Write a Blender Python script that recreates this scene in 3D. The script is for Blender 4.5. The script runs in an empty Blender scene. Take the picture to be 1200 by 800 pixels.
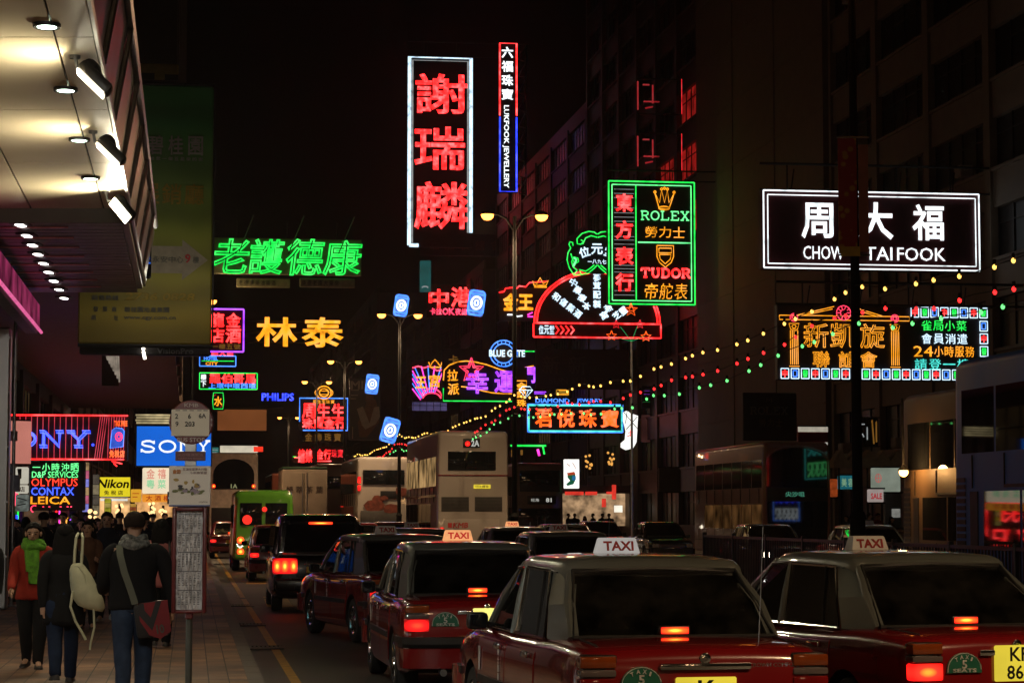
import bpy, bmesh, math, random
from mathutils import Vector, Matrix
random.seed(7)
R = math.radians
PI = math.pi
SC = bpy.context.scene
COL = SC.collection

# ------------------------------------------------------------------ camera
F = 2667.0            # focal length in photo pixels (80 mm on a 36 mm wide sensor, 1200 px)
HOR = 602.0           # row of the horizon
EYE = 1.8             # eye height above the road
PITCH = math.atan((HOR - 400) / F)
cam_d = bpy.data.cameras.new('camera')
cam_d.lens = 80.0
cam_d.sensor_width = 36.0
cam_d.clip_start = 0.1
cam_d.clip_end = 4000
cam = bpy.data.objects.new('camera', cam_d)
COL.objects.link(cam)
cam.location = (0, 0, EYE)
cam.rotation_euler = (PI / 2 + PITCH, 0, 0)
SC.camera = cam

# ------------------------------------------------------------------ world: a night sky
world = bpy.data.worlds.new('World')
SC.world = world
world.use_nodes = True
wn = world.node_tree
bg = wn.nodes['Background']
sky = wn.nodes.new('ShaderNodeTexSky')
sky.sky_type = 'NISHITA'
sky.sun_disc = False
sky.sun_elevation = R(-4)
sky.sun_rotation = R(200)
wn.links.new(sky.outputs[0], bg.inputs[0])
bg.inputs[1].default_value = 0.004
SC.view_settings.view_transform = 'Standard'
SC.view_settings.look = 'None'
SC.view_settings.gamma = 1
SC.view_settings.exposure = 0.0
SC.cycles.use_denoising = True
SC.cycles.max_bounces = 6
SC.cycles.sample_clamp_indirect = 4.0
SC.cycles.caustics_reflective = False
SC.cycles.caustics_refractive = False

# ------------------------------------------------------------------ placing helpers
def P(px, py, d):
    """world point seen at photo pixel (px, py) at depth d metres"""
    u = (px - 600) / F
    v = (400 - py) / F
    y = math.cos(PITCH) - v * math.sin(PITCH)
    z = math.sin(PITCH) + v * math.cos(PITCH)
    return Vector((u / y * d, d, EYE + z / y * d))
STREET = -0.141       # the street drifts this much to the left per metre of depth
ANG = math.atan(0.141)
def kerb_x(d, lat=0.0):
    return 0.754 + lat * 1.01 + STREET * d
def street_pt(d, lat, z=0.0):
    return Vector((kerb_x(d, lat), d, z))

# ------------------------------------------------------------------ materials
MATS = {}
def mat(name, col, rough=0.6, metal=0.0, coat=0.0, var=0.25, scale=6.0, bump=0.0, spec=0.5):
    if name in MATS:
        return MATS[name]
    m = bpy.data.materials.new(name)
    m.use_nodes = True
    n, l = m.node_tree.nodes, m.node_tree.links
    b = n['Principled BSDF']
    b.inputs['Roughness'].default_value = rough
    b.inputs['Metallic'].default_value = metal
    b.inputs['Coat Weight'].default_value = coat
    b.inputs['Coat Roughness'].default_value = 0.04
    b.inputs['Specular IOR Level'].default_value = spec
    tc = n.new('ShaderNodeTexCoord')
    t = n.new('ShaderNodeTexNoise')
    t.inputs['Scale'].default_value = scale
    t.inputs['Detail'].default_value = 6
    l.new(tc.outputs['Object'], t.inputs['Vector'])
    cr = n.new('ShaderNodeValToRGB')
    cr.color_ramp.elements[0].position = 0.3
    cr.color_ramp.elements[1].position = 0.7
    cr.color_ramp.elements[0].color = tuple(c * (1 - var) for c in col) + (1,)
    cr.color_ramp.elements[1].color = tuple(min(1, c * (1 + var * 0.4)) for c in col) + (1,)
    l.new(t.outputs['Fac'], cr.inputs[0])
    l.new(cr.outputs[0], b.inputs['Base Color'])
    mr = n.new('ShaderNodeMapRange')
    mr.inputs[3].default_value = max(0.02, rough * 0.8)
    mr.inputs[4].default_value = min(1, rough * 1.25)
    l.new(t.outputs['Fac'], mr.inputs[0])
    l.new(mr.outputs[0], b.inputs['Roughness'])
    if bump:
        bp = n.new('ShaderNodeBump')
        bp.inputs['Strength'].default_value = bump
        bp.inputs['Distance'].default_value = 0.02
        l.new(t.outputs['Fac'], bp.inputs['Height'])
        l.new(bp.outputs[0], b.inputs['Normal'])
    MATS[name] = m
    return m
def emat(name, col, strength=1.0, uneven=0.25, scale=3.0):
    """something that gives off light; slightly uneven along its length"""
    if name in MATS:
        return MATS[name]
    m = bpy.data.materials.new(name)
    m.use_nodes = True
    n, l = m.node_tree.nodes, m.node_tree.links
    n.remove(n['Principled BSDF'])
    e = n.new('ShaderNodeEmission')
    e.inputs[0].default_value = tuple(col) + (1,)
    tc = n.new('ShaderNodeTexCoord')
    t = n.new('ShaderNodeTexNoise')
    t.inputs['Scale'].default_value = scale
    mr = n.new('ShaderNodeMapRange')
    mr.inputs[1].default_value = 0.3
    mr.inputs[2].default_value = 0.7
    mr.inputs[3].default_value = strength * (1 - uneven)
    mr.inputs[4].default_value = strength
    l.new(tc.outputs['Object'], t.inputs['Vector'])
    l.new(t.outputs['Fac'], mr.inputs[0])
    l.new(mr.outputs[0], e.inputs[1])
    l.new(e.outputs[0], n['Material Output'].inputs[0])
    MATS[name] = m
    return m
def glass(name, tint=(0.35, 0.4, 0.4), rough=0.02):
    if name in MATS:
        return MATS[name]
    m = bpy.data.materials.new(name)
    m.use_nodes = True
    n, l = m.node_tree.nodes, m.node_tree.links
    n.remove(n['Principled BSDF'])
    tr = n.new('ShaderNodeBsdfTransparent')
    tr.inputs[0].default_value = tuple(tint) + (1,)
    gl = n.new('ShaderNodeBsdfGlossy')
    gl.inputs['Roughness'].default_value = rough
    tc = n.new('ShaderNodeTexCoord')
    t = n.new('ShaderNodeTexNoise')
    t.inputs['Scale'].default_value = 1.2
    bp = n.new('ShaderNodeBump')
    bp.inputs['Strength'].default_value = 0.05
    bp.inputs['Distance'].default_value = 0.05
    l.new(tc.outputs['Object'], t.inputs['Vector'])
    l.new(t.outputs['Fac'], bp.inputs['Height'])
    l.new(bp.outputs[0], gl.inputs['Normal'])
    fr = n.new('ShaderNodeFresnel')
    fr.inputs[0].default_value = 1.6
    ad = n.new('ShaderNodeMath')
    ad.operation = 'MULTIPLY_ADD'
    ad.inputs[1].default_value = 1.0
    ad.inputs[2].default_value = 0.05
    l.new(fr.outputs[0], ad.inputs[0])
    mx = n.new('ShaderNodeMixShader')
    l.new(ad.outputs[0], mx.inputs[0])
    l.new(tr.outputs[0], mx.inputs[1])
    l.new(gl.outputs[0], mx.inputs[2])
    df = n.new('ShaderNodeBsdfDiffuse')            # a thin film of street dust
    df.inputs[0].default_value = (0.35, 0.32, 0.28, 1)
    t2 = n.new('ShaderNodeTexNoise')
    t2.inputs['Scale'].default_value = 5
    t2.inputs['Detail'].default_value = 8
    l.new(tc.outputs['Object'], t2.inputs['Vector'])
    mr = n.new('ShaderNodeMapRange')
    mr.inputs[1].default_value = 0.35
    mr.inputs[2].default_value = 0.75
    mr.inputs[3].default_value = 0.002
    mr.inputs[4].default_value = 0.022
    l.new(t2.outputs['Fac'], mr.inputs[0])
    m3 = n.new('ShaderNodeMixShader')
    l.new(mr.outputs[0], m3.inputs[0])
    l.new(mx.outputs[0], m3.inputs[1])
    l.new(df.outputs[0], m3.inputs[2])
    l.new(m3.outputs[0], n['Material Output'].inputs[0])
    MATS[name] = m
    return m

# neon and lamp colours
NEON = {
    'red': ((4.0, 0.06, 0.06), 1.0), 'deep_red': ((1.1, 0.02, 0.03), 1.0), 'pink': ((2.5, 0.10, 0.25), 1.0),
    'magenta': ((2.0, 0.08, 1.1), 1.0), 'purple': ((0.75, 0.10, 2.2), 1.0), 'blue': ((0.06, 0.13, 3.0), 1.0),
    'sky_blue': ((0.12, 0.5, 2.2), 1.0), 'cyan': ((0.10, 1.1, 0.95), 1.0), 'green': ((0.02, 1.3, 0.12), 1.0),
    'pale_green': ((0.25, 1.8, 0.5), 1.0), 'amber': ((1.6, 0.55, 0.02), 1.0), 'orange': ((2.2, 0.22, 0.02), 1.0),
    'yellow': ((1.6, 1.0, 0.05), 1.0), 'white': ((1.5, 1.65, 1.7), 1.0), 'ice': ((1.0, 1.35, 1.6), 1.0),
    'warm': ((1.9, 1.35, 0.75), 1.0), 'dim_amber': ((0.16, 0.07, 0.01), 1.0), 'dim_red': ((0.3, 0.012, 0.015), 1.0),
    'dim_white': ((0.28, 0.3, 0.3), 1.0),
}
def neon(c):
    """gas tube: mostly its own colour, burnt out paler in places and tired in others"""
    nm = 'neon_' + c
    if nm in MATS:
        return MATS[nm]
    col, s = NEON[c]
    m = emat(nm, col, s, 0.0, 1.7)
    n, l = m.node_tree.nodes, m.node_tree.links
    e = n['Emission']
    t = n['Noise Texture']
    t.inputs['Detail'].default_value = 3
    cr = n.new('ShaderNodeValToRGB')
    top = max(col)
    cr.color_ramp.elements[0].position, cr.color_ramp.elements[1].position = .30, .72
    cr.color_ramp.elements[0].color = tuple(v * .45 for v in col) + (1,)
    cr.color_ramp.elements[1].color = tuple(v + .07 * top for v in col) + (1,)
    k = cr.color_ramp.elements.new(.48)
    k.color = tuple(col) + (1,)
    l.new(t.outputs['Fac'], cr.inputs[0])
    l.new(cr.outputs[0], e.inputs[0])
    MATS[nm] = m
    return m

# ------------------------------------------------------------------ mesh builder
class MB:
    def __init__(self):
        self.v, self.f, self.mi, self.cur = [], [], [], 0
    def use(self, i):
        self.cur = i
        return self
    def add(self, vs, fs, M=None):
        k = len(self.v)
        for p in vs:
            p = Vector(p)
            self.v.append(M @ p if M else p)
        for f in fs:
            self.f.append([i + k for i in f])
            self.mi.append(self.cur)
        return self
    def box(self, x0, x1, y0, y1, z0, z1, M=None):
        vs = [(x, y, z) for x in (x0, x1) for y in (y0, y1) for z in (z0, z1)]
        return self.add(vs, [(0, 1, 3, 2), (4, 6, 7, 5), (0, 4, 5, 1), (2, 3, 7, 6), (0, 2, 6, 4), (1, 5, 7, 3)], M)
    def rbox(self, x0, x1, y0, y1, z0, z1, r=0.02, seg=2, M=None):
        bm = bmesh.new()
        bmesh.ops.create_cube(bm, size=1)
        for v in bm.verts:
            v.co = Vector(((x0 + x1) / 2 + v.co.x * (x1 - x0), (y0 + y1) / 2 + v.co.y * (y1 - y0), (z0 + z1) / 2 + v.co.z * (z1 - z0)))
        r = min(r, 0.49 * min(abs(x1 - x0), abs(y1 - y0), abs(z1 - z0)))
        bmesh.ops.bevel(bm, geom=bm.edges[:], offset=r, segments=seg, profile=0.5, affect='EDGES')
        self.bm(bm, M)
        return self
    def bm(self, bm, M=None):
        bm.verts.index_update()
        self.add([v.co.copy() for v in bm.verts], [[v.index for v in f.verts] for f in bm.faces], M)
        bm.free()
    def hexa(self, p):
        """p: 4 points of one face then the 4 matching points of the opposite face"""
        return self.add(p, [(3, 2, 1, 0), (4, 5, 6, 7), (0, 1, 5, 4), (1, 2, 6, 5), (2, 3, 7, 6), (3, 0, 4, 7)])
    def slab(self, quad, t):
        """a quad given thickness t along its normal"""
        q = [Vector(p) for p in quad]
        nrm = (q[1] - q[0]).cross(q[3] - q[0]).normalized() * t
        return self.hexa([p + nrm for p in q] + [p for p in q])
    def cyl(self, p0, p1, r0, r1=None, n=12, cap=True):
        return self.tube([p0, p1], [r0, r0 if r1 is None else r1], n, cap=cap)
    def tube(self, path, r, n=6, closed=False, cap=True, flat=None):
        path = [Vector(p) for p in path]
        k = len(path)
        rr = r if isinstance(r, (list, tuple)) else [r] * k
        up = None
        rings = []
        for i, p in enumerate(path):
            if closed:
                d = path[(i + 1) % k] - path[i - 1]
            else:
                d = path[min(i + 1, k - 1)] - path[max(i - 1, 0)]
            if d.length < 1e-9:
                d = Vector((0, 0, 1))
            d.normalize()
            if up is None:
                up = Vector((0, 0, 1)) if abs(d.z) < 0.9 else Vector((0, 1, 0))
            s = d.cross(up)
            if s.length < 1e-6:
                s = d.orthogonal()
            s.normalize()
            up = s.cross(d).normalized()
            rings.append([p + (s * math.cos(2 * PI * j / n) + up * math.sin(2 * PI * j / n)) * rr[i] for j in range(n)])
        return self.loft(rings, closed=closed, cap=cap)
    def loft(self, rings, closed=False, cap=True):
        n = len(rings[0])
        vs = [p for r_ in rings for p in r_]
        fs = []
        m = len(rings)
        for i in range(m if closed else m - 1):
            a, b = i * n, ((i + 1) % m) * n
            for j in range(n):
                fs.append((a + j, a + (j + 1) % n, b + (j + 1) % n, b + j))
        if cap and not closed:
            fs.append(tuple(range(n))[::-1])
            fs.append(tuple((m - 1) * n + j for j in range(n)))
        return self.add(vs, fs)
    def prism(self, poly, y0, y1, M=None):
        """polygon in the x-z plane given thickness from y0 (front) to y1 (back)"""
        n = len(poly)
        vs = [(x, y0, z) for x, z in poly] + [(x, y1, z) for x, z in poly]
        fs = [tuple(range(n)), tuple(range(2 * n - 1, n - 1, -1))]
        fs += [((i + 1) % n, i, n + i, n + (i + 1) % n) for i in range(n)]
        return self.add(vs, fs, M)
    def lathe(self, prof, M=None, n=20):
        """profile of (radius, height) about the z axis"""
        vs, fs = [], []
        for r, z in prof:
            vs += [(r * math.cos(2 * PI * j / n), r * math.sin(2 * PI * j / n), z) for j in range(n)]
        for i in range(len(prof) - 1):
            for j in range(n):
                fs.append((i * n + j, i * n + (j + 1) % n, (i + 1) * n + (j + 1) % n, (i + 1) * n + j))
        return self.add(vs, fs, M)
    def ball(self, c, r, nu=12, nv=8, M=None):
        c = Vector(c)
        rx, ry, rz = r if isinstance(r, (tuple, list)) else (r, r, r)
        rings = []
        for i in range(nv + 1):
            t = PI * i / nv
            s = max(1e-4, math.sin(t))
            rings.append([c + Vector((rx * s * math.cos(2 * PI * j / nu), ry * s * math.sin(2 * PI * j / nu), -rz * math.cos(t))) for j in range(nu)])
        if M:
            rings = [[M @ p for p in r_] for r_ in rings]
        return self.loft(rings, cap=False)
    def build(self, name, m, parent=None, smooth=30):
        me = bpy.data.meshes.new(name)
        me.from_pydata([tuple(p) for p in self.v], [], self.f)
        for mm in (m if isinstance(m, (list, tuple)) else [m]):
            me.materials.append(mm)
        for p, i in zip(me.polygons, self.mi):
            p.material_index = i
        bm = bmesh.new()
        bm.from_mesh(me)
        bmesh.ops.recalc_face_normals(bm, faces=bm.faces)
        bm.to_mesh(me)
        bm.free()
        if smooth:
            for p in me.polygons:
                p.use_smooth = True
            me.set_sharp_from_angle(angle=R(smooth))
        o = bpy.data.objects.new(name, me)
        COL.objects.link(o)
        if parent:
            o.parent = parent
        return o

def rotz(a):
    return Matrix.Rotation(a, 4, 'Z')
def tag(o, label, cat, group=None):
    o['label'] = label
    o['category'] = cat
    if group:
        o['group'] = group
    return o
def thing(name, label, cat, loc=(0, 0, 0), rz=0.0, group=None):
    o = bpy.data.objects.new(name, None)
    o.empty_display_size = 0.2
    COL.objects.link(o)
    o.location = loc
    o.rotation_euler = (0, 0, rz)
    return tag(o, label, cat, group)
def struct(name, mb, m, smooth=30):
    o = mb.build(name, m, None, smooth)
    o['kind'] = 'structure'
    return o
KIDS = {}
def dup(root, loc=None, rz=None, label=None, group=None, parent=None):
    r = root.copy()
    COL.objects.link(r)
    if parent:
        r.parent = parent
    if loc is not None:
        r.location = loc
    if rz is not None:
        r.rotation_euler = (0, 0, rz)
    if label:
        r['label'] = label
    if group:
        r['group'] = group
    for ch in list(root.children):
        dup(ch, parent=r)
    return r

# ------------------------------------------------------------------ lettering
_glyph = {}
def raw_text(s, bold=0.0, tube=0.0):
    key = (s, round(bold, 4), round(tube, 4))
    if key in _glyph:
        return _glyph[key]
    c = bpy.data.curves.new('lettering', 'FONT')
    c.body = s
    c.size = 1
    c.resolution_u = 2
    c.offset = bold
    if tube:
        c.fill_mode = 'NONE'
        c.bevel_depth = tube
        c.bevel_resolution = 0
    else:
        c.extrude = 0.012
    o = bpy.data.objects.new('lettering', c)
    COL.objects.link(o)
    bpy.context.view_layer.update()
    dg = bpy.context.evaluated_depsgraph_get()
    me = bpy.data.meshes.new_from_object(o.evaluated_get(dg))
    vs = [v.co.copy() for v in me.vertices]
    fs = [tuple(p.vertices) for p in me.polygons]
    bpy.data.objects.remove(o)
    bpy.data.curves.remove(c)
    bpy.data.meshes.remove(me)
    _glyph[key] = (vs, fs)
    return vs, fs
def text_into(mb, s, x, z, w, h, y=0.0, bold=0.0, tube=0.0, rot=0.0, shear=0.0, vertical=False):
    """fits the string s into the box of size w x h centred at (x, z), standing at depth y, facing -y; tube = radius in metres draws outlines"""
    s = s.strip()
    if not s:
        return
    vs, fs = raw_text(s, 0.0, 0.0)
    x0, x1 = min(v.x for v in vs), max(v.x for v in vs)
    z0, z1 = min(v.y for v in vs), max(v.y for v in vs)
    if w is None:
        w = h * (x1 - x0) / (z1 - z0)
    if s in '一':
        h = w * (z1 - z0) / (x1 - x0)
    sx, sz = w / max(1e-6, x1 - x0), h / max(1e-6, z1 - z0)
    if not tube and bold > 0.012:
        text_into(mb, s, x, z, w, h, y, 0.0, bold * math.sqrt(sx * sz), rot, shear)   # strokes made thicker by a tube along their edge
    if tube:
        vs, fs = raw_text(s, 0.0, tube / math.sqrt(sx * sz))
    else:
        vs, fs = raw_text(s, min(bold, 0.0), 0.0)
    cx, cz = (x0 + x1) / 2, (z0 + z1) / 2
    cr, sr = math.cos(rot), math.sin(rot)
    out = []
    sd = math.sqrt(sx * sz)
    for v in vs:
        a, b = (v.x - cx) * sx, (v.y - cz) * sz
        a += b * shear
        a, b = a * cr - b * sr, a * sr + b * cr
        out.append((x + a, y - v.z * sd, z + b))
    mb.add(out, fs)

# slab-serif capitals drawn as strokes on a unit cell, for the watch and camera signs
SERIF = {
    'S': [[(.86, .72), (.86, 1), (.80, .88), (.62, .99), (.38, .99), (.16, .88), (.14, .68), (.3, .56), (.7, .45), (.87, .30), (.82, .1), (.6, .01), (.36, .01), (.18, .12), (.13, .0), (.13, .28)]],
    'O': [[(.5 + .46 * math.cos(t * PI / 8), .5 + .5 * math.sin(t * PI / 8)) for t in range(17)]],
    'N': [[(.0, .0), (.32, .0)], [(.16, 0), (.16, 1)], [(0, 1), (.2, 1), (.82, 0), (.84, 1)], [(.68, 1), (1, 1)]],
    'Y': [[(0, 1), (.34, 1)], [(.66, 1), (1, 1)], [(.16, 1), (.5, .45), (.84, 1)], [(.5, .45), (.5, 0)], [(.32, 0), (.68, 0)]],
    'R': [[(0, 0), (.36, 0)], [(.17, 0), (.17, 1)], [(0, 1), (.6, 1), (.84, .88), (.84, .64), (.6, .5), (.17, .5)], [(.55, .5), (.86, 0), (1, 0)]],
    'L': [[(0, 0), (.92, 0), (.92, .28)], [(.2, 0), (.2, 1)], [(0, 1), (.4, 1)]],
    'E': [[(.92, .26), (.92, 0), (0, 0)], [(.2, 0), (.2, 1)], [(0, 1), (.9, 1), (.9, .76)], [(.2, .52), (.66, .52)]],
    'X': [[(0, 1), (.34, 1)], [(.66, 1), (1, 1)], [(0, 0), (.34, 0)], [(.66, 0), (1, 0)], [(.14, 1), (.86, 0)], [(.86, 1), (.14, 0)]],
    'T': [[(.04, .74), (.04, 1), (.96, 1), (.96, .74)], [(.5, 1), (.5, 0)], [(.3, 0), (.7, 0)]],
    'U': [[(0, 1), (.34, 1)], [(.66, 1), (1, 1)], [(.16, 1), (.16, .3), (.3, .05), (.5, 0), (.7, .05), (.84, .3), (.84, 1)]],
    'D': [[(0, 0), (.55, 0), (.84, .2), (.9, .5), (.84, .8), (.55, 1), (0, 1)], [(.17, 0), (.17, 1)]],
}
def serif_into(mb, s, x0, x1, z0, z1, r, y=0.0, gap=0.16):
    n = len(s)
    cw = (x1 - x0) / (n - gap)
    for i, ch in enumerate(s):
        for st in SERIF.get(ch, []):
            mb.tube([(x0 + (i + a * (1 - gap)) * cw, y, z0 + b * (z1 - z0)) for a, b in st], r, 5)

# ------------------------------------------------------------------ signs
class Sign:
    """a sign hung across the street; its contents are given in photo pixels of the sign's own face"""
    def __init__(self, name, label, px0, py0, px1, py1, d, cat='neon sign', group=None, ang=ANG, board='sign_black', depth=0.22, no_board=False):
        self.S = F / d
        self.px0, self.py1 = px0, py1
        c = P((px0 + px1) / 2, py1, d)
        self.w = (px1 - px0) / self.S
        self.h = (py1 - py0) / self.S
        self.cx = (px0 + px1) / 2
        self.t = thing(name, label, cat, c, ang, group)
        self.depth = depth
        if not no_board:
            mb = MB()
            mb.rbox(-self.w / 2, self.w / 2, 0, depth, 0, self.h, 0.03, 1)
            m = MATS[board] if isinstance(board, str) else board
            self.board = mb.build('board', m, self.t)
    def x(self, px):
        return (px - self.cx) / self.S
    def z(self, py):
        return (self.py1 - py) / self.S
    def text(self, col, items, name='lettering', bold=0.02, tube=0.0, y=-0.05, shear=0.0, m=None):
        """items: (string, cx, cy, w, h[, rot]) in photo pixels"""
        mb = MB()
        for it in items:
            s, cx, cy, w, h = it[:5]
            rot = it[5] if len(it) > 5 else 0.0
            text_into(mb, s, self.x(cx), self.z(cy), None if w is None else w / self.S, h / self.S, y, bold, tube, rot, shear)
        return mb.build(name, m or neon(col), self.t, 0)
    def row(self, col, s, x0, x1, cy, h, fill=0.86, **k):
        n = len(s)
        p = (x1 - x0) / n
        return self.text(col, [(ch, x0 + (i + .5) * p, cy, p * fill, h) for i, ch in enumerate(s) if ch != ' '], **k)
    def column(self, col, s, cx, w, y0, y1, fill=0.86, **k):
        n = len(s)
        p = (y1 - y0) / n
        return self.text(col, [(ch, cx, y0 + (i + .5) * p, w, p * fill) for i, ch in enumerate(s)], **k)
    def lines(self, col, paths, r, name='neon_tube', y=-0.06, closed=False, n=5, m=None):
        mb = MB()
        for p in paths:
            mb.tube([(self.x(a), y, self.z(b)) for a, b in p], r, n, closed=closed)
        return mb.build(name, m or neon(col), self.t, 60)
    def rect(self, col, x0, y0, x1, y1, r, name='border_tube', y=-0.06):
        mb = MB()
        c = [(self.x(a), y, self.z(b)) for a, b in ((x0, y0), (x1, y0), (x1, y1), (x0, y1))]
        for i in range(4):
            mb.cyl(c[i], c[(i + 1) % 4], r, n=5)
        return mb.build(name, neon(col), self.t, 60)
    def panel(self, m, x0, y0, x1, y1, name='panel', y=-0.03, t=0.025, parent=None):
        mb = MB()
        mb.box(self.x(x0), self.x(x1), y, y + t, self.z(y1), self.z(y0))
        return mb.build(name, m, parent or self.t)
    def poly(self, m, pts, name, y=-0.03, t=0.025):
        mb = MB()
        mb.prism([(self.x(a), self.z(b)) for a, b in pts], y, y + t)
        return mb.build(name, m, self.t)
    def brackets(self, n=2, up=1.2, back=2.5, m=None):
        """steel hangers behind and above the sign"""
        mb = MB()
        for i in range(n):
            x = -self.w / 2 + self.w * (i + .5) / n
            mb.cyl((x, self.depth / 2, self.h), (x, self.depth / 2, self.h + up), 0.03, n=6)
            mb.cyl((x, self.depth, self.h * .5), (x + .6, self.depth + back * .4, self.h + up), 0.025, n=6)
        mb.cyl((-self.w / 2, self.depth / 2, self.h + up), (self.w / 2 + back, self.depth / 2, self.h + up), 0.05, n=6)
        mb.cyl((-self.w / 2, self.depth / 2, self.h + .02), (self.w / 2 + back, self.depth / 2, self.h + .02), 0.04, n=6)
        return mb.build('steel_frame', m or MATS['steel_dark'], self.t)
def arc(cx, cy, rx, ry, a0, a1, n=24):
    """points in photo pixels, angles in degrees, counter-clockwise from the right"""
    return [(cx + rx * math.cos(R(a0 + (a1 - a0) * i / n)), cy - ry * math.sin(R(a0 + (a1 - a0) * i / n))) for i in range(n + 1)]
def star(cx, cy, r, r2=0.42, rot=90):
    return [(cx + (r if i % 2 == 0 else r * r2) * math.cos(R(rot + 36 * i)), cy - (r if i % 2 == 0 else r * r2) * math.sin(R(rot + 36 * i))) for i in range(10)]

# ================================================================== plain materials
mat('steel_dark', (0.03, 0.03, 0.03), 0.5, 0.6)
mat('steel', (0.35, 0.36, 0.37), 0.3, 0.9)
mat('chrome', (0.75, 0.75, 0.74), 0.12, 1.0, var=0.08)
mat('sign_black', (0.012, 0.010, 0.012), 0.55)
mat('sign_maroon', (0.055, 0.004, 0.007), 0.45)
mat('sign_cream', (0.30, 0.30, 0.17), 0.6)
mat('sign_brown', (0.05, 0.016, 0.010), 0.6)
mat('rubber', (0.012, 0.012, 0.012), 0.75)
mat('black_plastic', (0.015, 0.015, 0.016), 0.4)
mat('concrete', (0.22, 0.19, 0.16), 0.85, bump=0.2, scale=2.0)
mat('concrete_dark', (0.10, 0.09, 0.08), 0.85, bump=0.2, scale=1.5)
mat('stone_brown', (0.045, 0.022, 0.016), 0.5, scale=1.2)
mat('stone_tan', (0.13, 0.10, 0.07), 0.75, scale=1.4, bump=0.1)
mat('white_paint', (0.72, 0.70, 0.66), 0.4, var=0.12)
mat('dark_glass', (0.012, 0.014, 0.016), 0.025, spec=0.6, var=0.4, scale=0.7)
mat('curtain', (0.16, 0.13, 0.10), 0.9)
mat('lamp_post_grey', (0.006, 0.006, 0.006), 0.8, spec=.2)

# ================================================================== ground
def street_sheet(name, d0, d1, la, lb, z, m, t=0.0):
    mb = MB()
    a, b, c, e = street_pt(d0, la, z), street_pt(d0, lb, z), street_pt(d1, lb, z), street_pt(d1, la, z)
    if t:
        dn = Vector((0, 0, -t))
        mb.hexa([a + dn, b + dn, c + dn, e + dn, a, b, c, e])
    else:
        mb.add([a, b, c, e], [(0, 1, 2, 3)])
    return mb.build(name, m, None, 0)

def asphalt():
    m = mat('asphalt', (0.062, 0.056, 0.05), 0.55, var=0.35, scale=0.6)
    n, l = m.node_tree.nodes, m.node_tree.links
    b = n['Principled BSDF']
    tc = n['Texture Coordinate']
    sc = n.new('ShaderNodeMapping')                # long oily streaks where the wheels run
    sc.inputs['Rotation'].default_value = (0, 0, -ANG)
    sc.inputs['Scale'].default_value = (1.1, 0.06, 1)
    l.new(tc.outputs['Object'], sc.inputs[0])
    st = n.new('ShaderNodeTexNoise')
    st.inputs['Scale'].default_value = 1.0
    st.inputs['Detail'].default_value = 7
    l.new(sc.outputs[0], st.inputs['Vector'])
    sr = n.new('ShaderNodeValToRGB')
    sr.color_ramp.elements[0].position, sr.color_ramp.elements[1].position = .38, .6
    sr.color_ramp.elements[0].color = (0.5, 0.49, 0.48, 1)
    l.new(st.outputs['Fac'], sr.inputs[0])
    sm = n.new('ShaderNodeMix'); sm.data_type = 'RGBA'; sm.blend_type = 'MULTIPLY'; sm.inputs[0].default_value = 1
    l.new(b.inputs['Base Color'].links[0].from_socket, sm.inputs[6]); l.new(sr.outputs[0], sm.inputs[7])
    l.new(sm.outputs[2], b.inputs['Base Color'])
    fine = n.new('ShaderNodeTexNoise')
    fine.inputs['Scale'].default_value = 55
    fine.inputs['Detail'].default_value = 4
    l.new(tc.outputs['Object'], fine.inputs['Vector'])
    bp = n.new('ShaderNodeBump')
    bp.inputs['Strength'].default_value = 0.35
    bp.inputs['Distance'].default_value = 0.01
    l.new(fine.outputs['Fac'], bp.inputs['Height'])
    l.new(bp.outputs[0], b.inputs['Normal'])
    return m
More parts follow.
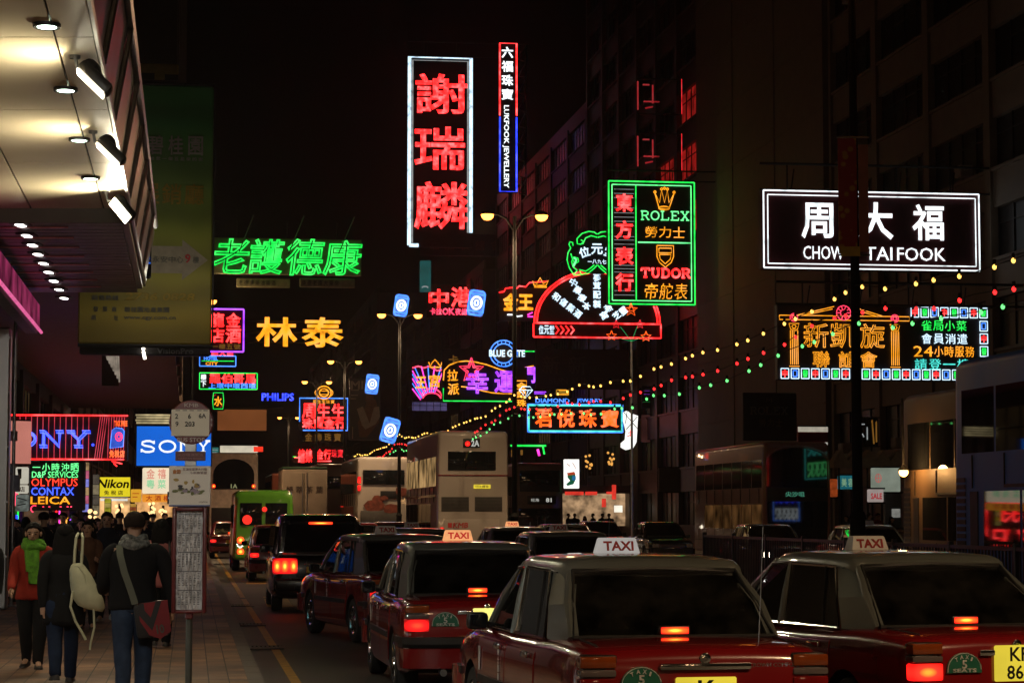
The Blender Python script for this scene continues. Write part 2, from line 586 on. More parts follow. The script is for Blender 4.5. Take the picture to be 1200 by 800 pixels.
def pavers():
    m = mat('pavers', (0.36, 0.25, 0.16), 0.6, var=0.3, scale=0.8)
    n, l = m.node_tree.nodes, m.node_tree.links
    b = n['Principled BSDF']
    tc = n['Texture Coordinate']
    mp = n.new('ShaderNodeMapping')
    mp.inputs['Rotation'].default_value = (0, 0, -ANG)
    br = n.new('ShaderNodeTexBrick')
    br.inputs['Scale'].default_value = 1.0
    br.inputs['Brick Width'].default_value = 0.2
    br.inputs['Row Height'].default_value = 0.4
    br.offset = 0.0
    br.inputs['Mortar Size'].default_value = 0.006
    br.inputs['Color1'].default_value = (0.85, 0.8, 0.75, 1)
    br.inputs['Color2'].default_value = (1.15, 1.0, 0.9, 1)
    br.inputs['Mortar'].default_value = (0.32, 0.3, 0.28, 1)
    l.new(tc.outputs['Object'], mp.inputs[0])
    l.new(mp.outputs[0], br.inputs['Vector'])
    mx = n.new('ShaderNodeMix')
    mx.data_type = 'RGBA'
    mx.blend_type = 'MULTIPLY'
    mx.inputs[0].default_value = 1.0
    src = b.inputs['Base Color'].links[0].from_socket
    l.new(src, mx.inputs[6])
    l.new(br.outputs['Color'], mx.inputs[7])
    g1 = n.new('ShaderNodeTexNoise')               # worn and stained areas
    g1.inputs['Scale'].default_value = 0.45
    g1.inputs['Detail'].default_value = 8
    g1.inputs['Roughness'].default_value = 0.65
    l.new(tc.outputs['Object'], g1.inputs['Vector'])
    r1 = n.new('ShaderNodeValToRGB')
    r1.color_ramp.elements[0].position, r1.color_ramp.elements[1].position = .38, .62
    r1.color_ramp.elements[0].color = (0.5, 0.47, 0.45, 1)
    l.new(g1.outputs['Fac'], r1.inputs[0])
    v1 = n.new('ShaderNodeTexVoronoi')             # trodden gum
    v1.inputs['Scale'].default_value = 2.6
    l.new(tc.outputs['Object'], v1.inputs['Vector'])
    r2 = n.new('ShaderNodeValToRGB')
    r2.color_ramp.elements[0].position, r2.color_ramp.elements[1].position = .06, .085
    r2.color_ramp.elements[0].color = (0.42, 0.42, 0.42, 1)
    l.new(v1.outputs['Distance'], r2.inputs[0])
    m2 = n.new('ShaderNodeMix'); m2.data_type = 'RGBA'; m2.blend_type = 'MULTIPLY'; m2.inputs[0].default_value = 1
    l.new(mx.outputs[2], m2.inputs[6]); l.new(r1.outputs[0], m2.inputs[7])
    m3 = n.new('ShaderNodeMix'); m3.data_type = 'RGBA'; m3.blend_type = 'MULTIPLY'; m3.inputs[0].default_value = 1
    l.new(m2.outputs[2], m3.inputs[6]); l.new(r2.outputs[0], m3.inputs[7])
    l.new(m3.outputs[2], b.inputs['Base Color'])
    bp = n.new('ShaderNodeBump')
    bp.inputs['Strength'].default_value = 0.5
    bp.inputs['Distance'].default_value = 0.008
    bp.invert = True
    l.new(br.outputs['Fac'], bp.inputs['Height'])
    l.new(bp.outputs[0], b.inputs['Normal'])
    return m
mb = MB()
mb.add([(-1500, -60, 0), (1500, -60, 0), (1500, 2500, 0), (-1500, 2500, 0)], [(0, 1, 2, 3)])
struct('road', mb, asphalt(), 0)
for nm, la, lb in (('pavement', -7.5, -0.16), ('pavement', 22.16, 31)):
    o = street_sheet(nm, -20, 700, la, lb, 0.15, pavers(), 0.149)
    o['kind'] = 'structure'
mk = mat('kerbstone', (0.17, 0.15, 0.13), 0.75, scale=3, bump=0.2)
for la, lb in ((-0.158, 0.0), (22.0, 22.158)):
    mb = MB()
    d = -10.0
    while d < 260:
        a, b, c, e = street_pt(d, la), street_pt(d, lb), street_pt(d + .985, lb), street_pt(d + .985, la)
        up = Vector((0, 0, 0.147))
        mb.hexa([a, b, c, e, a + up, b + up, c + up, e + up])
        d += 1.0
    struct('kerb', mb, mk, 0)
# central reservation
o = street_sheet('median_strip', -10, 400, 8.75, 9.35, 0.14, mat('median_concrete', (0.16, 0.14, 0.12), 0.85), 0.139)
o['kind'] = 'structure'
# painted markings
yel = mat('road_paint_yellow', (0.50, 0.27, 0.03), 0.55, var=0.45, scale=7)
whi = mat('road_paint_white', (0.45, 0.43, 0.38), 0.55, var=0.45, scale=7)
o = street_sheet('yellow_line', -10, 300, 0.34, 0.45, 0.004, yel)
o['kind'] = 'structure'
mb = MB()
d = 3.0
while d < 240:
    for la in (3.1, 6.0, 13.0, 17.0):
        a, b, c, e = street_pt(d, la, .004), street_pt(d, la + .1, .004), street_pt(d + 2, la + .1, .004), street_pt(d + 2, la, .004)
        mb.add([a, b, c, e], [(0, 1, 2, 3)])
    d += 6.0
struct('lane_lines', mb, whi, 0)
mb = MB()
for d0, d1, la, lb in ((44.5, 50.0, 0.75, 1.25), (59, 62, 0.7, 1.2)):
    mb.add([street_pt(d0, la, .004), street_pt(d0, lb, .004), street_pt(d1, lb + .1, .004), street_pt(d1, la + .1, .004)], [(0, 1, 2, 3)])
struct('yellow_road_marking', mb, yel, 0)
# repaired patches and gully grates along the kerb
mb = MB()
for px, py in ((338, 757), (318, 731), (310, 700)):
    d = EYE * F / (py - HOR)
    c = P(px, py, d)
    mb.add([(c.x - .02 - .55, d - .33, .006), (c.x + .42, d - .25, .006), (c.x + .35, d + .35, .006), (c.x - .6, d + .28, .006)], [(0, 1, 2, 3)])
struct('road_patch', mb, mat('asphalt_patch', (0.105, 0.09, 0.075), 0.7, var=0.3, scale=4), 0)
for i, (px, py) in enumerate(((309, 758), (292, 731.5), (282, 709))):
    d = EYE * F / (py - HOR)
    c = P(px, py, d)
    t = thing('gully_grate', ('dark iron gully grate in the gutter nearest the bus stop', 'dark iron gully grate in the gutter beside the second grate', 'dark iron gully grate in the gutter beside the rear red taxi')[i], 'grate', (c.x, d, 0.009), ANG, 'gully grates along the kerb')
    mb = MB()
    w, l = 0.52, 0.62
    for k in range(9):
        x = -w / 2 + w * (k + .5) / 9
        mb.box(x - .018, x + .018, -l / 2, l / 2, 0.003, 0.012)
    mb.build('bars', MATS['steel_dark'], t, 0)
    mb = MB()
    mb.box(-w / 2, w / 2, -l / 2 - .04, -l / 2, 0.002, 0.014).box(-w / 2, w / 2, l / 2, l / 2 + .04, 0.002, 0.014)
    mb.build('frame', MATS['steel_dark'], t, 0)
mb = MB()
mb.add([(-1400, 1300, -5), (1400, 1300, -5), (1400, 1420, 60), (-1400, 1420, 60)], [(0, 1, 2, 3)])
struct('far_hills', mb, mat('hill_dark', (0.02, 0.025, 0.02), 1.0), 0)

# ================================================================== buildings
def building(name, label, d0, d1, lat, side, H, fh, bays, m_wall, z0=0.0, pier=0.35, sill=1.1, lit=(), depth=14.0, ac=0, blank=False, rec=0.25):
    """side +1: on the right of the street (faces left); -1: on the left. local x runs along the street, local y points to the street"""
    p0 = street_pt(d0, lat)
    L = (d1 - d0) * math.sqrt(1 + STREET ** 2)
    t = thing(name, label, 'building', p0, PI / 2 + ANG, 'buildings lining the street')
    s = 1 if side > 0 else -1
    nf = int(H / fh)
    bw = L / bays
    mb = MB()
    if blank:
        mb.box(0, L, -s * depth, 0, z0, z0 + nf * fh)
        for k in range(1, nf):
            mb.box(0.2, L - .2, min(0, s * .03), max(0, s * .03), z0 + k * fh - .05, z0 + k * fh + .05)
        for k in range(1, bays):
            mb.box(k * bw - .06, k * bw + .06, min(0, s * .05), max(0, s * .05), z0 + .1, z0 + nf * fh - .1)
    else:
        mb.box(0, L, -s * depth, -s * rec, z0, z0 + nf * fh)
        for k in range(nf + 1):
            z = z0 + k * fh
            a, b = (z - .35, z + sill) if k < nf else (z - .35, z + .9)
            mb.box(0, L, min(-s * rec, 0), max(-s * rec, 0), max(z0, a), b)
            if k < nf:
                mb.box(-.02, L + .02, min(-s * .05, s * .09), max(-s * .05, s * .09), b - .08, b + .05)
        for k in range(bays + 1):
            x = k * bw
            mb.box(max(-.01, x - pier), min(L + .01, x + pier), min(-s * rec, s * .12), max(-s * rec, s * .12), z0, z0 + nf * fh)
    w = mb.build('wall', m_wall, t, 0)
    if blank:
        return t
    rnd = random.Random(int(d0 * 10))
    n = 0
    for f in range(nf):
        for k in range(bays):
            if n >= 100:
                break
            n += 1
            xa, xb = k * bw + pier, (k + 1) * bw - pier
            za, zb = z0 + f * fh + sill, z0 + (f + 1) * fh - .35
            y = -s * (rec - .06)
            fr = MB()
            nm = max(2, int((xb - xa) / 1.3))
            for i in range(nm + 1):
                x = xa + (xb - xa) * i / nm
                fr.box(max(xa, x - .03), min(xb, x + .03), y - .03, y + .03, za, zb)
            fr.box(xa, xb, y - .025, y + .025, za + (zb - za) * .68, za + (zb - za) * .68 + .05)
            fo = fr.build('window', MATS['steel_dark'], t, 0)
            pn = MB()
            pn.box(xa, xb, -s * (rec - .02) - .01, -s * (rec - .02) + .01, za, zb)
            mg = mat('pane_dark', (0.012, 0.012, 0.013), 0.4, spec=.25, var=.5, scale=.6)
            if (f, k) in lit:
                mg = lit[(f, k)]
            pn.build('pane', mg, fo, 0)
            if ac and rnd.random() < ac:
                q = MB()
                x = rnd.uniform(xa + .4, xb - .8)
                q.rbox(x, x + .7, min(0, s * .55), max(0, s * .55), za + .05, za + .5, .03, 1)
                for i in range(5):
                    q.box(x + .06, x + .64, min(s * .55, s * .57), max(s * .55, s * .57), za + .1 + i * .07, za + .14 + i * .07)
                q.build('air_conditioner', MATS['concrete'], t, 0)
    return t
reflection_red = emat('window_glow_red', (0.30, 0.010, 0.008), 1.0, 0.8, 1.5)  # red neon reflections put into the panes as a dim glow
glow_warm = emat('window_glow_warm', (0.05, 0.03, 0.012), 1.0, 0.7, 1.2)
glow_teal = emat('window_glow_teal', (0.012, 0.09, 0.085), 1.0, 0.5, 1.2)

building('office_block', 'tan office block with long dark window bands behind the white bordered maroon sign', 64.0, 106.3, 29.0, 1, 33, 3.4, 6, MATS['stone_tan'], ac=.35)
building('blank_wall_block', 'plain brown concrete block without windows between the two window banded blocks', 106.6, 133.5, 28.7, 1, 38, 3.5, 3, MATS['stone_tan'], blank=True)
lit3 = {(5, 1): reflection_red, (6, 1): reflection_red, (6, 0): reflection_red, (5, 0): reflection_red, (4, 1): glow_warm, (7, 0): reflection_red}
building('ribbed_block', 'dark ribbed block with red lit windows behind the green bordered watch sign', 133.8, 172, 29.0, 1, 46, 3.5, 6, MATS['stone_brown'], lit=lit3)
building('hotel_block', 'dark brown block far right behind the tall red lettered sign', 172.3, 235, 30.5, 1, 34, 3.4, 7, mat('granite_dark', (0.016, 0.011, 0.009), .7), lit={(4, 5): glow_teal, (2, 3): glow_warm, (1, 4): glow_warm})
building('tenement_block', 'dark grey block far off behind the red karaoke sign', 235.3, 330, 29.2, 1, 30, 3.4, 9, MATS['concrete_dark'], lit={(3, 2): glow_warm, (1, 6): glow_warm, (2, 7): glow_teal})
building('corner_block', 'farthest dark block closing the right side of the street', 330.3, 520, 26.0, 1, 34, 3.4, 12, MATS['concrete_dark'], lit={(2, 2): glow_warm, (4, 7): glow_warm})
building('near_right_block', 'brown block at the near right, outside the picture', 26.0, 63.5, 29.0, 1, 24, 3.4, 6, MATS['stone_tan'])
# left side: shop floors set back, upper floors hanging over the pavement
building('tower_block', 'brown tower block with upper floors overhanging the left pavement behind the green banner', 49.0, 104.0, -1.25, -1, 24, 3.3, 9, mat('stone_dark', (0.05, 0.03, 0.022), .7), z0=6.6)
building('shop_block', 'dark brown shop block at pavement level behind the red neon striped sign', 42.0, 104.0, -6.2, -1, 6.5, 3.2, 8, MATS['stone_brown'], sill=.4, lit={(0, 2): glow_warm, (0, 5): glow_warm, (1, 4): glow_warm})
building('far_left_block', 'dark block beyond the blue light box on the left pavement', 104.5, 190, -6.0, -1, 26, 3.3, 11, MATS['concrete_dark'], lit={(0, 3): glow_warm, (0, 6): glow_warm, (1, 1): glow_warm})
building('end_left_block', 'farthest dark block on the left side of the street', 190.5, 420, -6.0, -1, 26, 3.3, 14, MATS['concrete_dark'], lit={(1, 3): glow_warm})
# the building that closes the view
t = thing('end_block', 'dark block closing the far end of the street', 'building', (-80, 560, 0), 0, 'buildings lining the street')
mb = MB()
mb.box(-60, 90, 0, 20, 0, 26)
for k in range(8):
    mb.box(-60, 90, -.3, .02, 3 + k * 3.2, 4.2 + k * 3.2)
mb.build('wall', MATS['concrete_dark'], t, 0)

# ================================================================== canopy of the near building on the left
CAN = ANG + PI / 2
def cpt(d, off, z):
    """off = metres right (+) or left (-) of the line through the camera along the street"""
    return Vector((off * 1.01 + STREET * d, d, z))
soff = mat('soffit_panel', (0.72, 0.64, 0.47), 0.35, var=0.06, scale=0.5, spec=0.4)
t = thing('canopy', 'beige lit canopy soffit with round downlights at top left', 'canopy', cpt(20, -3, 0), 0)
inv = Matrix.Translation(-t.location)
def cq(mb, pts, th):
    mb.slab([inv @ p for p in pts], th)
mb = MB()
e0 = -0.87
row = [9.0 + 3.62 * k for k in range(7)]
row[-1] = 31.2
cols = [e0, e0 - 0.36, e0 - 1.35, e0 - 2.9, e0 - 5.2]
for i in range(len(row) - 1):
    for j in range(len(cols) - 1):
        g = 0.012
        cq(mb, [cpt(row[i] + g, cols[j + 1] + g, 6), cpt(row[i] + g, cols[j] - g, 6), cpt(row[i + 1] - g, cols[j] - g, 6), cpt(row[i + 1] - g, cols[j + 1] + g, 6)], .03)
mb.build('soffit', soff, t, 0)
mb = MB()
cq(mb, [cpt(9, -6.2, 6.05), cpt(9, -.88, 6.05), cpt(31.2, -.88, 6.05), cpt(31.2, -6.2, 6.05)], .3)
cq(mb, [cpt(31.22, -6.2, 5.8), cpt(31.22, -.88, 5.8), cpt(31.22, -.88, 6.3), cpt(31.22, -6.2, 6.3)], .05)
mb.build('deck', MATS['concrete_dark'], t, 0)
copper = mat('fascia_copper', (0.085, 0.038, 0.022), 0.3, 0.3, var=0.6, scale=1.6)
mb = MB()
for i in range(11):
    a, b = 9 + i * 3.0, 9 + i * 3.0 + 2.95
    cq(mb, [cpt(a, -.865, 6.0), cpt(a, -.71, 7.0), cpt(b, -.71, 7.0), cpt(b, -.865, 6.0)], .04)
mb.build('fascia', copper, t, 0)
mb = MB()
for i in range(11):
    a = 9 + i * 3.0 - .03
    mb.cyl(inv @ cpt(a, -.85, 5.98), inv @ cpt(a, -.67, 7.0), .03, n=6)
mb.cyl(inv @ cpt(9, -.86, 5.985), inv @ cpt(41, -.86, 5.985), .03, n=6)
mb.cyl(inv @ cpt(9, -.68, 7.0), inv @ cpt(41, -.68, 7.0), .05, n=6)
mb.build('trim', MATS['steel'], t)
dl_e = emat('downlight_glow', (9.0, 12.0, 10.0), 1.0, 0.1)
for px, py in ((55, 22), (77, 99), (93, 159), (106, 205)):
    d = 4.2 * F / (HOR - py)
    c = inv @ P(px, py, d)
    c.z = 6.0
    ring = MB()
    ring.lathe([(.085, -.03), (.115, -.035), (.12, -.031), (.12, .0), (.085, .0), (.085, -.03)], Matrix.Translation(c), 20)
    ro = ring.build('downlight', MATS['steel_dark'], t)
    q = MB()
    q.lathe([(.001, -.033), (.083, -.033), (.083, -.02), (.001, -.02)], Matrix.Translation(c), 20)
    q.build('diffuser', dl_e, ro)
# second, lower soffit with slats and a row of lights
t2 = thing('slatted_canopy', 'dark slatted canopy with a row of small white lights below the beige soffit', 'canopy', cpt(36, -3, 0), 0)
inv = Matrix.Translation(-t2.location)
mb = MB()
cq(mb, [cpt(31.25, -6.2, 5.88), cpt(31.25, -.9, 5.88), cpt(41.2, -.9, 5.88), cpt(41.2, -6.2, 5.88)], .3)
mb.build('deck', mat('slate_panel', (0.06, 0.06, 0.065), 0.35), t2, 0)
mb = MB()
for i in range(26):
    d = 31.5 + i * .385
    cq(mb, [cpt(d, -5.8, 5.84), cpt(d, -1.0, 5.84), cpt(d + .33, -1.0, 5.84), cpt(d + .33, -5.8, 5.84)], .035)
mb.build('slats', mat('slat_grey', (0.10, 0.10, 0.105), 0.4), t2, 0)
mb = MB()
for i in range(8):
    d = 31.9 + i * 1.2
    mb.cyl(inv @ cpt(d, -5.8, 5.83), inv @ cpt(d, -1.75 + .02 * i, 5.83), .018, n=6)
mb.build('trim', mat('rose_trim', (0.6, 0.28, 0.25), 0.3, 0.3), t2)
sl_e = emat('spot_glow', (8, 7.6, 7.2), 1.0, 0.1)
for i in range(9):
    py = 260 + (347 - 260) * (i / 8) ** .93
    px = 24 + (75 - 24) * (i / 8) ** .93
    d = 4.02 * F / (HOR - py)
    c = inv @ P(px, py, d)
    c.z = 5.82
    q = MB()
    q.rbox(c.x - .14, c.x + .14, c.y - .17, c.y + .17, c.z - .03, c.z, .02, 1)
    h = q.build('spotlight', MATS['steel_dark'], t2)
    q = MB()
    for dy in (-.08, .08):
        q.lathe([(.001, -.042), (.062, -.042), (.062, -.031), (.001, -.031)], Matrix.Translation((c.x, c.y + dy, c.z)), 12)
    q.build('bulb', sl_e, h)
# floodlights on arms below the canopy edge
fl_e = emat('floodlight_glow', (30, 27, 19), 1.0, 0.1)
for i, (mx_, my_, hx, hy) in enumerate(((88, 60, 108, 96), (109, 150, 128, 180), (124, 222, 142, 246))):
    d = 4.2 * F / (HOR - my_)
    a = P(mx_, my_, d)
    a.z = 6.0
    t3 = thing('floodlight', ('black floodlight on an arm below the canopy, nearest and highest of three', 'black floodlight on an arm below the canopy, between two others', 'black floodlight with its lamp face fully visible beside the slatted canopy')[i], 'floodlight', a, 0, 'floodlights along the canopy edge')
    b = P(hx, hy, d) - a
    s = F / d
    q = MB()
    q.lathe([(.05, -.03), (.05, 0)], None, 12)
    q.tube([(0, 0, 0), (0.02, 0, -.12), (b.x - .08, 0, b.z + .1)], .018, 6)
    q.build('arm', MATS['steel'], t3)
    M = Matrix.Translation(b) @ Matrix.Rotation(R(44 if i < 2 else 50), 4, 'Y') @ Matrix.Rotation(R(-12 if i < 2 else -48), 4, 'X')
    q = MB()
    q.rbox(-.19, .19, -.10, .10, -.02, .10, .04, 2, M)
    q.ball((-.10, 0, .09), (.10, .09, .07), 10, 6, M)
    hd = q.build('head', MATS['black_plastic'], t3)
    q = MB()
    q.box(-.165, .165, -.075, .075, -.032, -.021, M)
    q.build('lamp_glass', fl_e, hd, 0)
    ld = bpy.data.lights.new('flood_lamp', 'AREA')
    ld.shape = 'RECTANGLE'
    ld.size, ld.size_y = .32, .14
    ld.energy = 150
    ld.color = (1.0, .86, .58)
    lo = bpy.data.objects.new('flood_lamp', ld)
    COL.objects.link(lo)
    lo.parent = hd
    lo.matrix_local = M @ Matrix.Translation((0, 0, -.04)) @ Matrix.Rotation(R(12), 4, 'Y')
# end post and silver shop front at the frame edge
t4 = thing('canopy_post', 'polished steel post holding the canopy at the left edge', 'post', P(13, 709, 41) * 1.0, 0)
t4.location.z = 0.15
mb = MB()
mb.cyl((0, 0, 0), (0, 0, 5.68), .032, n=12)
mb.build('shaft', MATS['steel'], t4)
mb = MB()
mb.rbox(-.09, .09, -.09, .09, 0, .03, .01, 1).rbox(-.05, .05, -.05, .05, 5.55, 5.7, .01, 1)
mb.rbox(-.06, .12, -.03, .03, 2.05, 2.35, .01, 1)
mb.build('fittings', MATS['steel'], t4)
t5 = thing('silver_storefront', 'silver clad shop front at the far left edge of the pavement', 'storefront', cpt(39.6, -3.52, .15), ANG)
mb = MB()
mb.rbox(-1.8, .38, 0, .4, 0, 4.9, .03, 1)
for k in range(5):
    mb.box(-1.8, .38, -.012, .0, .95 * k + .9, .95 * k + .93)
mb.build('cladding', mat('brushed_silver', (0.45, 0.46, 0.48), 0.35, 0.8, scale=1.0), t5, 0)

t = thing('pink_fascia', 'pink and magenta lit fascia under the slatted canopy at the left edge', 'fascia sign', cpt(29.5, -2.8, 4.85), PI / 2 + ANG)
mb = MB()
mb.rbox(0, 12.3, .0, .25, .25, .82, .03, 1)
mb.build('board', MATS['sign_maroon'], t)
mb = MB()
for k in range(6):
    mb.box(.1 + k * 2.03, 2.05 + k * 2.03, -.03, -.002, .30, .76)
mb.build('lit_panel', emat('fascia_pink', (0.30, 0.03, 0.10), 1.0, .9, 1.4), t, 0)
mb = MB()
mb.cyl((.05, -.06, .27), (12.25, -.06, .27), .03, n=6)
mb.build('tube', emat('fascia_rose', (0.9, .15, .38), 1.0, .3), t)
# unseen shop windows, brightened to light the pavement, soffit and taxis
sw_a = emat('shop_window_warm', (4.2, 3.0, 1.9), 1.0, 0.8, 1.1)
sw_b = emat('shop_window_white', (3.0, 3.1, 3.0), 1.0, 0.8, 1.1)
sw_c = emat('shop_window_pink', (2.2, 1.3, 1.2), 1.0, 0.8, 1.1)
sw_d = emat('shop_window_teal', (0.6, 1.5, 1.6), 1.0, 0.8, 1.1)
def storefront(label, d0, n, lat, back, top, seq):
    tw = thing('lit_storefront', label, 'storefront', street_pt(d0, lat), PI / 2 + ANG)
    LW = n * 5.1 + .4
    mb = MB()
    mb.box(0, LW, .05, back + .1, 0, .22).box(0, LW, .05, back + .1, 3.0, top)
    for k in range(n + 1):
        mb.box(k * 5.1, k * 5.1 + .4, -.05, back + .1, 0, 3.1)
    mb.build('wall', MATS['stone_tan'], tw, 0)
    for k in range(n):
        x0 = k * 5.1 + .45
        q = MB()
        q.box(x0, x0 + 4.6, back - .02, back + .08, .25, 2.9)
        q.build('lit_display', seq[k % len(seq)], tw, 0)
        q = MB()
        ya, yb = back * .45, back * .8
        for j in range(4):
            q.box(x0, x0 + 4.6, ya, yb, .4 + j * .62, .43 + j * .62)
            for i in range(7):
                x = x0 + .2 + i * .63
                q.rbox(x, x + .3, ya + .02, yb - .02, .435 + j * .62, .64 + j * .62 + .1 * ((i * 7 + j * 3 + k) % 3), .02, 1)
        q.build('shelf_goods', MATS['curtain'], tw, 0)
        q = MB()
        q.box(x0 - .03, x0 + 4.63, .02, .045, .22, 3.0)
        q.build('window_glass', glass('shop_glass', (0.9, 0.92, 0.92)), tw, 0)
storefront('row of lit shop windows under the near canopy on the left', -17.5, 11, -6.3, 1.5, 6.0, (sw_a, sw_b, sw_a, sw_c, sw_d, sw_b))
storefront('row of shallow lit shop windows past the canopy post on the left', 42.6, 4, -5.75, .36, 3.2, (sw_c, sw_a, sw_d, sw_b))

# ================================================================== street lamps on the central reservation
bowl = emat('sodium_bowl', (9.0, 2.6, 0.35), 1.0, 0.05)
def street_lamp(x, d, label, H=10.6, lit=True, arm=0.82):
    t = thing('street_lamp', label, 'street lamp', (x, d, .14), ANG, 'twin street lamps on the central reservation')
    mb = MB()
    mb.cyl((0, 0, 0), (0, 0, 1.6), .13, .12, 12)
    mb.cyl((0, 0, 1.6), (0, 0, H - .05), .085, .055, 12)
    mb.cyl((0, 0, 1.58), (0, 0, 1.7), .15, .1, 12)
    mb.build('post', MATS['lamp_post_grey'], t)
    for s in (-1, 1):
        q = MB()
        q.tube([(0, 0, H - .5), (s * .25, 0, H - .12), (s * .5, 0, H), (s * arm, 0, H)], [.04, .035, .03, .03], 8)
        ao = q.build('arm', MATS['lamp_post_grey'], t)
        q = MB()
        q.ball((s * arm, 0, H + .02), (.20, .2, .1), 14, 6)
        q.build('hood', MATS['lamp_post_grey'], ao)
        q = MB()
        M = Matrix.Translation((s * arm, 0, H - .0))
        q.lathe([(.001, -.19), (.10, -.17), (.17, -.10), (.195, -.02), (.16, -.0)], M, 16)
        q.build('bowl', bowl, ao)
        if lit:
            ld = bpy.data.lights.new('sodium_lamp', 'SPOT')
            ld.energy = 1900
            ld.spot_size = R(138)
            ld.spot_blend = .7
            ld.color = (1.0, 0.66, 0.36)
            ld.shadow_soft_size = 0.22
            lo = bpy.data.objects.new('sodium_lamp', ld)
            COL.objects.link(lo)
            lo.parent = ao
            lo.location = (s * arm, 0, H - .35)
            l2 = bpy.data.lights.new('sodium_spill', 'POINT')   # what leaves the bowl sideways
            l2.energy = 150
            l2.color = (1.0, 0.62, 0.32)
            l2.shadow_soft_size = 0.22
            lo = bpy.data.objects.new('sodium_spill', l2)
            COL.objects.link(lo)
            lo.parent = ao
            lo.location = (s * (arm + .1), 0, H - .33)
    return t
POLES = []
for px, py_l, txt in ((1004, None, 'street lamp post carrying a red banner in front of the maroon sign'), (603, 250, 'tallest lit twin street lamp, in front of the red fan sign'),
                      (468, 368, 'lit twin street lamp with a blue can lantern between its lamps'), (403.5, 423, 'lit twin street lamp right of the amber two character sign'),
                      (371, 447, 'lit twin street lamp just above the round gold emblem'), (338, 489, 'small lit twin street lamp beside the blue brand lettering')):
    if py_l is None:
        d, x = 35.5, 404 * 35.5 / F
    else:
        d = (10.6 + .14 - EYE) * F / (HOR - py_l)
        x = P(px, 500, d).x
    POLES.append((x, d))
    street_lamp(x, d, txt, lit=py_l is not None)
street_lamp(kerb_x(7, 9.6), 7.5, 'near street lamp standing behind the taxis, out of the picture')
street_lamp(kerb_x(95, -.75), 95.0, 'street lamp on the left kerb, one lamp showing past the green banner')
street_lamp(kerb_x(-12, -.7), -12.0, 'street lamp on the left kerb behind the viewpoint')
street_lamp(kerb_x(-18, 9.6), -18.0, 'street lamp on the central reservation behind the viewpoint')
# banner pair on the nearest post
x, d = POLES[0]
t = thing('post_banner', 'narrow red and gold patterned banner hanging on the nearest lamp post', 'banner', (x, d - .14, P(0, 300, d).z), 0)
S0 = F / d
mb = MB()
hb = 138 / S0
mb.box(-.27, .02, -.02, 0, .02, hb)
mred = mat('banner_red', (0.30, 0.012, 0.014), 0.6, var=0.5, scale=5)
n_, l_ = mred.node_tree.nodes, mred.node_tree.links
vo = n_.new('ShaderNodeTexVoronoi'); vo.inputs['Scale'].default_value = 7
rp = n_.new('ShaderNodeValToRGB')
rp.color_ramp.elements[0].color = (0.45, 0.22, 0.02, 1); rp.color_ramp.elements[0].position = 0.25
rp.color_ramp.elements[1].color = (0.30, 0.012, 0.014, 1); rp.color_ramp.elements[1].position = 0.4
l_.new(n_['Texture Coordinate'].outputs['Object'], vo.inputs['Vector']); l_.new(vo.outputs['Distance'], rp.inputs[0]); l_.new(rp.outputs[0], n_['Principled BSDF'].inputs['Base Color'])
mb.build('cloth', mred, t, 0)
mb = MB()
mb.box(.05, .20, -.02, .0, .05, hb - .1)
mb.build('side_panel', mat('banner_salmon', (0.36, 0.12, 0.08), 0.6), t, 0)
mb = MB()
mb.cyl((-.28, 0, hb + .02), (.22, 0, hb + .02), .015, n=6).cyl((-.28, 0, 0), (.22, 0, 0), .015, n=6)
mb.build('rod', MATS['steel'], t)
mb = MB()
mb.box(-.24, .06, -.03, -.022, -.02, .13)
mb.build('yellow_tab', mat('tab_yellow', (0.6, 0.4, 0.03), 0.6), t, 0)

# floodlight added out of view above to light the bus stop and people
t = thing('floodlight', 'shop floodlight on the canopy edge behind the viewpoint', 'floodlight', cpt(8.0, -1.2, 5.9), 0, 'floodlights along the canopy edge')
mb = MB(); mb.rbox(-.2, .2, -.1, .1, -.35, -.1, .04, 2); hd = mb.build('head', MATS['black_plastic'], t)
mb = MB(); mb.cyl((0, 0, -.1), (0, 0, .1), .02, n=8); mb.build('arm', MATS['steel'], t)
mb = MB(); mb.box(-.17, .17, .101, .11, -.33, -.13); mb.build('lamp_glass', fl_e, hd, 0)
ld = bpy.data.lights.new('flood_lamp', 'SPOT'); ld.energy = 1000; ld.color = (1, .93, .8); ld.spot_size = R(62); ld.spot_blend = .8; ld.shadow_soft_size = .15
lo = bpy.data.objects.new('flood_lamp', ld); COL.objects.link(lo); lo.parent = hd; lo.location = (0, .16, -.25)
lo.rotation_euler = (Vector((-1.6, 12.5, -4.6))).to_track_quat('-Z', 'Y').to_euler()
# median railing on the right
x0 = 10.0
t = thing('median_railing', 'dark vertical bar railing along the central reservation on the right', 'railing', street_pt(22, 9.9, .0), PI / 2 + ANG)
mb = MB()
LR = 26.0
k = 0
while k * .13 < LR:
    mb.box(k * .13 - .012, k * .13 + .012, -.012, .012, .2, 1.32)
    k += 1
mb.build('bars', mat('railing_grey', (0.04, 0.045, 0.055), 0.4, 0.5), t, 0)
mb = MB()
mb.box(0, LR, -.025, .025, 1.32, 1.37).box(0, LR, -.02, .02, .15, .19)
mb.build('rail', MATS['railing_grey'], t, 0)
for k in range(11):
    mb = MB()
    mb.rbox(k * 2.6 - .04, k * 2.6 + .04, -.04, .04, 0, 1.42, .01, 1)
    mb.build('post', MATS['railing_grey'], t)

# ================================================================== neon signs over the street
mat('sign_night', (0.010, 0.009, 0.018), 0.6)
mat('sign_violet', (0.018, 0.010, 0.035), 0.6)
def right_d(px1):
    return 77350 / (px1 - 224)
GR = 'signs hung over the street'

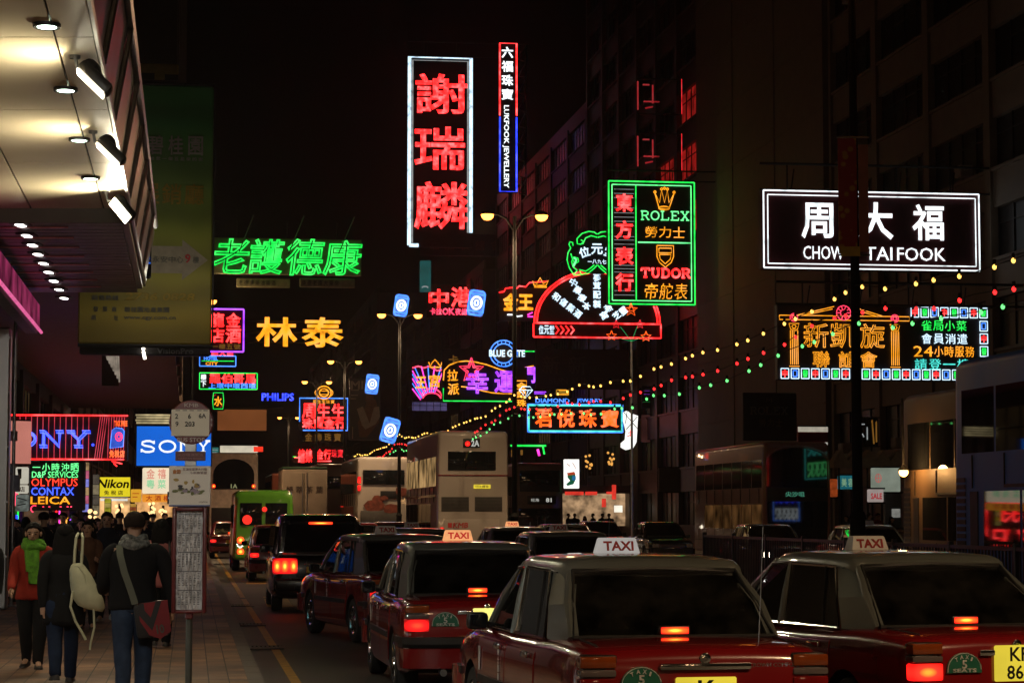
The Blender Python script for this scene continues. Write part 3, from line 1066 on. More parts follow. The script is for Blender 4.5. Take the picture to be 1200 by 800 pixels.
# --- tall red lettered sign
s = Sign('neon_sign', 'tall vertical sign with three huge red characters in a broken white border', 477, 62, 554, 290, 235, group=GR)
bw = 2.3 / s.S
s.lines('ice', [[(479, 288), (479, 64), (552, 64), (552, 272)], [(479, 288), (490, 288)]], bw, 'border_tube')
s.lines('dim_white', [[(482.5, 285), (482.5, 67.5), (548.5, 67.5), (548.5, 272)]], .5 * bw, 'border_tube')
s.text('red', [('謝', 517, 107, 60, 46), ('瑞', 515, 172, 58, 50), ('麟', 517, 240, 62, 54)], bold=.016)
s.brackets(2, 1.5, 6)

# --- narrow vertical jewellery sign
s = Sign('neon_sign', 'narrow vertical sign, red border above and blue border below, beside the tall red lettered sign', 584, 46, 607, 226, 200, group=GR)
r = 1.0 / s.S
s.lines('red', [[(585.5, 134), (585.5, 47.5), (605.5, 47.5), (605.5, 134)]], r, 'border_tube')
s.lines('blue', [[(585.5, 136), (585.5, 224.5), (605.5, 224.5), (605.5, 136)]], r, 'border_tube')
s.column('white', '六福珠寶', 594.5, 13, 50, 117, .74, bold=.03)
s.text('white', [('LUKFOOK JEWELLERY', 592.5, 171, 98, 7.5, -PI / 2)], bold=.02)
mb = MB()
for k in range(9):
    z0 = s.h * k / 9
    mb.cyl((s.w / 2 + .1, .2, z0), (s.w / 2 + .9, 1.2, z0 + s.h / 9), .05, n=5)
    mb.cyl((s.w / 2 + .1, .2, z0), (s.w / 2 + .9, 1.2, z0), .05, n=5)
mb.cyl((s.w / 2 + .9, 1.2, 0), (s.w / 2 + .9, 1.2, s.h), .07, n=5)
mb.build('steel_frame', MATS['steel'], s.t)

# --- green outlined characters on a cream board
s = Sign('neon_sign', 'wide cream board with four green outlined characters hung from the left buildings', 249, 279, 424, 322, 96, board='sign_cream', group=GR)
cs = [('老', 271, 301, 40, 40), ('護', 312, 301, 38, 40), ('德', 357, 301, 42, 42), ('康', 402, 301, 42, 40)]
s.text(None, cs, 'lettering_ground', bold=.02, m=MATS['sign_black'], y=-.02, shear=.12)
s.text('green', cs, 'neon_outline', bold=.02, tube=.95 / s.S, shear=.12)
s.brackets(3, .7, -6)
for a, b in ((277, 340), (351, 416)):
    q = Sign('small_sign', 'small unlit cream board below the green lettered board, %s one' % ('left' if a < 300 else 'right'), a, 326, b, 337, 96, cat='sign', board='sign_cream', depth=.08)
    q.text(None, [(ch, a + 5 + i * 6.4, 331.5, 4.6, 6) for i, ch in enumerate('老德康藥油藥酒' if a < 300 else '康德老護大藥房')], bold=.0, m=MATS['sign_black'], y=-.02)

# --- amber two character sign
s = Sign('neon_sign', 'two thick amber characters without a board hanging left of the tall sign', 300, 372, 402, 407, 128, no_board=True, group=GR)
s.text('amber', [('林', 324, 389, 46, 33), ('泰', 378, 389, 46, 34)], bold=.022)
mb = MB()
for z in (.25, s.h * .5, s.h - .2):
    mb.cyl((-s.w / 2 - 3, .12, z), (s.w / 2, .12, z), .05, n=5)
mb.build('steel_frame', MATS['steel_dark'], s.t)

# --- purple bordered red sign
s = Sign('neon_sign', 'red sign in a purple border half hidden behind the green banner', 236, 361, 286, 413, 72, board='sign_maroon', group=GR)
s.rect('purple', 237, 362, 285, 412, 1.0 / s.S)
s.text('red', [('龍', 254, 375, 16, 16), ('金', 273, 375, 16, 16), ('店', 254, 393, 16, 16), ('酒', 273, 393, 17, 16)], bold=.026)
s.row('dim_amber', '一樓五號', 247, 282, 406, 6)
# --- small blue bordered sign
s = Sign('neon_sign', 'small sign in a pale blue border with two stacked rows below the purple bordered sign', 233, 410, 277, 430, 76, group=GR)
s.rect('sky_blue', 234, 417, 276, 429, .6 / s.S)
s.row('red', '金龍大飯', 238, 274, 413.5, 7, bold=.03)
s.text('sky_blue', [('HOTEL', 247, 420, 16, 4)], bold=.03)
s.text('amber', [('CITY', 248, 426, 14, 3.6)], bold=.03)
s.lines('green', [[(236, 423), (274, 423)]], .45 / s.S)
# --- green bordered red sign
s = Sign('neon_sign', 'flat sign with four red characters in a thin green border', 233, 436, 302, 457, 86, group=GR)
s.rect('green', 234, 437, 301, 456, .6 / s.S)
s.column('white', '樓下', 238.5, 6, 438, 454, .8)
s.row('red', '羅伯哥馬', 245, 300, 443.5, 10.5, bold=.028)
s.row('sky_blue', '上環中環西環', 244, 300, 452, 5.5)
# --- lantern, brand letters
s = Sign('neon_sign', 'small green lantern with one amber character below the green bordered sign', 248, 458, 263, 481, 90, group=GR)
s.lines('green', [[(250, 460), (261, 460), (262, 470), (261, 479), (250, 479), (249, 470), (250, 460)]], .4 / s.S)
s.text('amber', [('水', 255.5, 470, 9, 11)], bold=.02)
s.lines('dim_red', [[(250, 464), (253, 462)], [(258, 477), (261, 475)]], .6 / s.S)
s = Sign('neon_sign', 'row of blue brand letters without a board far down the street', 306, 460, 345, 470, 200, no_board=True, group=GR)
s.text('blue', [('PHILIPS', 325.5, 465, 37, 8.4)], bold=.026)
mb = MB()
mb.box(-s.w / 2, s.w / 2, .02, .12, 0, s.h)
mb.build('board', MATS['sign_night'], s.t, 0)
# --- blue bordered jeweller sign with round gold emblem
s = Sign('neon_sign', 'square sign with two rows of red characters in a blue border under a gold emblem', 350, 465, 408, 505, 168, group=GR)
s.lines('sky_blue', [[(351, 494), (351, 466.5), (407, 466.5), (407, 504), (355, 504)]], .7 / s.S, 'border_tube')
s.row('red', '周生生', 353, 405, 481.5, 17, bold=.022)
s.row('red', '珠寶金行', 354, 405, 496, 11, bold=.05)
s.row('amber', '周生生珠寶', 366, 392, 470.5, 4.4, bold=.0)
s = Sign('round_emblem', 'round gold ring emblem standing above the blue bordered sign', 369, 451, 390, 469, 168, no_board=True, cat='emblem')
s.lines('amber', [arc(379.5, 460, 8.5, 7.8, 0, 360, 20), arc(379.5, 460, 5.4, 4.8, 0, 360, 16)], .75 / s.S)
s.lines('amber', [[(375, 458), (384, 458)], [(375, 462), (384, 462)], arc(379.5, 460, 10.5, 6, 140, 220, 6), arc(379.5, 460, 10.5, 6, -40, 40, 6)], .45 / s.S)
mb = MB()
mb.cyl((0, .1, -.2), (0, .1, s.h), .06, n=6)
mb.build('mast', MATS['steel_dark'], s.t)
s = Sign('shop_sign', 'unlit dark sign with faint gold characters under the blue bordered sign', 354, 506, 403, 518, 170, cat='sign')
s.row('dim_amber', '金飾珠寶', 356, 401, 512, 9, fill=.7)
s = Sign('neon_sign', 'low red sign hung above the white box truck', 343, 523, 402, 542, 176, no_board=True, group=GR)
s.row('red', '鐘錶', 349, 366, 534, 15, bold=.026)
s.row('red', '金行', 370, 388, 532, 11, bold=.03)
s.row('deep_red', '珠寶', 388, 402, 531, 9, bold=.03)
s.lines('red', [[(345, 536), (366, 536)], [(372, 540), (388, 540)]], .6 / s.S)
s.lines('green', [[(343, 535), (347, 535)]], .5 / s.S)
mb = MB()
mb.box(-s.w / 2, s.w / 2, .05, .2, 0, s.h)
mb.build('board', MATS['sign_maroon'], s.t, 0)
# --- orange hoarding
s = Sign('billboard', 'plain dull orange billboard above the far dark bus', 255, 479, 312, 505, 140, board=emat('orange_board', (0.20, 0.062, 0.018), 1.0, .35, .4), cat='billboard')
s.brackets(2, .1, 1)
mb = MB()
mb.box(-s.w / 2 - .05, s.w / 2 + .05, -.03, 0, -.05, .04).box(-s.w / 2 - .05, s.w / 2 + .05, -.03, 0, s.h - .04, s.h + .05)
mb.build('frame', MATS['steel_dark'], s.t, 0)
# lit strip and little signs above the far bus
s = Sign('light_box', 'slim white light box above the far bus at the road end', 258, 522, 302, 530, 150, board=emat('white_strip', (0.9, 0.8, 0.6), 1.0, .5, .8), cat='light box')
s.panel(emat('red_strip', (1.2, .05, .02), 1.0, .3), 297, 523, 308, 529, 'red_panel', y=-.05)
s = Sign('light_box', 'tiny teal light box left of the slim white one', 247, 524, 256, 533, 150, board=emat('teal_strip', (0.03, 0.16, 0.14), 1.0, .5, 2), cat='light box')
s.lines('dim_white', [[(248, 527), (255, 527)], [(248, 530), (254, 530)]], .4 / s.S)
# --- clothing poster
s = Sign('poster', 'tall dark poster of a figure in a white vest beside the far lamps', 409, 443, 446, 516, 150, board=mat('poster_dark', (0.05, 0.045, 0.045), 0.5), cat='poster')
pw = mat('poster_pale', (0.45, 0.40, 0.34), 0.6)
ps = mat('poster_skin', (0.20, 0.10, 0.06), 0.6)
s.text(None, [('MI', 418, 451, 14, 9)], bold=.03, m=pw)
s.lines(None, [[(411, 457), (420, 457)], [(411, 463), (419, 463)], [(411, 467), (417, 467)], [(413, 500), (413, 514)]], .6 / s.S, 'lettering', m=pw, y=-.02)
s.poly(ps, [(427, 478), (431, 466), (440, 468), (443, 480), (444, 495), (430, 512), (421, 512), (419, 495)], 'figure')
s.poly(pw, [(418, 479), (425, 476), (433, 496), (438, 477), (444, 476), (445, 488), (440, 497), (428, 503), (424, 498)], 'vest', y=-.045)
s.poly(ps, [(429, 462), (437, 462), (438, 470), (433, 474), (428, 470)], 'head', y=-.05)

# --- blue can lanterns
def can(cx, cy, d, tilt, label, w=.62, h=.98):
    t = thing('can_lantern', label, 'lantern', P(cx, cy, d), ANG, 'blue can lanterns on the lamp posts')
    M = Matrix.Rotation(tilt, 4, 'Y')
    mb = MB()
    mb.rbox(-w / 2, w / 2, -.05, .15, -h / 2, h / 2, .10, 3, M)
    mb.build('body', emat('can_blue', (0.16, 0.36, 1.25), 1.0, .6, 6), t)
    mb = MB()
    pts = [(-w * .46, -h * .36), (-w * .3, -h * .47), (w * .3, -h * .47), (w * .46, -h * .36), (w * .46, h * .36), (w * .3, h * .47), (-w * .3, h * .47), (-w * .46, h * .36)]
    mb.tube([M @ Vector((a, -.09, b)) for a, b in pts], .035, 5, closed=True)
    for z in (-.33, .33):
        mb.cyl(M @ Vector((-w * .44, -.09, z * h)), M @ Vector((w * .44, -.09, z * h)), .03, n=5)
    mb.build('outline_tube', neon('sky_blue'), t)
    mb = MB()
    mb.tube([M @ Vector((.31 * w * math.cos(a * PI / 9), -.09, .24 * h * math.sin(a * PI / 9))) for a in range(18)], .05, 5, closed=True)
    mb.tube([M @ Vector((.12 * w * math.cos(a * PI / 6), -.09, .11 * h * math.sin(a * PI / 6))) for a in range(12)], .04, 5, closed=True)
    mb.build('oval_tube', neon('white'), t)
    mb = MB()
    mb.cyl((0, .1, -h * .2), (0, .45, -h * .2), .03, n=6).cyl((0, .1, h * .2), (0, .45, h * .2), .03, n=6)
    mb.build('bracket', MATS['steel_dark'], t)
can(470, 358, POLES[2][1] - .6, R(8), 'blue can lantern on the lamp post left of the red karaoke sign')
can(558, 355, 92, R(8), 'blue can lantern in front of the red karaoke sign', .68, 1.05)
can(436, 450, POLES[3][1] - .6, R(6), 'upright blue can lantern at the top of the tall poster', .75, 1.15)
can(457, 504, 100, R(16), 'tilted blue can lantern above the pale bus among the light strings', .72, 1.1)

# --- red karaoke sign with amber characters
s = Sign('neon_sign', 'red outlined karaoke sign behind the blue can lantern', 500, 333, 566, 370, 250, no_board=True, group=GR)
s.text('red', [('中', 514, 350, 22, 21), ('港', 540, 348, 22, 22)], 'neon_outline', bold=.02, tube=.75 / s.S)
s.row('pink', '卡拉OK夜總', 503, 548, 365, 7.5, bold=.03)
for col, k in (('blue', 0), ('red', 4), ('green', 8)):
    s.lines(col, [arc(580 + k, 359, 7, 9, 130, 230, 8)], .8 / s.S)
mb = MB()
mb.box(-s.w / 2, s.w / 2, .05, .3, -.2, s.h)
mb.build('board', MATS['sign_black'], s.t, 0)
s = Sign('neon_sign', 'amber two character sign under a red roof line left of the red fan', 585, 326, 660, 373, 175, no_board=True, group=GR)
s.text('amber', [('金', 598, 354, 16, 19), ('王', 616, 354, 16, 17)], 'neon_outline', bold=.03, tube=.8 / s.S)
s.text('amber', [('金', 598, 354, 13, 16), ('王', 616, 354, 13, 14)], bold=.0)
s.lines('red', [[(584, 343), (590, 342), (592, 338), (600, 337), (602, 341), (608, 335), (616, 336), (620, 331), (642, 329)]], .8 / s.S)
s.lines('amber', [[(626, 336), (641, 336)], [(626, 334), (624, 329), (629, 332), (633, 325), (637, 332), (643, 328), (640, 334), (626, 334)]], .8 / s.S)
s.lines('white', [[(594, 369), (602, 369), (606, 371), (612, 370)]], .9 / s.S)
s.lines('magenta', [[(618, 369), (624, 366)], [(618, 371), (625, 371)]], .9 / s.S)
mb = MB()
mb.box(-s.w / 2, s.w / 2, .08, .3, -.2, s.h - .7)
mb.build('board', MATS['sign_brown'], s.t, 0)

# --- red fan sign with green scroll emblem
s = Sign('neon_sign', 'red half round fan sign with white characters on its rays', 623, 316, 777, 397, 140, no_board=True, group=GR)
mb = MB()
mb.prism([(s.x(a), s.z(b)) for a, b in [(624, 396), (776, 396)] + arc(700, 378, 76, 62, 0, 180, 24)], .02, .3)
mb.build('board', mat('fan_board', (0.028, 0.004, 0.004), .6), s.t, 0)
s.lines('red', [arc(700, 378, 75, 62, 0, 180, 30), arc(700, 378, 72, 59, 0, 180, 30)], 1.0 / s.S, 'arc_tube')
s.rect('red', 624, 379, 776, 395.5, .9 / s.S)
rays = []
for st, xy, rot in (('和傷藥酒', [(651, 348), (659.7, 354.4), (668.2, 361), (676.6, 367.6)], -.65), ('中藥療本', [(671.5, 331), (676.6, 339.8), (681.8, 349), (687, 358.4)], -1.05 + .0),
                    ('蔘茸配製', [(699.6, 324.6), (699.6, 334.3), (699.6, 345), (699.6, 356)], 0), ('燕窩', [(713, 360.5), (708, 369)], .5), ('靈芝', [(731, 363.5), (723, 369)], .7)):
    for ch, (a, b) in zip(st, xy):
        rays.append((ch, a, b, 8.6, 8.6, rot if rot > -1 else -.5))
s.text('ice', rays, 'ray_lettering', bold=.03)
s.row('ice', '位元堂', 630, 649, 387, 10, bold=.02)
s.lines('red', [[(650 + k * 6, 382), (654 + k * 6, 387), (650 + k * 6, 392)] for k in range(4)], .9 / s.S, 'arrow_tube')
s = Sign('emblem_sign', 'green scroll framed emblem with white characters above the red fan', 662, 270, 742, 324, 139, no_board=True)
Z = lambda pts: [(640 + a / 5.336, 260 + b / 5.336) for a, b in pts]
mir = lambda pts: [(2 * 700 - a, b) for a, b in pts]
P1 = Z([(318, 75), (300, 62), (265, 58), (222, 72), (190, 105), (192, 138), (215, 140), (232, 122), (215, 112)])
P2 = Z([(225, 140), (245, 100), (280, 85), (318, 95)])
P3 = Z([(165, 150), (162, 130), (145, 126), (138, 142), (150, 165), (132, 195), (126, 240), (140, 290), (170, 335), (215, 332), (262, 322), (300, 290), (318, 270)])
P4 = Z([(170, 330), (190, 305), (165, 285), (155, 250), (168, 222), (195, 228), (200, 250), (180, 262), (165, 245), (150, 200)])
P5 = Z([(215, 330), (205, 300), (245, 310), (270, 295), (300, 270)])
mb = MB()
mb.prism([(s.x(a), s.z(b)) for a, b in arc(700, 297, 36, 24, 0, 360, 24)[:-1]], .03, .25)
mb.build('board', MATS['sign_black'], s.t, 0)
s.lines('green', [q for p in (P1, P2, P3, P4, P5) for q in (p, mir(p))], .75 / s.S, 'scroll_tube')
s.lines('pale_green', [Z([(170, 225), (185, 240), (175, 262), (165, 280)])], 1.3 / s.S, 'scroll_tube')
s.text('ice', [('位', 684.5, 295.5, 12, 11.5, .3), ('元', 699.5, 291.5, 13, 12), ('堂', 715, 295, 12, 11.5, -.3)], bold=.025)
s.row('ice', '一八九七', 688, 711, 306.5, 5)

# --- green bordered watch sign
s = Sign('neon_sign', 'green bordered watch sign with an amber crown and shield', 711, 210, 817, 358, 128, group=GR, depth=.4)
r = .75 / s.S
s.rect('green', 712.5, 211.5, 815.5, 356.5, r * 1.2)
s.rect('pale_green', 716.5, 215.5, 811.5, 352.5, r * .8)
s.lines('green', [[(745, 216), (745, 353)]], r, 'divider_tube')
s.lines('pale_green', [[(747.5, 283.5), (811, 283.5)]], r, 'divider_tube')
s.lines('dim_white', [[(719, y), (743, y)] for y in (221, 226, 231, 243, 249, 254, 259, 264, 277, 281, 286, 291, 311, 315, 319, 341, 346)], .3 / s.S, 'white_line_tube', y=-.03)
s.text('red', [('東', 731, 237, 19, 20), ('方', 731, 269, 19, 20), ('表', 731, 300, 20, 20), ('行', 731, 331, 20, 20)], bold=.03, y=-.09)
s.lines('amber', [[(768, 225), (773, 243), (785, 243), (791, 225), (785, 236), (783, 221), (779.5, 236), (776, 221), (773.5, 236), (768, 225)], arc(779, 242.5, 6.5, 2.2, 0, 360, 12)] +
        [arc(a, b, 1.3, 1.3, 0, 360, 8) for a, b in ((768, 223.5), (776, 219.8), (783, 219.8), (791, 223.5), (779.5, 219))], .65 / s.S, 'crown_tube')
mb = MB()
serif_into(mb, 'ROLEX', s.x(751), s.x(809), s.z(256.5), s.z(246.5), .75 / s.S, -.06)
mb.build('lettering', neon('pale_green'), s.t, 60)
s.row('amber', '勞力士', 755, 805, 271, 13, bold=.0)
s.lines('amber', [[(770, 287), (790, 287), (790, 300), (787, 307), (780, 312.5), (773, 307), (770, 300), (770, 287)], [(772.5, 290), (787.5, 290), (787.5, 295.5), (772.5, 295.5), (772.5, 290)],
                  [(773, 297.5), (787, 297.5), (786, 303), (780, 308.5), (774, 303), (773, 297.5)]], .6 / s.S, 'shield_tube')
mb = MB()
serif_into(mb, 'TUDOR', s.x(751), s.x(810), s.z(324.5), s.z(314.5), 1.35 / s.S, -.06)
mb.build('lettering', neon('red'), s.t, 60)
s.row('amber', '帝舵表', 754, 808, 341, 19, bold=-.005, shear=.1)
s.brackets(2, .6, 3)

# --- white bordered maroon sign
s = Sign('neon_sign', 'wide maroon sign with white letters in a double white border', 889, 223, 1155, 317, 84, board='sign_maroon', group=GR, depth=.5)
r = .8 / s.S
s.rect('white', 891, 224.5, 1153.5, 315.5, r * 1.1)
s.rect('white', 896, 229.5, 1149, 310.5, r * .8)
cs = [('周', 956, 259, 37, 40), ('大', 1027, 258, 40, 42), ('福', 1091, 259, 37, 41)]
s.text('white', cs, bold=.012)
s.text('white', cs, 'neon_outline', bold=.012, tube=.8 / s.S)
s.text('white', [('CHOW', 963, 297, 49, 15.5), ('TAI', 1030, 297, 33, 15.5), ('FOOK', 1082, 297, 59, 15.5)], bold=.012)
s.brackets(4, 1.0, 2.5)

# --- mahjong club sign
s = Sign('neon_sign', 'wide black club sign with amber temple columns and coloured border tiles', 908, 357, 1166, 446, 80, group=GR, depth=.4)
r = .45 / s.S
am = [[(910, 370.5), (1067, 370.5), (1067, 375.5), (910, 375.5), (910, 370.5)], [(932, 370), (970, 361), (976, 359.5)], [(940, 370), (974, 362.5)], [(998, 359.5), (1034, 370)], [(1000, 362.5), (1026, 370)]]
for c in (927.5, 1049.5):
    am += [[(c + k, 388), (c + k, 428)] for k in (-4.4, -2.2, 0, 2.2, 4.4)]
    am += [[(c - 6, 380), (c + 6, 380), (c + 4, 387), (c - 4, 387), (c - 6, 380)], [(c - 6, 430), (c + 6, 430)], arc(c, 383.5, 2.5, 2, 0, 360, 8)]
s.lines('amber', am, r, 'temple_tube')
pk = []
for a, b, rr in ((927, 373, 4.6), (987, 367, 8.6), (1049, 373, 4.6)):
    pk += [arc(a, b, rr, rr, 0, 360, 16), arc(a, b, rr * .45, rr * .45, 0, 360, 10)] + [[(a + rr * .45 * math.cos(k * PI / 5), b + rr * .45 * math.sin(k * PI / 5)), (a + rr * math.cos(k * PI / 5), b + rr * math.sin(k * PI / 5))] for k in range(10)]
s.lines('pink', pk, r, 'rosette_tube', y=-.1)
cs = [('新', 954, 393.5, 29, 28), ('凱', 986, 393.5, 29, 28), ('旋', 1022, 393.5, 29, 28), ('聯', 960, 421.5, 20, 18), ('誼', 992, 421.5, 21, 18), ('會', 1017, 421.5, 20, 18)]
s.text('amber', cs, 'neon_outline', bold=.025, tube=.45 / s.S)
s.text('dim_amber', cs, bold=-.01)
s.row('green', '雀局小菜', 1081, 1138, 380.5, 12, bold=.008)
s.row('ice', '會員消遣', 1081, 1139, 396, 12, bold=.008)
s.row('amber', '24小時服務', 1071, 1147, 411, 12.5, bold=.008)
s.row('cyan', '請登一樓', 1072, 1141, 426, 12.5, bold=.008)
tiles = [(1074 + 12 * k, 365) for k in range(8)] + [(1158, 380.5), (1158, 395.5), (1158, 410.5)] + [(916 + 12.2 * k, 438.5) for k in range(21)]
tcol = ['red', 'green', 'sky_blue']
tcm = {}
for i, (a, b) in enumerate(tiles):
    c = tcol[i % 3] if i < 11 else ['sky_blue', 'green', 'red'][i % 3]
    if c not in tcm:
        w, h = 4.6 / s.S, 5.8 / s.S
        mb = MB()
        cc = [(-w, 0, -h), (w, 0, -h), (w, 0, h), (-w, 0, h)]
        for k in range(4):
            mb.cyl(cc[k], cc[(k + 1) % 4], .55 / s.S, n=5)
        mb.use(1)
        if c == 'sky_blue':
            cc = [(-w * .5, 0, -h * .6), (w * .5, 0, -h * .6), (w * .5, 0, h * .6), (-w * .5, 0, h * .6)]
            for k in range(4):
                mb.cyl(cc[k], cc[(k + 1) % 4], .5 / s.S, n=5)
        else:
            text_into(mb, '發' if c == 'green' else '中', 0, 0, w * 1.3, h * 1.4, 0, .03)
        tcm[c] = mb.build('tile', [neon('ice'), neon(c)], s.t, 60)
        o = tcm[c]
    else:
        o = dup(tcm[c])
    o.location = (s.x(a), -.06, s.z(b))
s.brackets(4, .8, 2.5)

# --- crowned fan sign
s = Sign('neon_sign', 'small pink and blue sunburst fan sign with amber characters and crown', 482, 422, 521, 470, 255, group=GR, board='sign_violet')
ctr = (504, 474)
ln = [[(ctr[0] + 12 * math.cos(R(a)), ctr[1] - 14 * math.sin(R(a))), (ctr[0] + 50 * math.cos(R(a)), ctr[1] - 46 * math.sin(R(a)))] for a in range(66, 165, 9)]
ln = [[p, (max(483, min(520, q[0])), max(426, q[1]))] for p, q in ln]
s.lines('magenta', ln[::2], .8 / s.S, 'ray_tube')
s.lines('sky_blue', ln[1::2], .6 / s.S, 'ray_tube')
s.lines('pink', [[(483, 431), (490, 429), (496, 431), (503, 429), (512, 434), (519, 433)], arc(506, 468, 11, 8, 10, 170, 10), arc(506, 466, 12, 11, 10, 170, 10)], .9 / s.S, 'ray_tube')
s.text('amber', [('王', 493, 448, 12, 13), ('宮', 509, 446, 13, 14)], bold=.03, y=-.15)
s.lines('amber', [[(503, 430), (517, 430)], [(502, 424), (504, 429), (506, 425), (509.5, 421), (513, 425), (516, 429), (518, 424)]], .8 / s.S, 'crown_tube', y=-.15)
s = Sign('lit_window', 'bluish lit window strip under the sunburst fan sign', 483, 471, 524, 481, 256, cat='window', board=emat('window_violet', (0.10, 0.08, 0.20), 1.0, .6, .5))
s.lines(None, [[(484 + k * 8, 471), (484 + k * 8, 481)] for k in range(6)] + [[(483, 475), (524, 475)]], .35 / s.S, 'mullion', m=MATS['steel_dark'], y=-.02)

# --- purple karaoke board
s = Sign('neon_sign', 'violet board with big purple characters, a pink star and amber waves', 518, 409, 628, 472, 192, group=GR, board='sign_violet', depth=.5)
r = .7 / s.S
s.lines('amber', [[(520, 434), (526, 428), (536, 424), (546, 423), (556, 424), (570, 427), (584, 432), (598, 436), (612, 431), (626, 428)],
                  [(540, 453), (550, 454), (562, 457), (576, 460), (590, 461), (600, 461)], [(520, 434), (519, 446)]], r, 'wave_tube')
s.text('amber', [('拉', 530, 440, 12, 13), ('派', 531, 456, 13, 13)], bold=.02)
s.text('dim_amber', [('卡', 531, 422, 11, 11)], bold=.02)
s.lines('pink', [star(552, 434, 15) + star(552, 434, 15)[:1], star(552, 434, 9.5) + star(552, 434, 9.5)[:1]], r, 'star_tube', y=-.12)
s.text('purple', [('幸', 559, 448, 25, 25), ('運', 591, 447, 22, 24), ('門', 621.5, 439, 11, 17)], 'neon_outline', bold=.03, tube=.75 / s.S, y=-.16)
s.lines('green', [[(519, 455), (519, 470), (600, 470)], [(611, 411), (627, 411)], [(610, 435), (610, 445)], [(613, 435), (613, 445)]], r, 'green_tube')
s = Sign('round_sign', 'round blue ring sign with a white name across it above the purple characters', 572, 397, 616, 431, 187, no_board=True, cat='neon sign', group=GR)
s.lines('sky_blue', [arc(590, 414, 16, 15.5, 0, 360, 24), arc(590, 414, 12, 11.5, 0, 360, 20)], .7 / s.S, 'ring_tube')
s.poly(mat('sign_bronze', (0.22, 0.11, 0.05), .5), arc(590, 414, 10.5, 10, 0, 360, 16)[:-1], 'centre_disc', y=-.02)
s.poly(MATS['sign_night'], arc(590, 414, 17, 16.5, 0, 360, 20)[:-1], 'board', y=.02, t=.2)
s.text('ice', [('BLUE GATE', 594, 414, 42, 7.5)], bold=.035, y=-.12)
s.lines('sky_blue', [[(590 + 12 * math.cos(R(a)), 414 - 11.5 * math.sin(R(a))), (590 + 16 * math.cos(R(a)), 414 - 15.5 * math.sin(R(a)))] for a in (60, 80, 100, 120, 240, 260, 280, 300)], .5 / s.S, 'ring_tube')

# --- blue bordered orange character sign
s = Sign('neon_sign', 'wide sign with four orange characters in a thick blue border', 617, 473, 731, 507, 150, group=GR, board='sign_night', depth=.4)
s.rect('cyan', 619, 475, 729.5, 505, 1.0 / s.S)
s.rect('sky_blue', 617.8, 473.8, 730.6, 506.2, .7 / s.S, y=-.03)
s.row('orange', '君悅珠寶', 624, 728, 490, 20, fill=.76, bold=.03)
s.text('sky_blue', [('DIAMOND', 647, 469.5, 40, 5), ('JEWELRY', 691, 469.5, 30, 5)], bold=.02)
# --- small things beside it
s = Sign('diamond_sign', 'small white diamond outline with a violet bar beside the round blue sign', 606, 452, 642, 468, 150, no_board=True, cat='neon sign')
s.lines('ice', [[(608, 457), (612, 453), (621, 453), (624, 457), (616, 466), (608, 457)], [(608, 457), (624, 457)], [(613, 457), (616, 465), (619, 457)]], .55 / s.S)
s.lines('purple', [[(626, 461), (640, 461)], [(626, 459), (640, 459)]], .5 / s.S)
s = Sign('small_sign', 'small amber light box above the blue bordered orange character sign', 652, 456, 667, 463, 149, board=emat('amber_box', (.5, .26, .02), 1.0, .3), cat='sign')
s.lines('amber', [[(653, 457), (666, 457), (666, 462), (653, 462)]], .4 / s.S)
s = Sign('amber_sign', 'amber vertical neon cluster behind the tallest lamp post', 604, 430, 618, 478, 186, no_board=True, cat='neon sign')
s.column('amber', '金銀珠', 611, 11, 447, 477, .8, bold=.026)
s.lines('amber', [[(605, 446), (617, 446), (617, 452), (605, 452), (605, 446)]], .6 / s.S)
mb = MB(); mb.box(-s.w / 2, s.w / 2, .05, .2, 0, s.h); mb.build('board', MATS['sign_brown'], s.t, 0)

# --- white stocking and the white light box with a sock
wl = emat('white_lightbox', (1.6, 1.6, 1.5), 1.0, .35, 1.0)
s = Sign('stocking_sign', 'white stocking shaped light box hung at the end of the blue bordered sign', 727, 480, 749, 528, 138, no_board=True, cat='light box')
s.poly(wl, [(735, 481), (739, 484), (748, 487), (747, 505), (746, 518), (742, 525), (734, 527), (728, 524), (728, 519), (733, 515), (734, 505), (731, 493), (731, 483)], 'body', y=0, t=.25)
s.lines('red', [[(736, 507), (742, 506)], [(739, 504), (739, 511)], [(735, 511), (741, 509)]], .55 / s.S, 'lettering', y=-.04)
s.lines(None, [[(731, 483), (748, 503)], [(735, 481), (733, 496)], [(747, 488), (734, 503)]], .45 / s.S, 'cross_wires', m=MATS['steel_dark'], y=-.03)
s = Sign('light_box', 'upright white light box with a green sock picture above the lit shop', 661, 538, 679, 572, 146, board=wl, cat='light box')
s.poly(emat('sock_green', (.01, .11, .05), 1.0), [(665, 555), (674, 555), (675, 561), (672, 567), (665, 569), (663.5, 567), (668, 563), (665, 559)], 'sock', y=-.02, t=.018)
s.poly(emat('sock_red', (.5, .06, .02), 1.0), [(664, 554), (673, 552.5), (674.5, 555.5), (666, 557)], 'sock_top', y=-.03, t=.018)
s.poly(emat('sock_blue', (.02, .16, .35), 1.0), [(671, 557), (675, 558), (674, 563), (670, 562)], 'sock_side', y=-.03, t=.018)
s.lines(None, [[(664, 543), (668, 546)], [(671, 542), (675, 549)]], .4 / s.S, 'lettering', m=emat('pink_mark', (.6, .3, .28), 1.0), y=-.02)

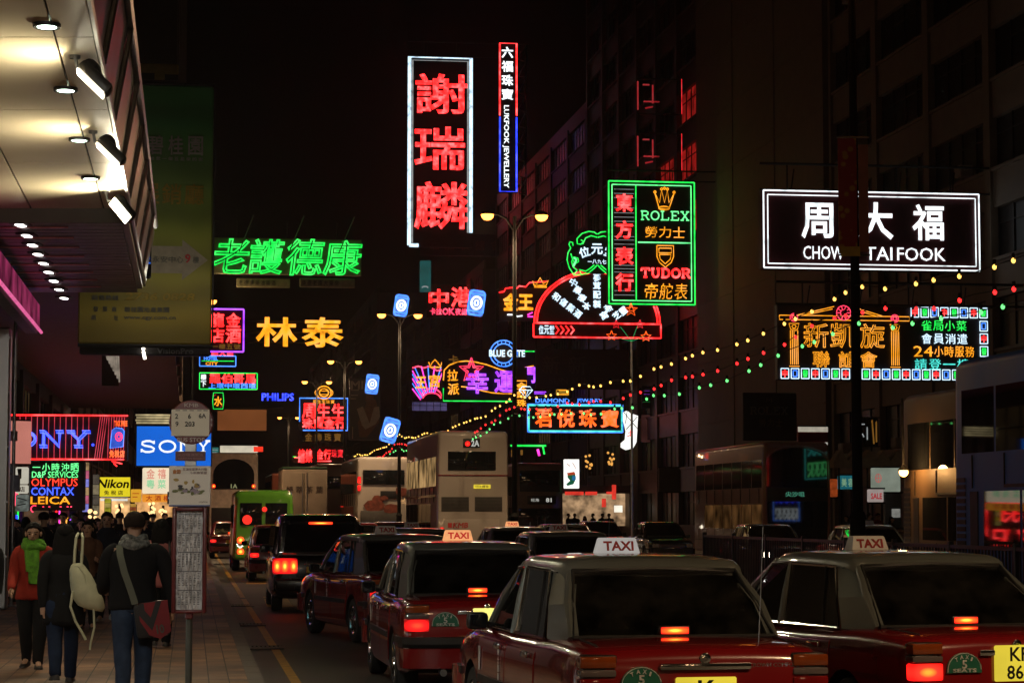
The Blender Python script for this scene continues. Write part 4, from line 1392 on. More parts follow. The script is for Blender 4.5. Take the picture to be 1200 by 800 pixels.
# --- star decoration on a slim pole in front of the fan
d = 70.0
s = Sign('star_pole', 'slim pole topped with neon outlined stars in front of the red fan', 712, 355, 768, 400, d, no_board=True, cat='decoration', ang=0)
mb = MB()
zt = s.z(398)
mb.cyl((0, 0, .15 - s.t.location.z), (0, 0, zt), .045, .03, 8)
mb.build('pole', MATS['steel'], s.t)
s.lines('green', [[(740, 400), (727, 383)], [(740, 400), (747, 382)], [(740, 400), (722, 395)], [(740, 400), (755, 394)]], .35 / s.S, 'arm', m=emat('arm_green', (.02, .35, .1), 1.0))
for cx, cy, rr, cc in ((716.5, 393.5, 6.2, 'orange'), (757, 394.5, 6.4, 'orange'), (739.5, 363, 8, 'orange'), (722, 380, 5.5, 'deep_red'), (750, 380, 5.5, 'deep_red')):
    s.lines(cc, [star(cx, cy, rr) + star(cx, cy, rr)[:1]], .5 / s.S, 'star', y=-.05)
s.lines('orange', [star(740, 362, 4.5) + star(740, 362, 4.5)[:1]], .4 / s.S, 'star', y=-.05)

# --- unlit dark signs
s = Sign('shop_sign', 'big unlit maroon sign with faint gold letters behind the light strings', 627, 409, 765, 456, 157, board='sign_brown', cat='sign')
dg = mat('letter_dull_gold', (0.10, 0.055, 0.03), .6)
s.text(None, [('新', 645, 427, 20, 21), ('新', 677, 427, 20, 21), ('SUN SUN JEWELLERS', 698, 447, 110, 9)], bold=.02, m=dg)
s = Sign('shop_sign', 'unlit black watch sign above the oncoming double decker', 870, 460, 935, 516, 100, cat='sign')
dgr = mat('letter_dull_grey', (0.12, 0.11, 0.09), .6)
mb = MB()
serif_into(mb, 'ROLEX', s.x(879), s.x(924), s.z(485), s.z(477), .8 / s.S, -.02)
mb.build('lettering', dgr, s.t, 0)
s.text(None, [('勞', 893, 495, 8, 9), ('力', 903, 495, 8, 9), ('士', 913, 495, 8, 9)], m=mat('letter_olive', (.09, .08, .04), .6))
s.lines(None, [[(898, 471), (899, 466), (902, 469), (904, 466), (905, 471)]], .6 / s.S, 'crown', m=MATS['letter_olive'], y=-.02)
s = Sign('shop_sign', 'unlit navy sign with faint letters below the tall red lettered sign', 492, 274, 598, 300, 245, board='sign_night', cat='sign')
s.row(None, '酒店夜總會', 500, 590, 287, 12, m=mat('letter_dull_brown', (.07, .03, .02), .6), fill=.6)
s = Sign('teal_sign', 'small upright teal lit sign below the tall red lettered sign', 492, 305, 505, 342, 246, board=emat('teal_box', (.015, .09, .085), 1.0, .4, .6), cat='sign')
s.lines('dim_white', [arc(498, 338, 4, 2.5, 20, 160, 6)], .8 / s.S)
for i, (px, y0, y1) in enumerate(((803, 92, 134), (803, 156, 200))):
    s = Sign('red_tube_sign', 'red neon tubes seen edge on at the ribbed block corner, %s set' % ('upper' if i == 0 else 'lower'), 744, y0, 801, y1, 133, no_board=True, cat='neon sign')
    s.lines('deep_red', [[(799, y0), (799, y1)]], .45 / s.S, 'edge_tube', y=-.2)
    s.lines('dim_red', [[(746, y0 + 4), (746, y1 - 4)], [(752, y0 + 8), (760, y0 + 8)], [(753, y0 + 28), (772, y0 + 28)], [(755, y0 + 36), (764, y0 + 34)], [(764, y0 + 8), (764, y0 + 30)]], 1.0 / s.S, 'tube', y=-.2)
    mb = MB(); mb.cyl((s.x(799), 0, 0), (s.x(799), 0, s.h), .08, n=6).cyl((s.x(746), 0, 0), (s.x(799), 0, 0), .05, n=6).cyl((s.x(746), 0, s.h), (s.x(799), 0, s.h), .05, n=6); mb.build('steel_frame', MATS['steel_dark'], s.t)

# ================================================================== strings of coloured bulbs from post to post
def bulb_string(name, label, col, h, sag, step, ph, r=.028):
    pts = [(x, d - .12, h) for x, d in reversed(POLES[:5])] + [(kerb_x(7, 9.6) + .0, 7.5, h)]
    t = thing('light_string', label, 'light string', (pts[-2][0], pts[-2][1], h), 0, 'strings of coloured bulbs along the central reservation')
    o = Vector(t.location)
    path = []
    for (a, b) in zip(pts[:-1], pts[1:]):
        a, b = Vector(a), Vector(b)
        for k in range(16):
            u = k / 16
            p = a.lerp(b, u)
            p.z -= sag * 4 * u * (1 - u) + .13 * abs(math.sin(u * PI * 3 + ph)) + .05 * math.sin(p.y * 1.7 + ph * 9)
            path.append(p - o)
    path.append(Vector(pts[-1]) - o)
    mb = MB()
    mb.tube(path, .008, 4)
    mb.build('cable', MATS['rubber'], t)
    q = MB()
    q.ball((0, 0, -.02), (r, r, r * 1.25), 8, 6)
    q.use(1)
    q.cyl((0, 0, .02), (0, 0, .08), .022, n=6)
    first = None
    acc, n = 0.0, 0
    path = path[::-1]
    for a, b in zip(path[:-1], path[1:]):
        L = (b - a).length
        while acc < L and n < 100 and (o + a).y > 5:
            p = a.lerp(b, acc / L)
            if (o + p).y > 26:
                c = dup(first) if first else q.build('bulb', [emat('bulb_' + col, {'yellow': (3.2, 1.7, .3), 'red': (3.6, .07, .07), 'green': (.3, 1.9, .42)}[col], 1.0, .1), MATS['rubber']], t)
                first = first or c
                c.location = p
                c.parent = t
                n += 1
            acc += step * (0.55 + .9 * ((n * 37) % 10) / 10)
        acc -= L
bulb_string('y', 'uppermost string of yellow bulbs running from post to post', 'yellow', 5.35, .35, 1.06, .2)
bulb_string('r', 'middle string of red bulbs running from post to post', 'red', 5.05, .45, 1.06, .5)
bulb_string('g', 'lowest string of green bulbs running from post to post', 'green', 4.85, .5, 1.25, .9)

# ================================================================== vehicles
car_red = mat('taxi_red', (0.23, 0.008, 0.010), 0.22, coat=1.0, var=0.10, scale=2.0)
car_silver = mat('taxi_silver', (0.17, 0.185, 0.17), 0.3, 0.35, coat=0.8, var=0.08, scale=2.0)
mat('car_black', (0.010, 0.010, 0.012), 0.25, coat=1.0, var=0.2)
mat('car_dark_red', (0.20, 0.012, 0.016), 0.28, coat=1.0, var=0.12)
mat('minibus_green', (0.13, 0.42, 0.03), 0.35, coat=0.6, var=0.12)
mat('bus_white', (0.36, 0.32, 0.28), 0.4, coat=0.3, var=0.12, scale=1.0)
mat('bus_gold', (0.16, 0.085, 0.04), 0.4, 0.1, coat=0.25, var=0.2, scale=1.0)
mat('bus_red', (0.13, 0.035, 0.02), 0.35, coat=0.5, var=0.15, scale=1.0)
mat('bus_blue', (0.02, 0.16, 0.55), 0.45, coat=0.0, var=0.2, scale=1.0, spec=.2)
mat('truck_white', (0.40, 0.32, 0.23), 0.5, var=0.2, scale=1.5)
mat('interior', (0.018, 0.017, 0.018), 0.8)
mat('seat_cover', (0.42, 0.27, 0.15), 0.85)
mat('grille', (0.06, 0.055, 0.05), 0.7)
mat('letter_red', (0.45, 0.02, 0.02), 0.5)
mat('letter_black', (0.01, 0.01, 0.01), 0.5)
mat('letter_white', (0.7, 0.7, 0.68), 0.5)
mat('badge_green', (0.02, 0.16, 0.10), 0.4)
cg = glass('car_glass', (0.90, 0.92, 0.91))
tl_red = emat('tail_lit', (3.2, 0.035, 0.03), 1.0, 0.5, 9)
def lens_mat(name, core, mid, rim):
    """a lit lamp lens, brightest over its bulb"""
    m = bpy.data.materials.new(name)
    m.use_nodes = True
    n, l = m.node_tree.nodes, m.node_tree.links
    n.remove(n['Principled BSDF'])
    e = n.new('ShaderNodeEmission')
    tc = n.new('ShaderNodeTexCoord')
    sub = n.new('ShaderNodeVectorMath'); sub.operation = 'SUBTRACT'; sub.inputs[1].default_value = (.5, .5, .5)
    mul = n.new('ShaderNodeVectorMath'); mul.operation = 'MULTIPLY'; mul.inputs[1].default_value = (1, 0, 1)
    ln = n.new('ShaderNodeVectorMath'); ln.operation = 'LENGTH'
    cr = n.new('ShaderNodeValToRGB')
    els = cr.color_ramp.elements
    els[0].position, els[1].position = .08, .62
    els[0].color, els[1].color = tuple(core) + (1,), tuple(rim) + (1,)
    k = els.new(.3); k.color = tuple(mid) + (1,)
    l.new(tc.outputs['Generated'], sub.inputs[0]); l.new(sub.outputs[0], mul.inputs[0]); l.new(mul.outputs[0], ln.inputs[0])
    l.new(ln.outputs['Value'], cr.inputs[0]); l.new(cr.outputs[0], e.inputs[0]); l.new(e.outputs[0], n['Material Output'].inputs[0])
    MATS[name] = m
    return m
tl_hot = lens_mat('tail_bright', (5.5, 1.3, .12), (4.0, .22, .03), (1.6, .02, .015))
tl_red = lens_mat('tail_lit', (4.0, .09, .035), (2.2, .025, .022), (.45, .008, .008))
tl_dim = mat('tail_lens_red', (0.25, 0.01, 0.01), 0.12, coat=1)
tl_amber = mat('tail_lens_amber', (0.30, 0.06, 0.01), 0.12, coat=1)
tl_grey = mat('tail_lens_clear', (0.16, 0.13, 0.13), 0.12, coat=1)
hl = emat('headlight_lit', (14, 12, 9), 1.0, 0.1)
pl_yellow = emat('plate_lit_yellow', (0.80, 0.62, 0.05), 1.0, 0.15, 4)  # plates glow in place of the light they reflect
plate_dull = mat('plate_yellow', (0.65, 0.50, 0.05), 0.4)

def hexq(mb, a, b, c, d, t):
    mb.slab([a, b, c, d], t)
def wheel(parent, x, y, r, w, side, rimmat='chrome', spokes=8, tyre_name='wheel'):
    """x = outer face of the wheel; side = -1 left, +1 right"""
    M = Matrix.Translation((x, y, r)) @ Matrix.Rotation(PI / 2 * side, 4, 'Y')
    q = MB()
    q.lathe([(r * .62, -w), (r * .9, -w), (r * .985, -w * .85), (r, -w * .5), (r * .985, -w * .12), (r * .93, -.005), (r * .66, -.004), (r * .62, -.03), (r * .62, -w)], M, 28)
    wo = q.build(tyre_name, MATS['rubber'], parent, 40)
    q = MB()
    q.lathe([(.001, -.02), (r * .16, -.018), (r * .2, -.03), (r * .30, -.035), (r * .31, -.06), (r * .5, -.06), (r * .52, -.02), (r * .60, -.008), (r * .63, -.012)], M, 28)
    for k in range(spokes):
        a = 2 * PI * k / spokes
        M2 = M @ Matrix.Rotation(a, 4, 'Z')
        q.box(r * .26, r * .54, -r * .05, r * .05, -.07, -.024, M2)
    q.build('rim', MATS[rimmat], wo, 35)
    return wo

def section(w, zt, zb, crown=0.02, shoulder=1.0):
    h = [(0, zt + crown), (.45 * w, zt + crown * .85), (.76 * w, zt + crown * .3), (.885 * w, zt - .008), (.945 * w, zt - .035 * shoulder), (.978 * w, zt - .085 * shoulder),
         (.995 * w, zt - .17), (w, max(zb + .16, zt - .30)), (.998 * w, max(zb + .12, zt - .42)), (.985 * w, zb + .09), (.965 * w, zb + .03), (.92 * w, zb), (0, zb)]
    return [(x, z) for x, z in h] + [(-x, z) for x, z in h[-2:0:-1]]
def side_x(st, y, z):
    """half width of the lofted body at (y, z)"""
    for a, b in zip(st[:-1], st[1:]):
        if a[0] <= y <= b[0]:
            u = (y - a[0]) / (b[0] - a[0])
            w, zt, zb = (a[i] + (b[i] - a[i]) * u for i in (1, 2, 3))
            pts = section(w, zt, zb)[:13]
            pts = [p for p in pts if p[0] > .5 * w]
            for p, q in zip(pts[:-1], pts[1:]):
                if p[1] >= z >= q[1]:
                    return p[0] + (q[0] - p[0]) * (p[1] - z) / max(1e-6, p[1] - q[1])
            return w
    return st[0][1]

def saloon(name, label, cat, paint, roof_paint, group, taxi=True):
    t = thing(name, label, cat, (0, 0, 0), 0, group)
    ST = [(-2.325, .70, .86, .42), (-2.30, .775, .905, .36), (-2.24, .82, .935, .28), (-2.12, .838, .955, .25), (-1.85, .846, .968, .22), (-1.5, .85, .975, .20), (-.8, .85, .955, .19), (0, .85, .945, .19),
          (.8, .85, .95, .19), (1.05, .85, .955, .2), (1.35, .846, .935, .21), (1.8, .832, .885, .23), (2.12, .80, .83, .28), (2.26, .75, .77, .33), (2.31, .68, .71, .40)]
    mb = MB()
    mb.loft([[Vector((x, y, z)) for x, z in section(w, zt, zb)] for y, w, zt, zb in ST])
    body = mb.build('body', [paint, MATS['black_plastic']], t, 35)
    # wheel arches cut out of the body
    cut = MB()
    for y in (-1.33, 1.35):
        cut.cyl((-.95, y, .31), (-.60, y, .31), .365, n=28)
        cut.cyl((.60, y, .31), (.95, y, .31), .365, n=28)
    co = cut.build('cutter', MATS['black_plastic'], None, 0)
    md = body.modifiers.new('arch', 'BOOLEAN')
    md.object = co
    md.operation = 'DIFFERENCE'
    md.solver = 'EXACT'
    bpy.context.view_layer.update()
    me = bpy.data.meshes.new_from_object(body.evaluated_get(bpy.context.evaluated_depsgraph_get()))
    body.modifiers.clear()
    body.data = me
    bpy.data.objects.remove(co)
    for p in me.polygons:
        p.use_smooth = True
    me.set_sharp_from_angle(angle=R(35))
    # roof
    mb = MB()
    rings = []
    for y, w, zr in ((-1.075, .615, 1.43), (-1.04, .635, 1.468), (-.95, .645, 1.488), (-.5, .655, 1.50), (0, .658, 1.503), (.22, .65, 1.495), (.36, .625, 1.47), (.42, .60, 1.44)):
        h = [(0, zr + .016), (.5 * w, zr + .013), (.82 * w, zr + .004), (.93 * w, zr - .008), (.985 * w, zr - .034), (w * 1.01, zr - .085), (w * .96, zr - .088), (w * .93, zr - .055), (0, zr - .03)]
        pts = h + [(-x, z) for x, z in h[-2:0:-1]]
        rings.append([Vector((x, y, z)) for x, z in pts])
    mb.loft(rings)
    roof = mb.build('roof', roof_paint, t, 40)
    mb = MB()
    for sx in (-1, 1):
        mb.tube([(sx * .655, .36, 1.405), (sx * .668, 0, 1.425), (sx * .662, -.5, 1.42), (sx * .640, -.92, 1.40)], .014, 6)
    mb.tube([(-.56, -1.075, 1.405), (0, -1.09, 1.425), (.56, -1.075, 1.405)], .016, 6)
    mb.build('gutter', MATS['black_plastic'], roof)
    # pillars (roof paint)
    for sx in (-1, 1):
        mb = MB()
        X = lambda v: (sx * v[0], v[1], v[2])
        # C pillar: broad, leaning forward
        b0, b1 = (.765, -1.12, .955), (.70, -1.60, .975)
        m0, m1 = (.728, -.99, 1.18), (.672, -1.36, 1.20)
        u0, u1 = (.665, -.86, 1.40), (.585, -1.04, 1.405)
        for (p, q, r_, s_) in ((b0, b1, m1, m0), (m0, m1, u1, u0)):
            ins = lambda v: (v[0] - .05, v[1], v[2])
            mb.hexa([X(p), X(q), X(r_), X(s_), X(ins(p)), X(ins(q)), X(ins(r_)), X(ins(s_))])
        mb.tube([X((.70, -1.58, .975)), X((.672, -1.345, 1.2)), X((.583, -1.035, 1.41))], .028, 8)
        mb.build('rear_pillar', roof_paint, t, 40)
        mb = MB()
        mb.tube([X((.755, .98, .945)), X((.70, .66, 1.2)), X((.60, .36, 1.43))], .032, 8)
        mb.build('front_pillar', roof_paint, t, 40)
        mb = MB()
        mb.tube([X((.776, -.06, .94)), X((.728, -.05, 1.2)), X((.668, -.04, 1.42))], [.034, .03, .028], 8)
        mb.build('door_pillar', roof_paint, t, 40)
    # glass
    def pane(nm, pts, th=.006, sub=None):
        q = MB()
        q.slab(pts, th)
        return q.build(nm, cg, t, 0)
    for sx in (-1, 1):
        X = lambda v: (sx * v[0], v[1], v[2])
        rear = [(.768, -.10, .955), (.768, -1.08, .958), (.68, -.86, 1.405), (.674, -.08, 1.415)]
        front = [(.768, -.02, .955), (.674, -.02, 1.415), (.635, .36, 1.405), (.752, .93, .955)]
        for pts in (rear, front):
            wo = pane('side_window', [X(p) for p in pts])
            q = MB()
            q.tube([X((p[0] + .004, p[1], p[2])) for p in pts], .013, 6, closed=True)
            q.build('frame', MATS['chrome'], wo)
        q = MB()
        q.tube([X((.772, -.82, .958)), X((.694, -.72, 1.405))], .010, 6)
        q.build('window_bar', MATS['black_plastic'], t)
        q = MB()
        q.tube([X((.785, .98, .955)), X((.785, 0, .955)), X((.783, -1.1, .96))], .012, 6)
        q.build('belt_trim', MATS['chrome'], t)
    rw = pane('rear_window', [(-.68, -1.585, .985), (.68, -1.585, .985), (.565, -1.065, 1.405), (-.565, -1.065, 1.405)])
    q = MB()
    q.tube([(-.69, -1.605, .985), (.69, -1.605, .985), (.575, -1.075, 1.41), (-.575, -1.075, 1.41)], .020, 6, closed=True)
    q.build('rubber_seal', MATS['rubber'], rw)
    ws = pane('windscreen', [(-.73, .99, .965), (.73, .99, .965), (.585, .40, 1.415), (-.585, .40, 1.415)])
    # cabin seen through the glass
    q = MB()
    q.rbox(-.62, .62, -1.32, -1.14, .7, 1.16, .05, 2)
    for x in (-.34, .34):
        q.rbox(x - .10, x + .10, -1.28, -1.20, 1.15, 1.235, .035, 2)
    q.build('rear_seat', mat('seat_dark', (.12, .085, .06), .85), t)
    for x in (-.36, .36):
        q = MB()
        q.rbox(x - .24, x + .24, -.28, -.13, .7, 1.20, .05, 2)
        q.rbox(x - .115, x + .115, -.26, -.16, 1.22, 1.38, .05, 3)
        for k in (-.05, .05):
            q.cyl((x + k, -.21, 1.18), (x + k, -.21, 1.25), .008, n=6)
        q.build('front_seat', MATS['seat_cover'], t)
    q = MB()
    q.rbox(-.68, .68, .55, .95, .9, 1.02, .04, 2)
    q.rbox(-.10, .10, .42, .45, 1.30, 1.36, .01, 1)
    q.build('dashboard', MATS['interior'], t)
    if taxi:
        q = MB()
        q.rbox(.15, .33, .66, .74, 1.02, 1.16, .008, 1)
        mo = q.build('fare_meter', MATS['black_plastic'], t)
        q = MB()
        for k in range(3):
            q.box(.175 + k * .045, .205 + k * .045, .652, .659, 1.105, 1.145)
        q.build('lit_digits', emat('meter_orange', (5, 1.2, .15), 1.0, .2), mo, 0)
    q = MB()
    q.tube([Vector((.36 + .17 * math.cos(a * PI / 10), .40 + .06 * math.sin(a * PI / 10), 1.05 + .16 * math.sin(a * PI / 10))) for a in range(20)], .012, 6, closed=True)
    q.build('steering_wheel', MATS['interior'], t)
    # doors: panels standing a few millimetres proud, with handles and a rub strip
    for sx in (-1, 1):
        for y0, y1, nm in ((-1.06, -.07, 'door'), (-.05, .98, 'door')):
            q = MB()
            grid = []
            for i in range(9):
                y = y0 + (y1 - y0) * i / 8
                col = []
                for j in range(9):
                    z = .30 + (.935 - .30) * j / 8
                    yy = y
                    if nm == 'door' and y0 < -1 and z < .66:
                        yy = max(y, -1.33 + math.sqrt(max(0, .40 ** 2 - (z - .31) ** 2)) + .02) if i == 0 else y
                    col.append((yy, z))
                grid.append(col)
            vs, fs = [], []
            for off in (.007, -.01):
                for col in grid:
                    for yy, z in col:
                        vs.append((sx * (side_x(ST, yy, z) + off), yy, z))
            n1 = 9 * 9
            for i in range(8):
                for j in range(8):
                    k = i * 9 + j
                    fs.append((k, k + 1, k + 10, k + 9))
            edge = [i * 9 for i in range(9)] + [8 * 9 + j for j in range(1, 9)] + [i * 9 + 8 for i in range(7, -1, -1)] + [j for j in range(7, 0, -1)]
            for a, b in zip(edge, edge[1:] + edge[:1]):
                fs.append((a, b, b + n1, a + n1))
            q.add(vs, fs)
            dr = q.build(nm, paint, t, 50)
            hy = y0 + .13
            q = MB()
            x = side_x(ST, hy, .84) + .012
            q.rbox(min(sx * x, sx * (x + .03)), max(sx * x, sx * (x + .03)), hy, hy + .19, .815, .862, .012, 2)
            q.build('handle', MATS['chrome'], dr)
        q = MB()
        for y0, y1 in ((-2.2, -1.74), (-.92, .95), (1.78, 2.2)):
            ya = [y0 + (y1 - y0) * i / 6 for i in range(7)]
            rings = []
            for y in ya:
                x = side_x(ST, y, .56)
                rings.append([Vector((sx * (x + o), y, z)) for o, z in ((-.005, .525), (.018, .532), (.018, .588), (-.005, .595))])
            q.loft(rings)
        q.build('rub_strip', MATS['black_plastic'], t, 40)
        # mirror
        q = MB()
        q.rbox(min(sx * .82, sx * .98), max(sx * .82, sx * .98), .70, .82, .93, 1.06, .035, 2)
        q.cyl((sx * .76, .80, .95), (sx * .86, .77, .98), .025, n=8)
        mo = q.build('mirror', MATS['black_plastic'], t)
        q = MB()
        q.box(min(sx * .84, sx * .965), max(sx * .84, sx * .965), .692, .699, .945, 1.045)
        q.build('mirror_glass', MATS['dark_glass'], mo, 0)
    for y in (-1.33, 1.35):
        for sx in (-1, 1):
            wheel(t, sx * .835, y, .31, .19, sx)
    # bumpers
    q = MB()
    rings = []
    for x, yb in ((-.845, -1.95), (-.862, -2.15), (-.84, -2.30), (-.76, -2.375), (-.45, -2.41), (0, -2.42), (.45, -2.41), (.76, -2.375), (.84, -2.30), (.862, -2.15), (.845, -1.95)):
        rings.append([Vector((x, yb, .50)), Vector((x, yb - .02, .535)), Vector((x, yb + .01, .60)), Vector((x * .9, yb + .16, .605)), Vector((x * .9, yb + .16, .50))])
    q.loft(rings)
    q.build('bumper', MATS['black_plastic'], t, 40)
    q = MB()
    rings = []
    for x, yb in ((-.842, -1.95), (-.856, -2.15), (-.83, -2.30), (-.75, -2.36), (-.45, -2.39), (0, -2.40), (.45, -2.39), (.75, -2.36), (.83, -2.30), (.856, -2.15), (.842, -1.95)):
        rings.append([Vector((x, yb, .30)), Vector((x, yb - .012, .49)), Vector((x * .9, yb + .14, .49)), Vector((x * .9, yb + .14, .30))])
    q.loft(rings)
    q.build('rear_apron', paint, t, 40)
    q = MB()
    rings = []
    for x, yb in ((-.85, 1.95), (-.86, 2.1), (-.82, 2.26), (-.72, 2.36), (0, 2.42), (.72, 2.36), (.82, 2.26), (.86, 2.1), (.85, 1.95)):
        rings.append([Vector((x, yb, .32)), Vector((x, yb + .01, .58)), Vector((x * .9, yb - .14, .58)), Vector((x * .9, yb - .14, .32))])
    q.loft(rings)
    q.build('front_bumper', paint, t, 40)
    # boot lid seam, trim, keyhole
    q = MB()
    q.tube([(-.60, -2.318, .62), (-.60, -2.292, .885), (-.655, -2.10, .966), (-.665, -1.66, .985), (.665, -1.66, .985), (.655, -2.10, .966), (.60, -2.292, .885), (.60, -2.318, .62)], .006, 5)
    q.build('boot_seam', MATS['black_plastic'], t)
    q = MB()
    q.rbox(-.30, .30, -2.348, -2.30, .818, .862, .01, 2)
    q.build('plate_lamp_trim', MATS['chrome'], t)
    q = MB()
    q.lathe([(.001, 0), (.034, 0), (.036, .006), (.022, .012), (.001, .012)], Matrix.Translation((0, -2.322, .89)) @ Matrix.Rotation(PI / 2, 4, 'X'), 16)
    q.tube([(0.02 * math.cos(a * PI / 6), -2.335, .89 + .012 * math.sin(a * PI / 6)) for a in range(12)], .004, 5, closed=True)
    q.build('round_emblem', MATS['chrome'], t)
    # tail lights: amber, clear and red blocks
    for sx in (-1, 1):
        q = MB()
        q.rbox(min(sx * .57, sx * .80), max(sx * .57, sx * .80), -2.325, -2.20, .645, .918, .02, 2)
        lo = q.build('tail_light', MATS['black_plastic'], t)
        for nm, za, zb, m in (('indicator_lens', .835, .91, tl_amber), ('reversing_lens', .78, .826, tl_grey), ('brake_lens', .655, .772, tl_red)):
            q = MB()
            q.rbox(min(sx * .58, sx * .815), max(sx * .58, sx * .815), -2.338, -2.21, za, zb, .012, 2)
            q.build(nm, m, lo)
    q = MB()
    q.rbox(-.11, .11, -1.60, -1.54, 1.0, 1.06, .012, 2)
    bl = q.build('high_brake_light', MATS['black_plastic'], t)
    q = MB()
    q.rbox(-.095, .095, -1.612, -1.602, 1.007, 1.052, .008, 2)
    q.build('lens', tl_hot, bl)
    # plate
    q = MB()
    q.rbox(-.19, .19, -2.345, -2.33, .60, .755, .008, 1)
    q.build('number_plate', plate_dull, t)
    q = MB()
    q.cyl((-.45, -2.30, .27), (-.45, -2.44, .26), .035, n=12)
    q.build('exhaust', MATS['steel'], t)
    for sx in (-1, 1):
        q = MB()
        q.rbox(min(sx * .62, sx * .82), max(sx * .62, sx * .82), -1.74, -1.725, .10, .34, .004, 1)
        q.build('mud_flap', MATS['rubber'], t)
        q = MB()
        q.rbox(min(sx * .50, sx * .74), max(sx * .50, sx * .74), 2.26, 2.33, .60, .74, .02, 2)
        q.build('headlight', tl_grey, t)
    q = MB()
    q.rbox(-.42, .42, 2.28, 2.34, .60, .73, .01, 1)
    q.build('front_grille', MATS['chrome'], t)
    q = MB()
    q.tube([(.45, -2.02, .96), (.455, -2.06, 1.3), (.46, -2.10, 1.72)], [.005, .003, .002], 5)
    q.build('aerial', MATS['steel'], t)
    if taxi:
        sign = MB()
        rings = []
        for z, w, d in ((1.510, .158, .070), (1.522, .158, .072), (1.618, .136, .044), (1.627, .128, .038)):
            rings.append([Vector((x, y, z)) for x, y in ((-w, -d), (w, -d), (w, d), (-w, d))])
        sign.loft(rings)
        so = sign.build('roof_sign', mat('taxi_sign_white', (0.72, 0.70, 0.66), 0.4, var=.08), t, 20)
        q = MB()
        M = Matrix.Translation((0, -.0635, 1.568)) @ Matrix.Rotation(R(-16), 4, 'X')
        tmp = MB()
        text_into(tmp, 'TAXI', 0, 0, .22, .066, 0, .035)
        q.add(tmp.v, tmp.f, M)
        q.build('lettering', MATS['letter_red'], so, 0)
        q = MB()
        q.prism([(-.135, 0), (.135, 0)] + [(.135 * math.cos(a * PI / 12), .02 + .12 * math.sin(a * PI / 12)) for a in range(13)], -.012, 0, Matrix.Translation((-.42, -2.328, .705)))
        bo = q.build('seats_badge', MATS['badge_green'], t, 0)
        q = MB()
        for st, x, z, w, h, rt in (('T', -.062, .092, .022, .026, .35), ('A', -.022, .108, .024, .026, .1), ('X', .02, .108, .024, .026, -.1), ('I', .056, .094, .008, .026, -.35),
                                   ('5', 0, .058, .035, .055, 0), ('SEATS', 0, .017, .18, .024, 0)):
            text_into(q, st, -.42 + x, .705 + z, w, h, -2.344, .03, 0, rt)
        q.tube([(-.42 + .128 * math.cos(a * PI / 12), -2.341, .707 + .02 + .112 * math.sin(a * PI / 12)) for a in range(13)] + [(-.42 - .128, -2.341, .71)], .003, 4)
        q.build('lettering', MATS['letter_white'], bo, 0)
        q = MB()
        text_into(q, 'CROWN COMFORT', .46, .845, .34, .026, -2.325, .02)
        q.build('model_lettering', MATS['chrome'], t, 0)
        q = MB()
        for sx in (-1,):
            x = side_x(ST, -.35, .75) + .016
            for k, ch in enumerate('的士服務'):
                tmp = MB()
                text_into(tmp, ch, 0, 0, .05, .05, 0, .02)
                q.add(tmp.v, tmp.f, Matrix.Translation((-x, .12, .80 - k * .06)) @ Matrix.Rotation(-PI / 2, 4, 'Z'))
            q.box(-x - .001, -x + .002, .85, .91, .62, .80)
        q.build('door_lettering', MATS['letter_white'], t, 0)
    return t
def kid(o, name):
    return [c for c in o.children if c.name.split('.')[0] == name]
def set_mat(o, m):
    if o.data.users > 1:
        o.data = o.data.copy()
    o.data.materials.clear()
    o.data.materials.append(m)
def plate(t, rows, m=None, w=.36, h=.24, z=.62):
    """gives one car its own rear number plate"""
    p = kid(t, 'number_plate')[0]
    q = MB()
    q.rbox(-w / 2, w / 2, -2.352, -2.334, z - .04, z - .04 + h, .01, 1)
    tmp = q.build('number_plate', m or plate_dull, None)
    p.data = tmp.data
    bpy.data.objects.remove(tmp)
    q = MB()
    n = len(rows)
    for i, s in enumerate(rows):
        text_into(q, s, 0 if not s.startswith(' ') else .06, z - .04 + h * (1 - (i + .5) / n), None, h / n * .74, -2.356, .02)
    q.build('lettering', MATS['letter_black'], p, 0)
TAXIS = 'red taxis queuing in the street'
taxi = saloon('taxi', 'red taxi nearest the camera with unlit white roof sign and lit high brake light', 'taxi', car_red, car_silver, TAXIS)
def put_taxi(first, x, d, rz, label):
    if first:
        taxi.location = (x, d, 0)
        taxi.rotation_euler = (0, 0, rz)
        return taxi
    return dup(taxi, (x, d, 0), rz, label)
T5 = put_taxi(False, 2.83, 18.24, R(17.5), 'red taxi at the right edge with yellow plate and bright left tail light')
T3 = put_taxi(False, -.59, 24.8, R(8.7), 'red taxi with glowing amber roof sign and one bright plate')
T2 = put_taxi(False, -1.87, 33.8, R(18), 'red taxi turned to show its left side and wheels, behind the black van')
T6 = put_taxi(False, P(482, 0, 47).x, 48.0, R(8), 'red taxi with silver roof seen just over the side turned taxi')
T7 = put_taxi(False, P(600, 0, 52).x, 53.5, R(8), 'red taxi with a small lit roof sign below the pale bus')
T8 = put_taxi(False, P(655, 0, 38).x, 39.0, R(9), 'red taxi seen over the roof between the two nearest taxi signs')
T9 = put_taxi(False, P(1010, 0, 62).x, 62, R(188), 'oncoming red taxi beside the lamp post base')
T4 = put_taxi(True, .768, 16.8, R(11.3), '')
lit_sign = emat('taxi_sign_lit', (1.15, 0.50, 0.20), 1.0, 0.35, 7)
for t, m in ((T3, lit_sign), (T7, lit_sign), (T4, emat('taxi_sign_pale', (0.40, 0.37, 0.34), 1.0, 0.2, 6))):  # the nearest taxi's roof sign gets a faint glow
    set_mat(kid(t, 'roof_sign')[0], m)
for t in (T3, T7):
    for s_ in kid(t, 'roof_sign'):
        set_mat(kid(s_, 'lettering')[0], emat('letter_red_lit', (.5, .02, .02), 1.0, 0))
plate(T4, ['K'], pl_yellow, .40, .17, .645)
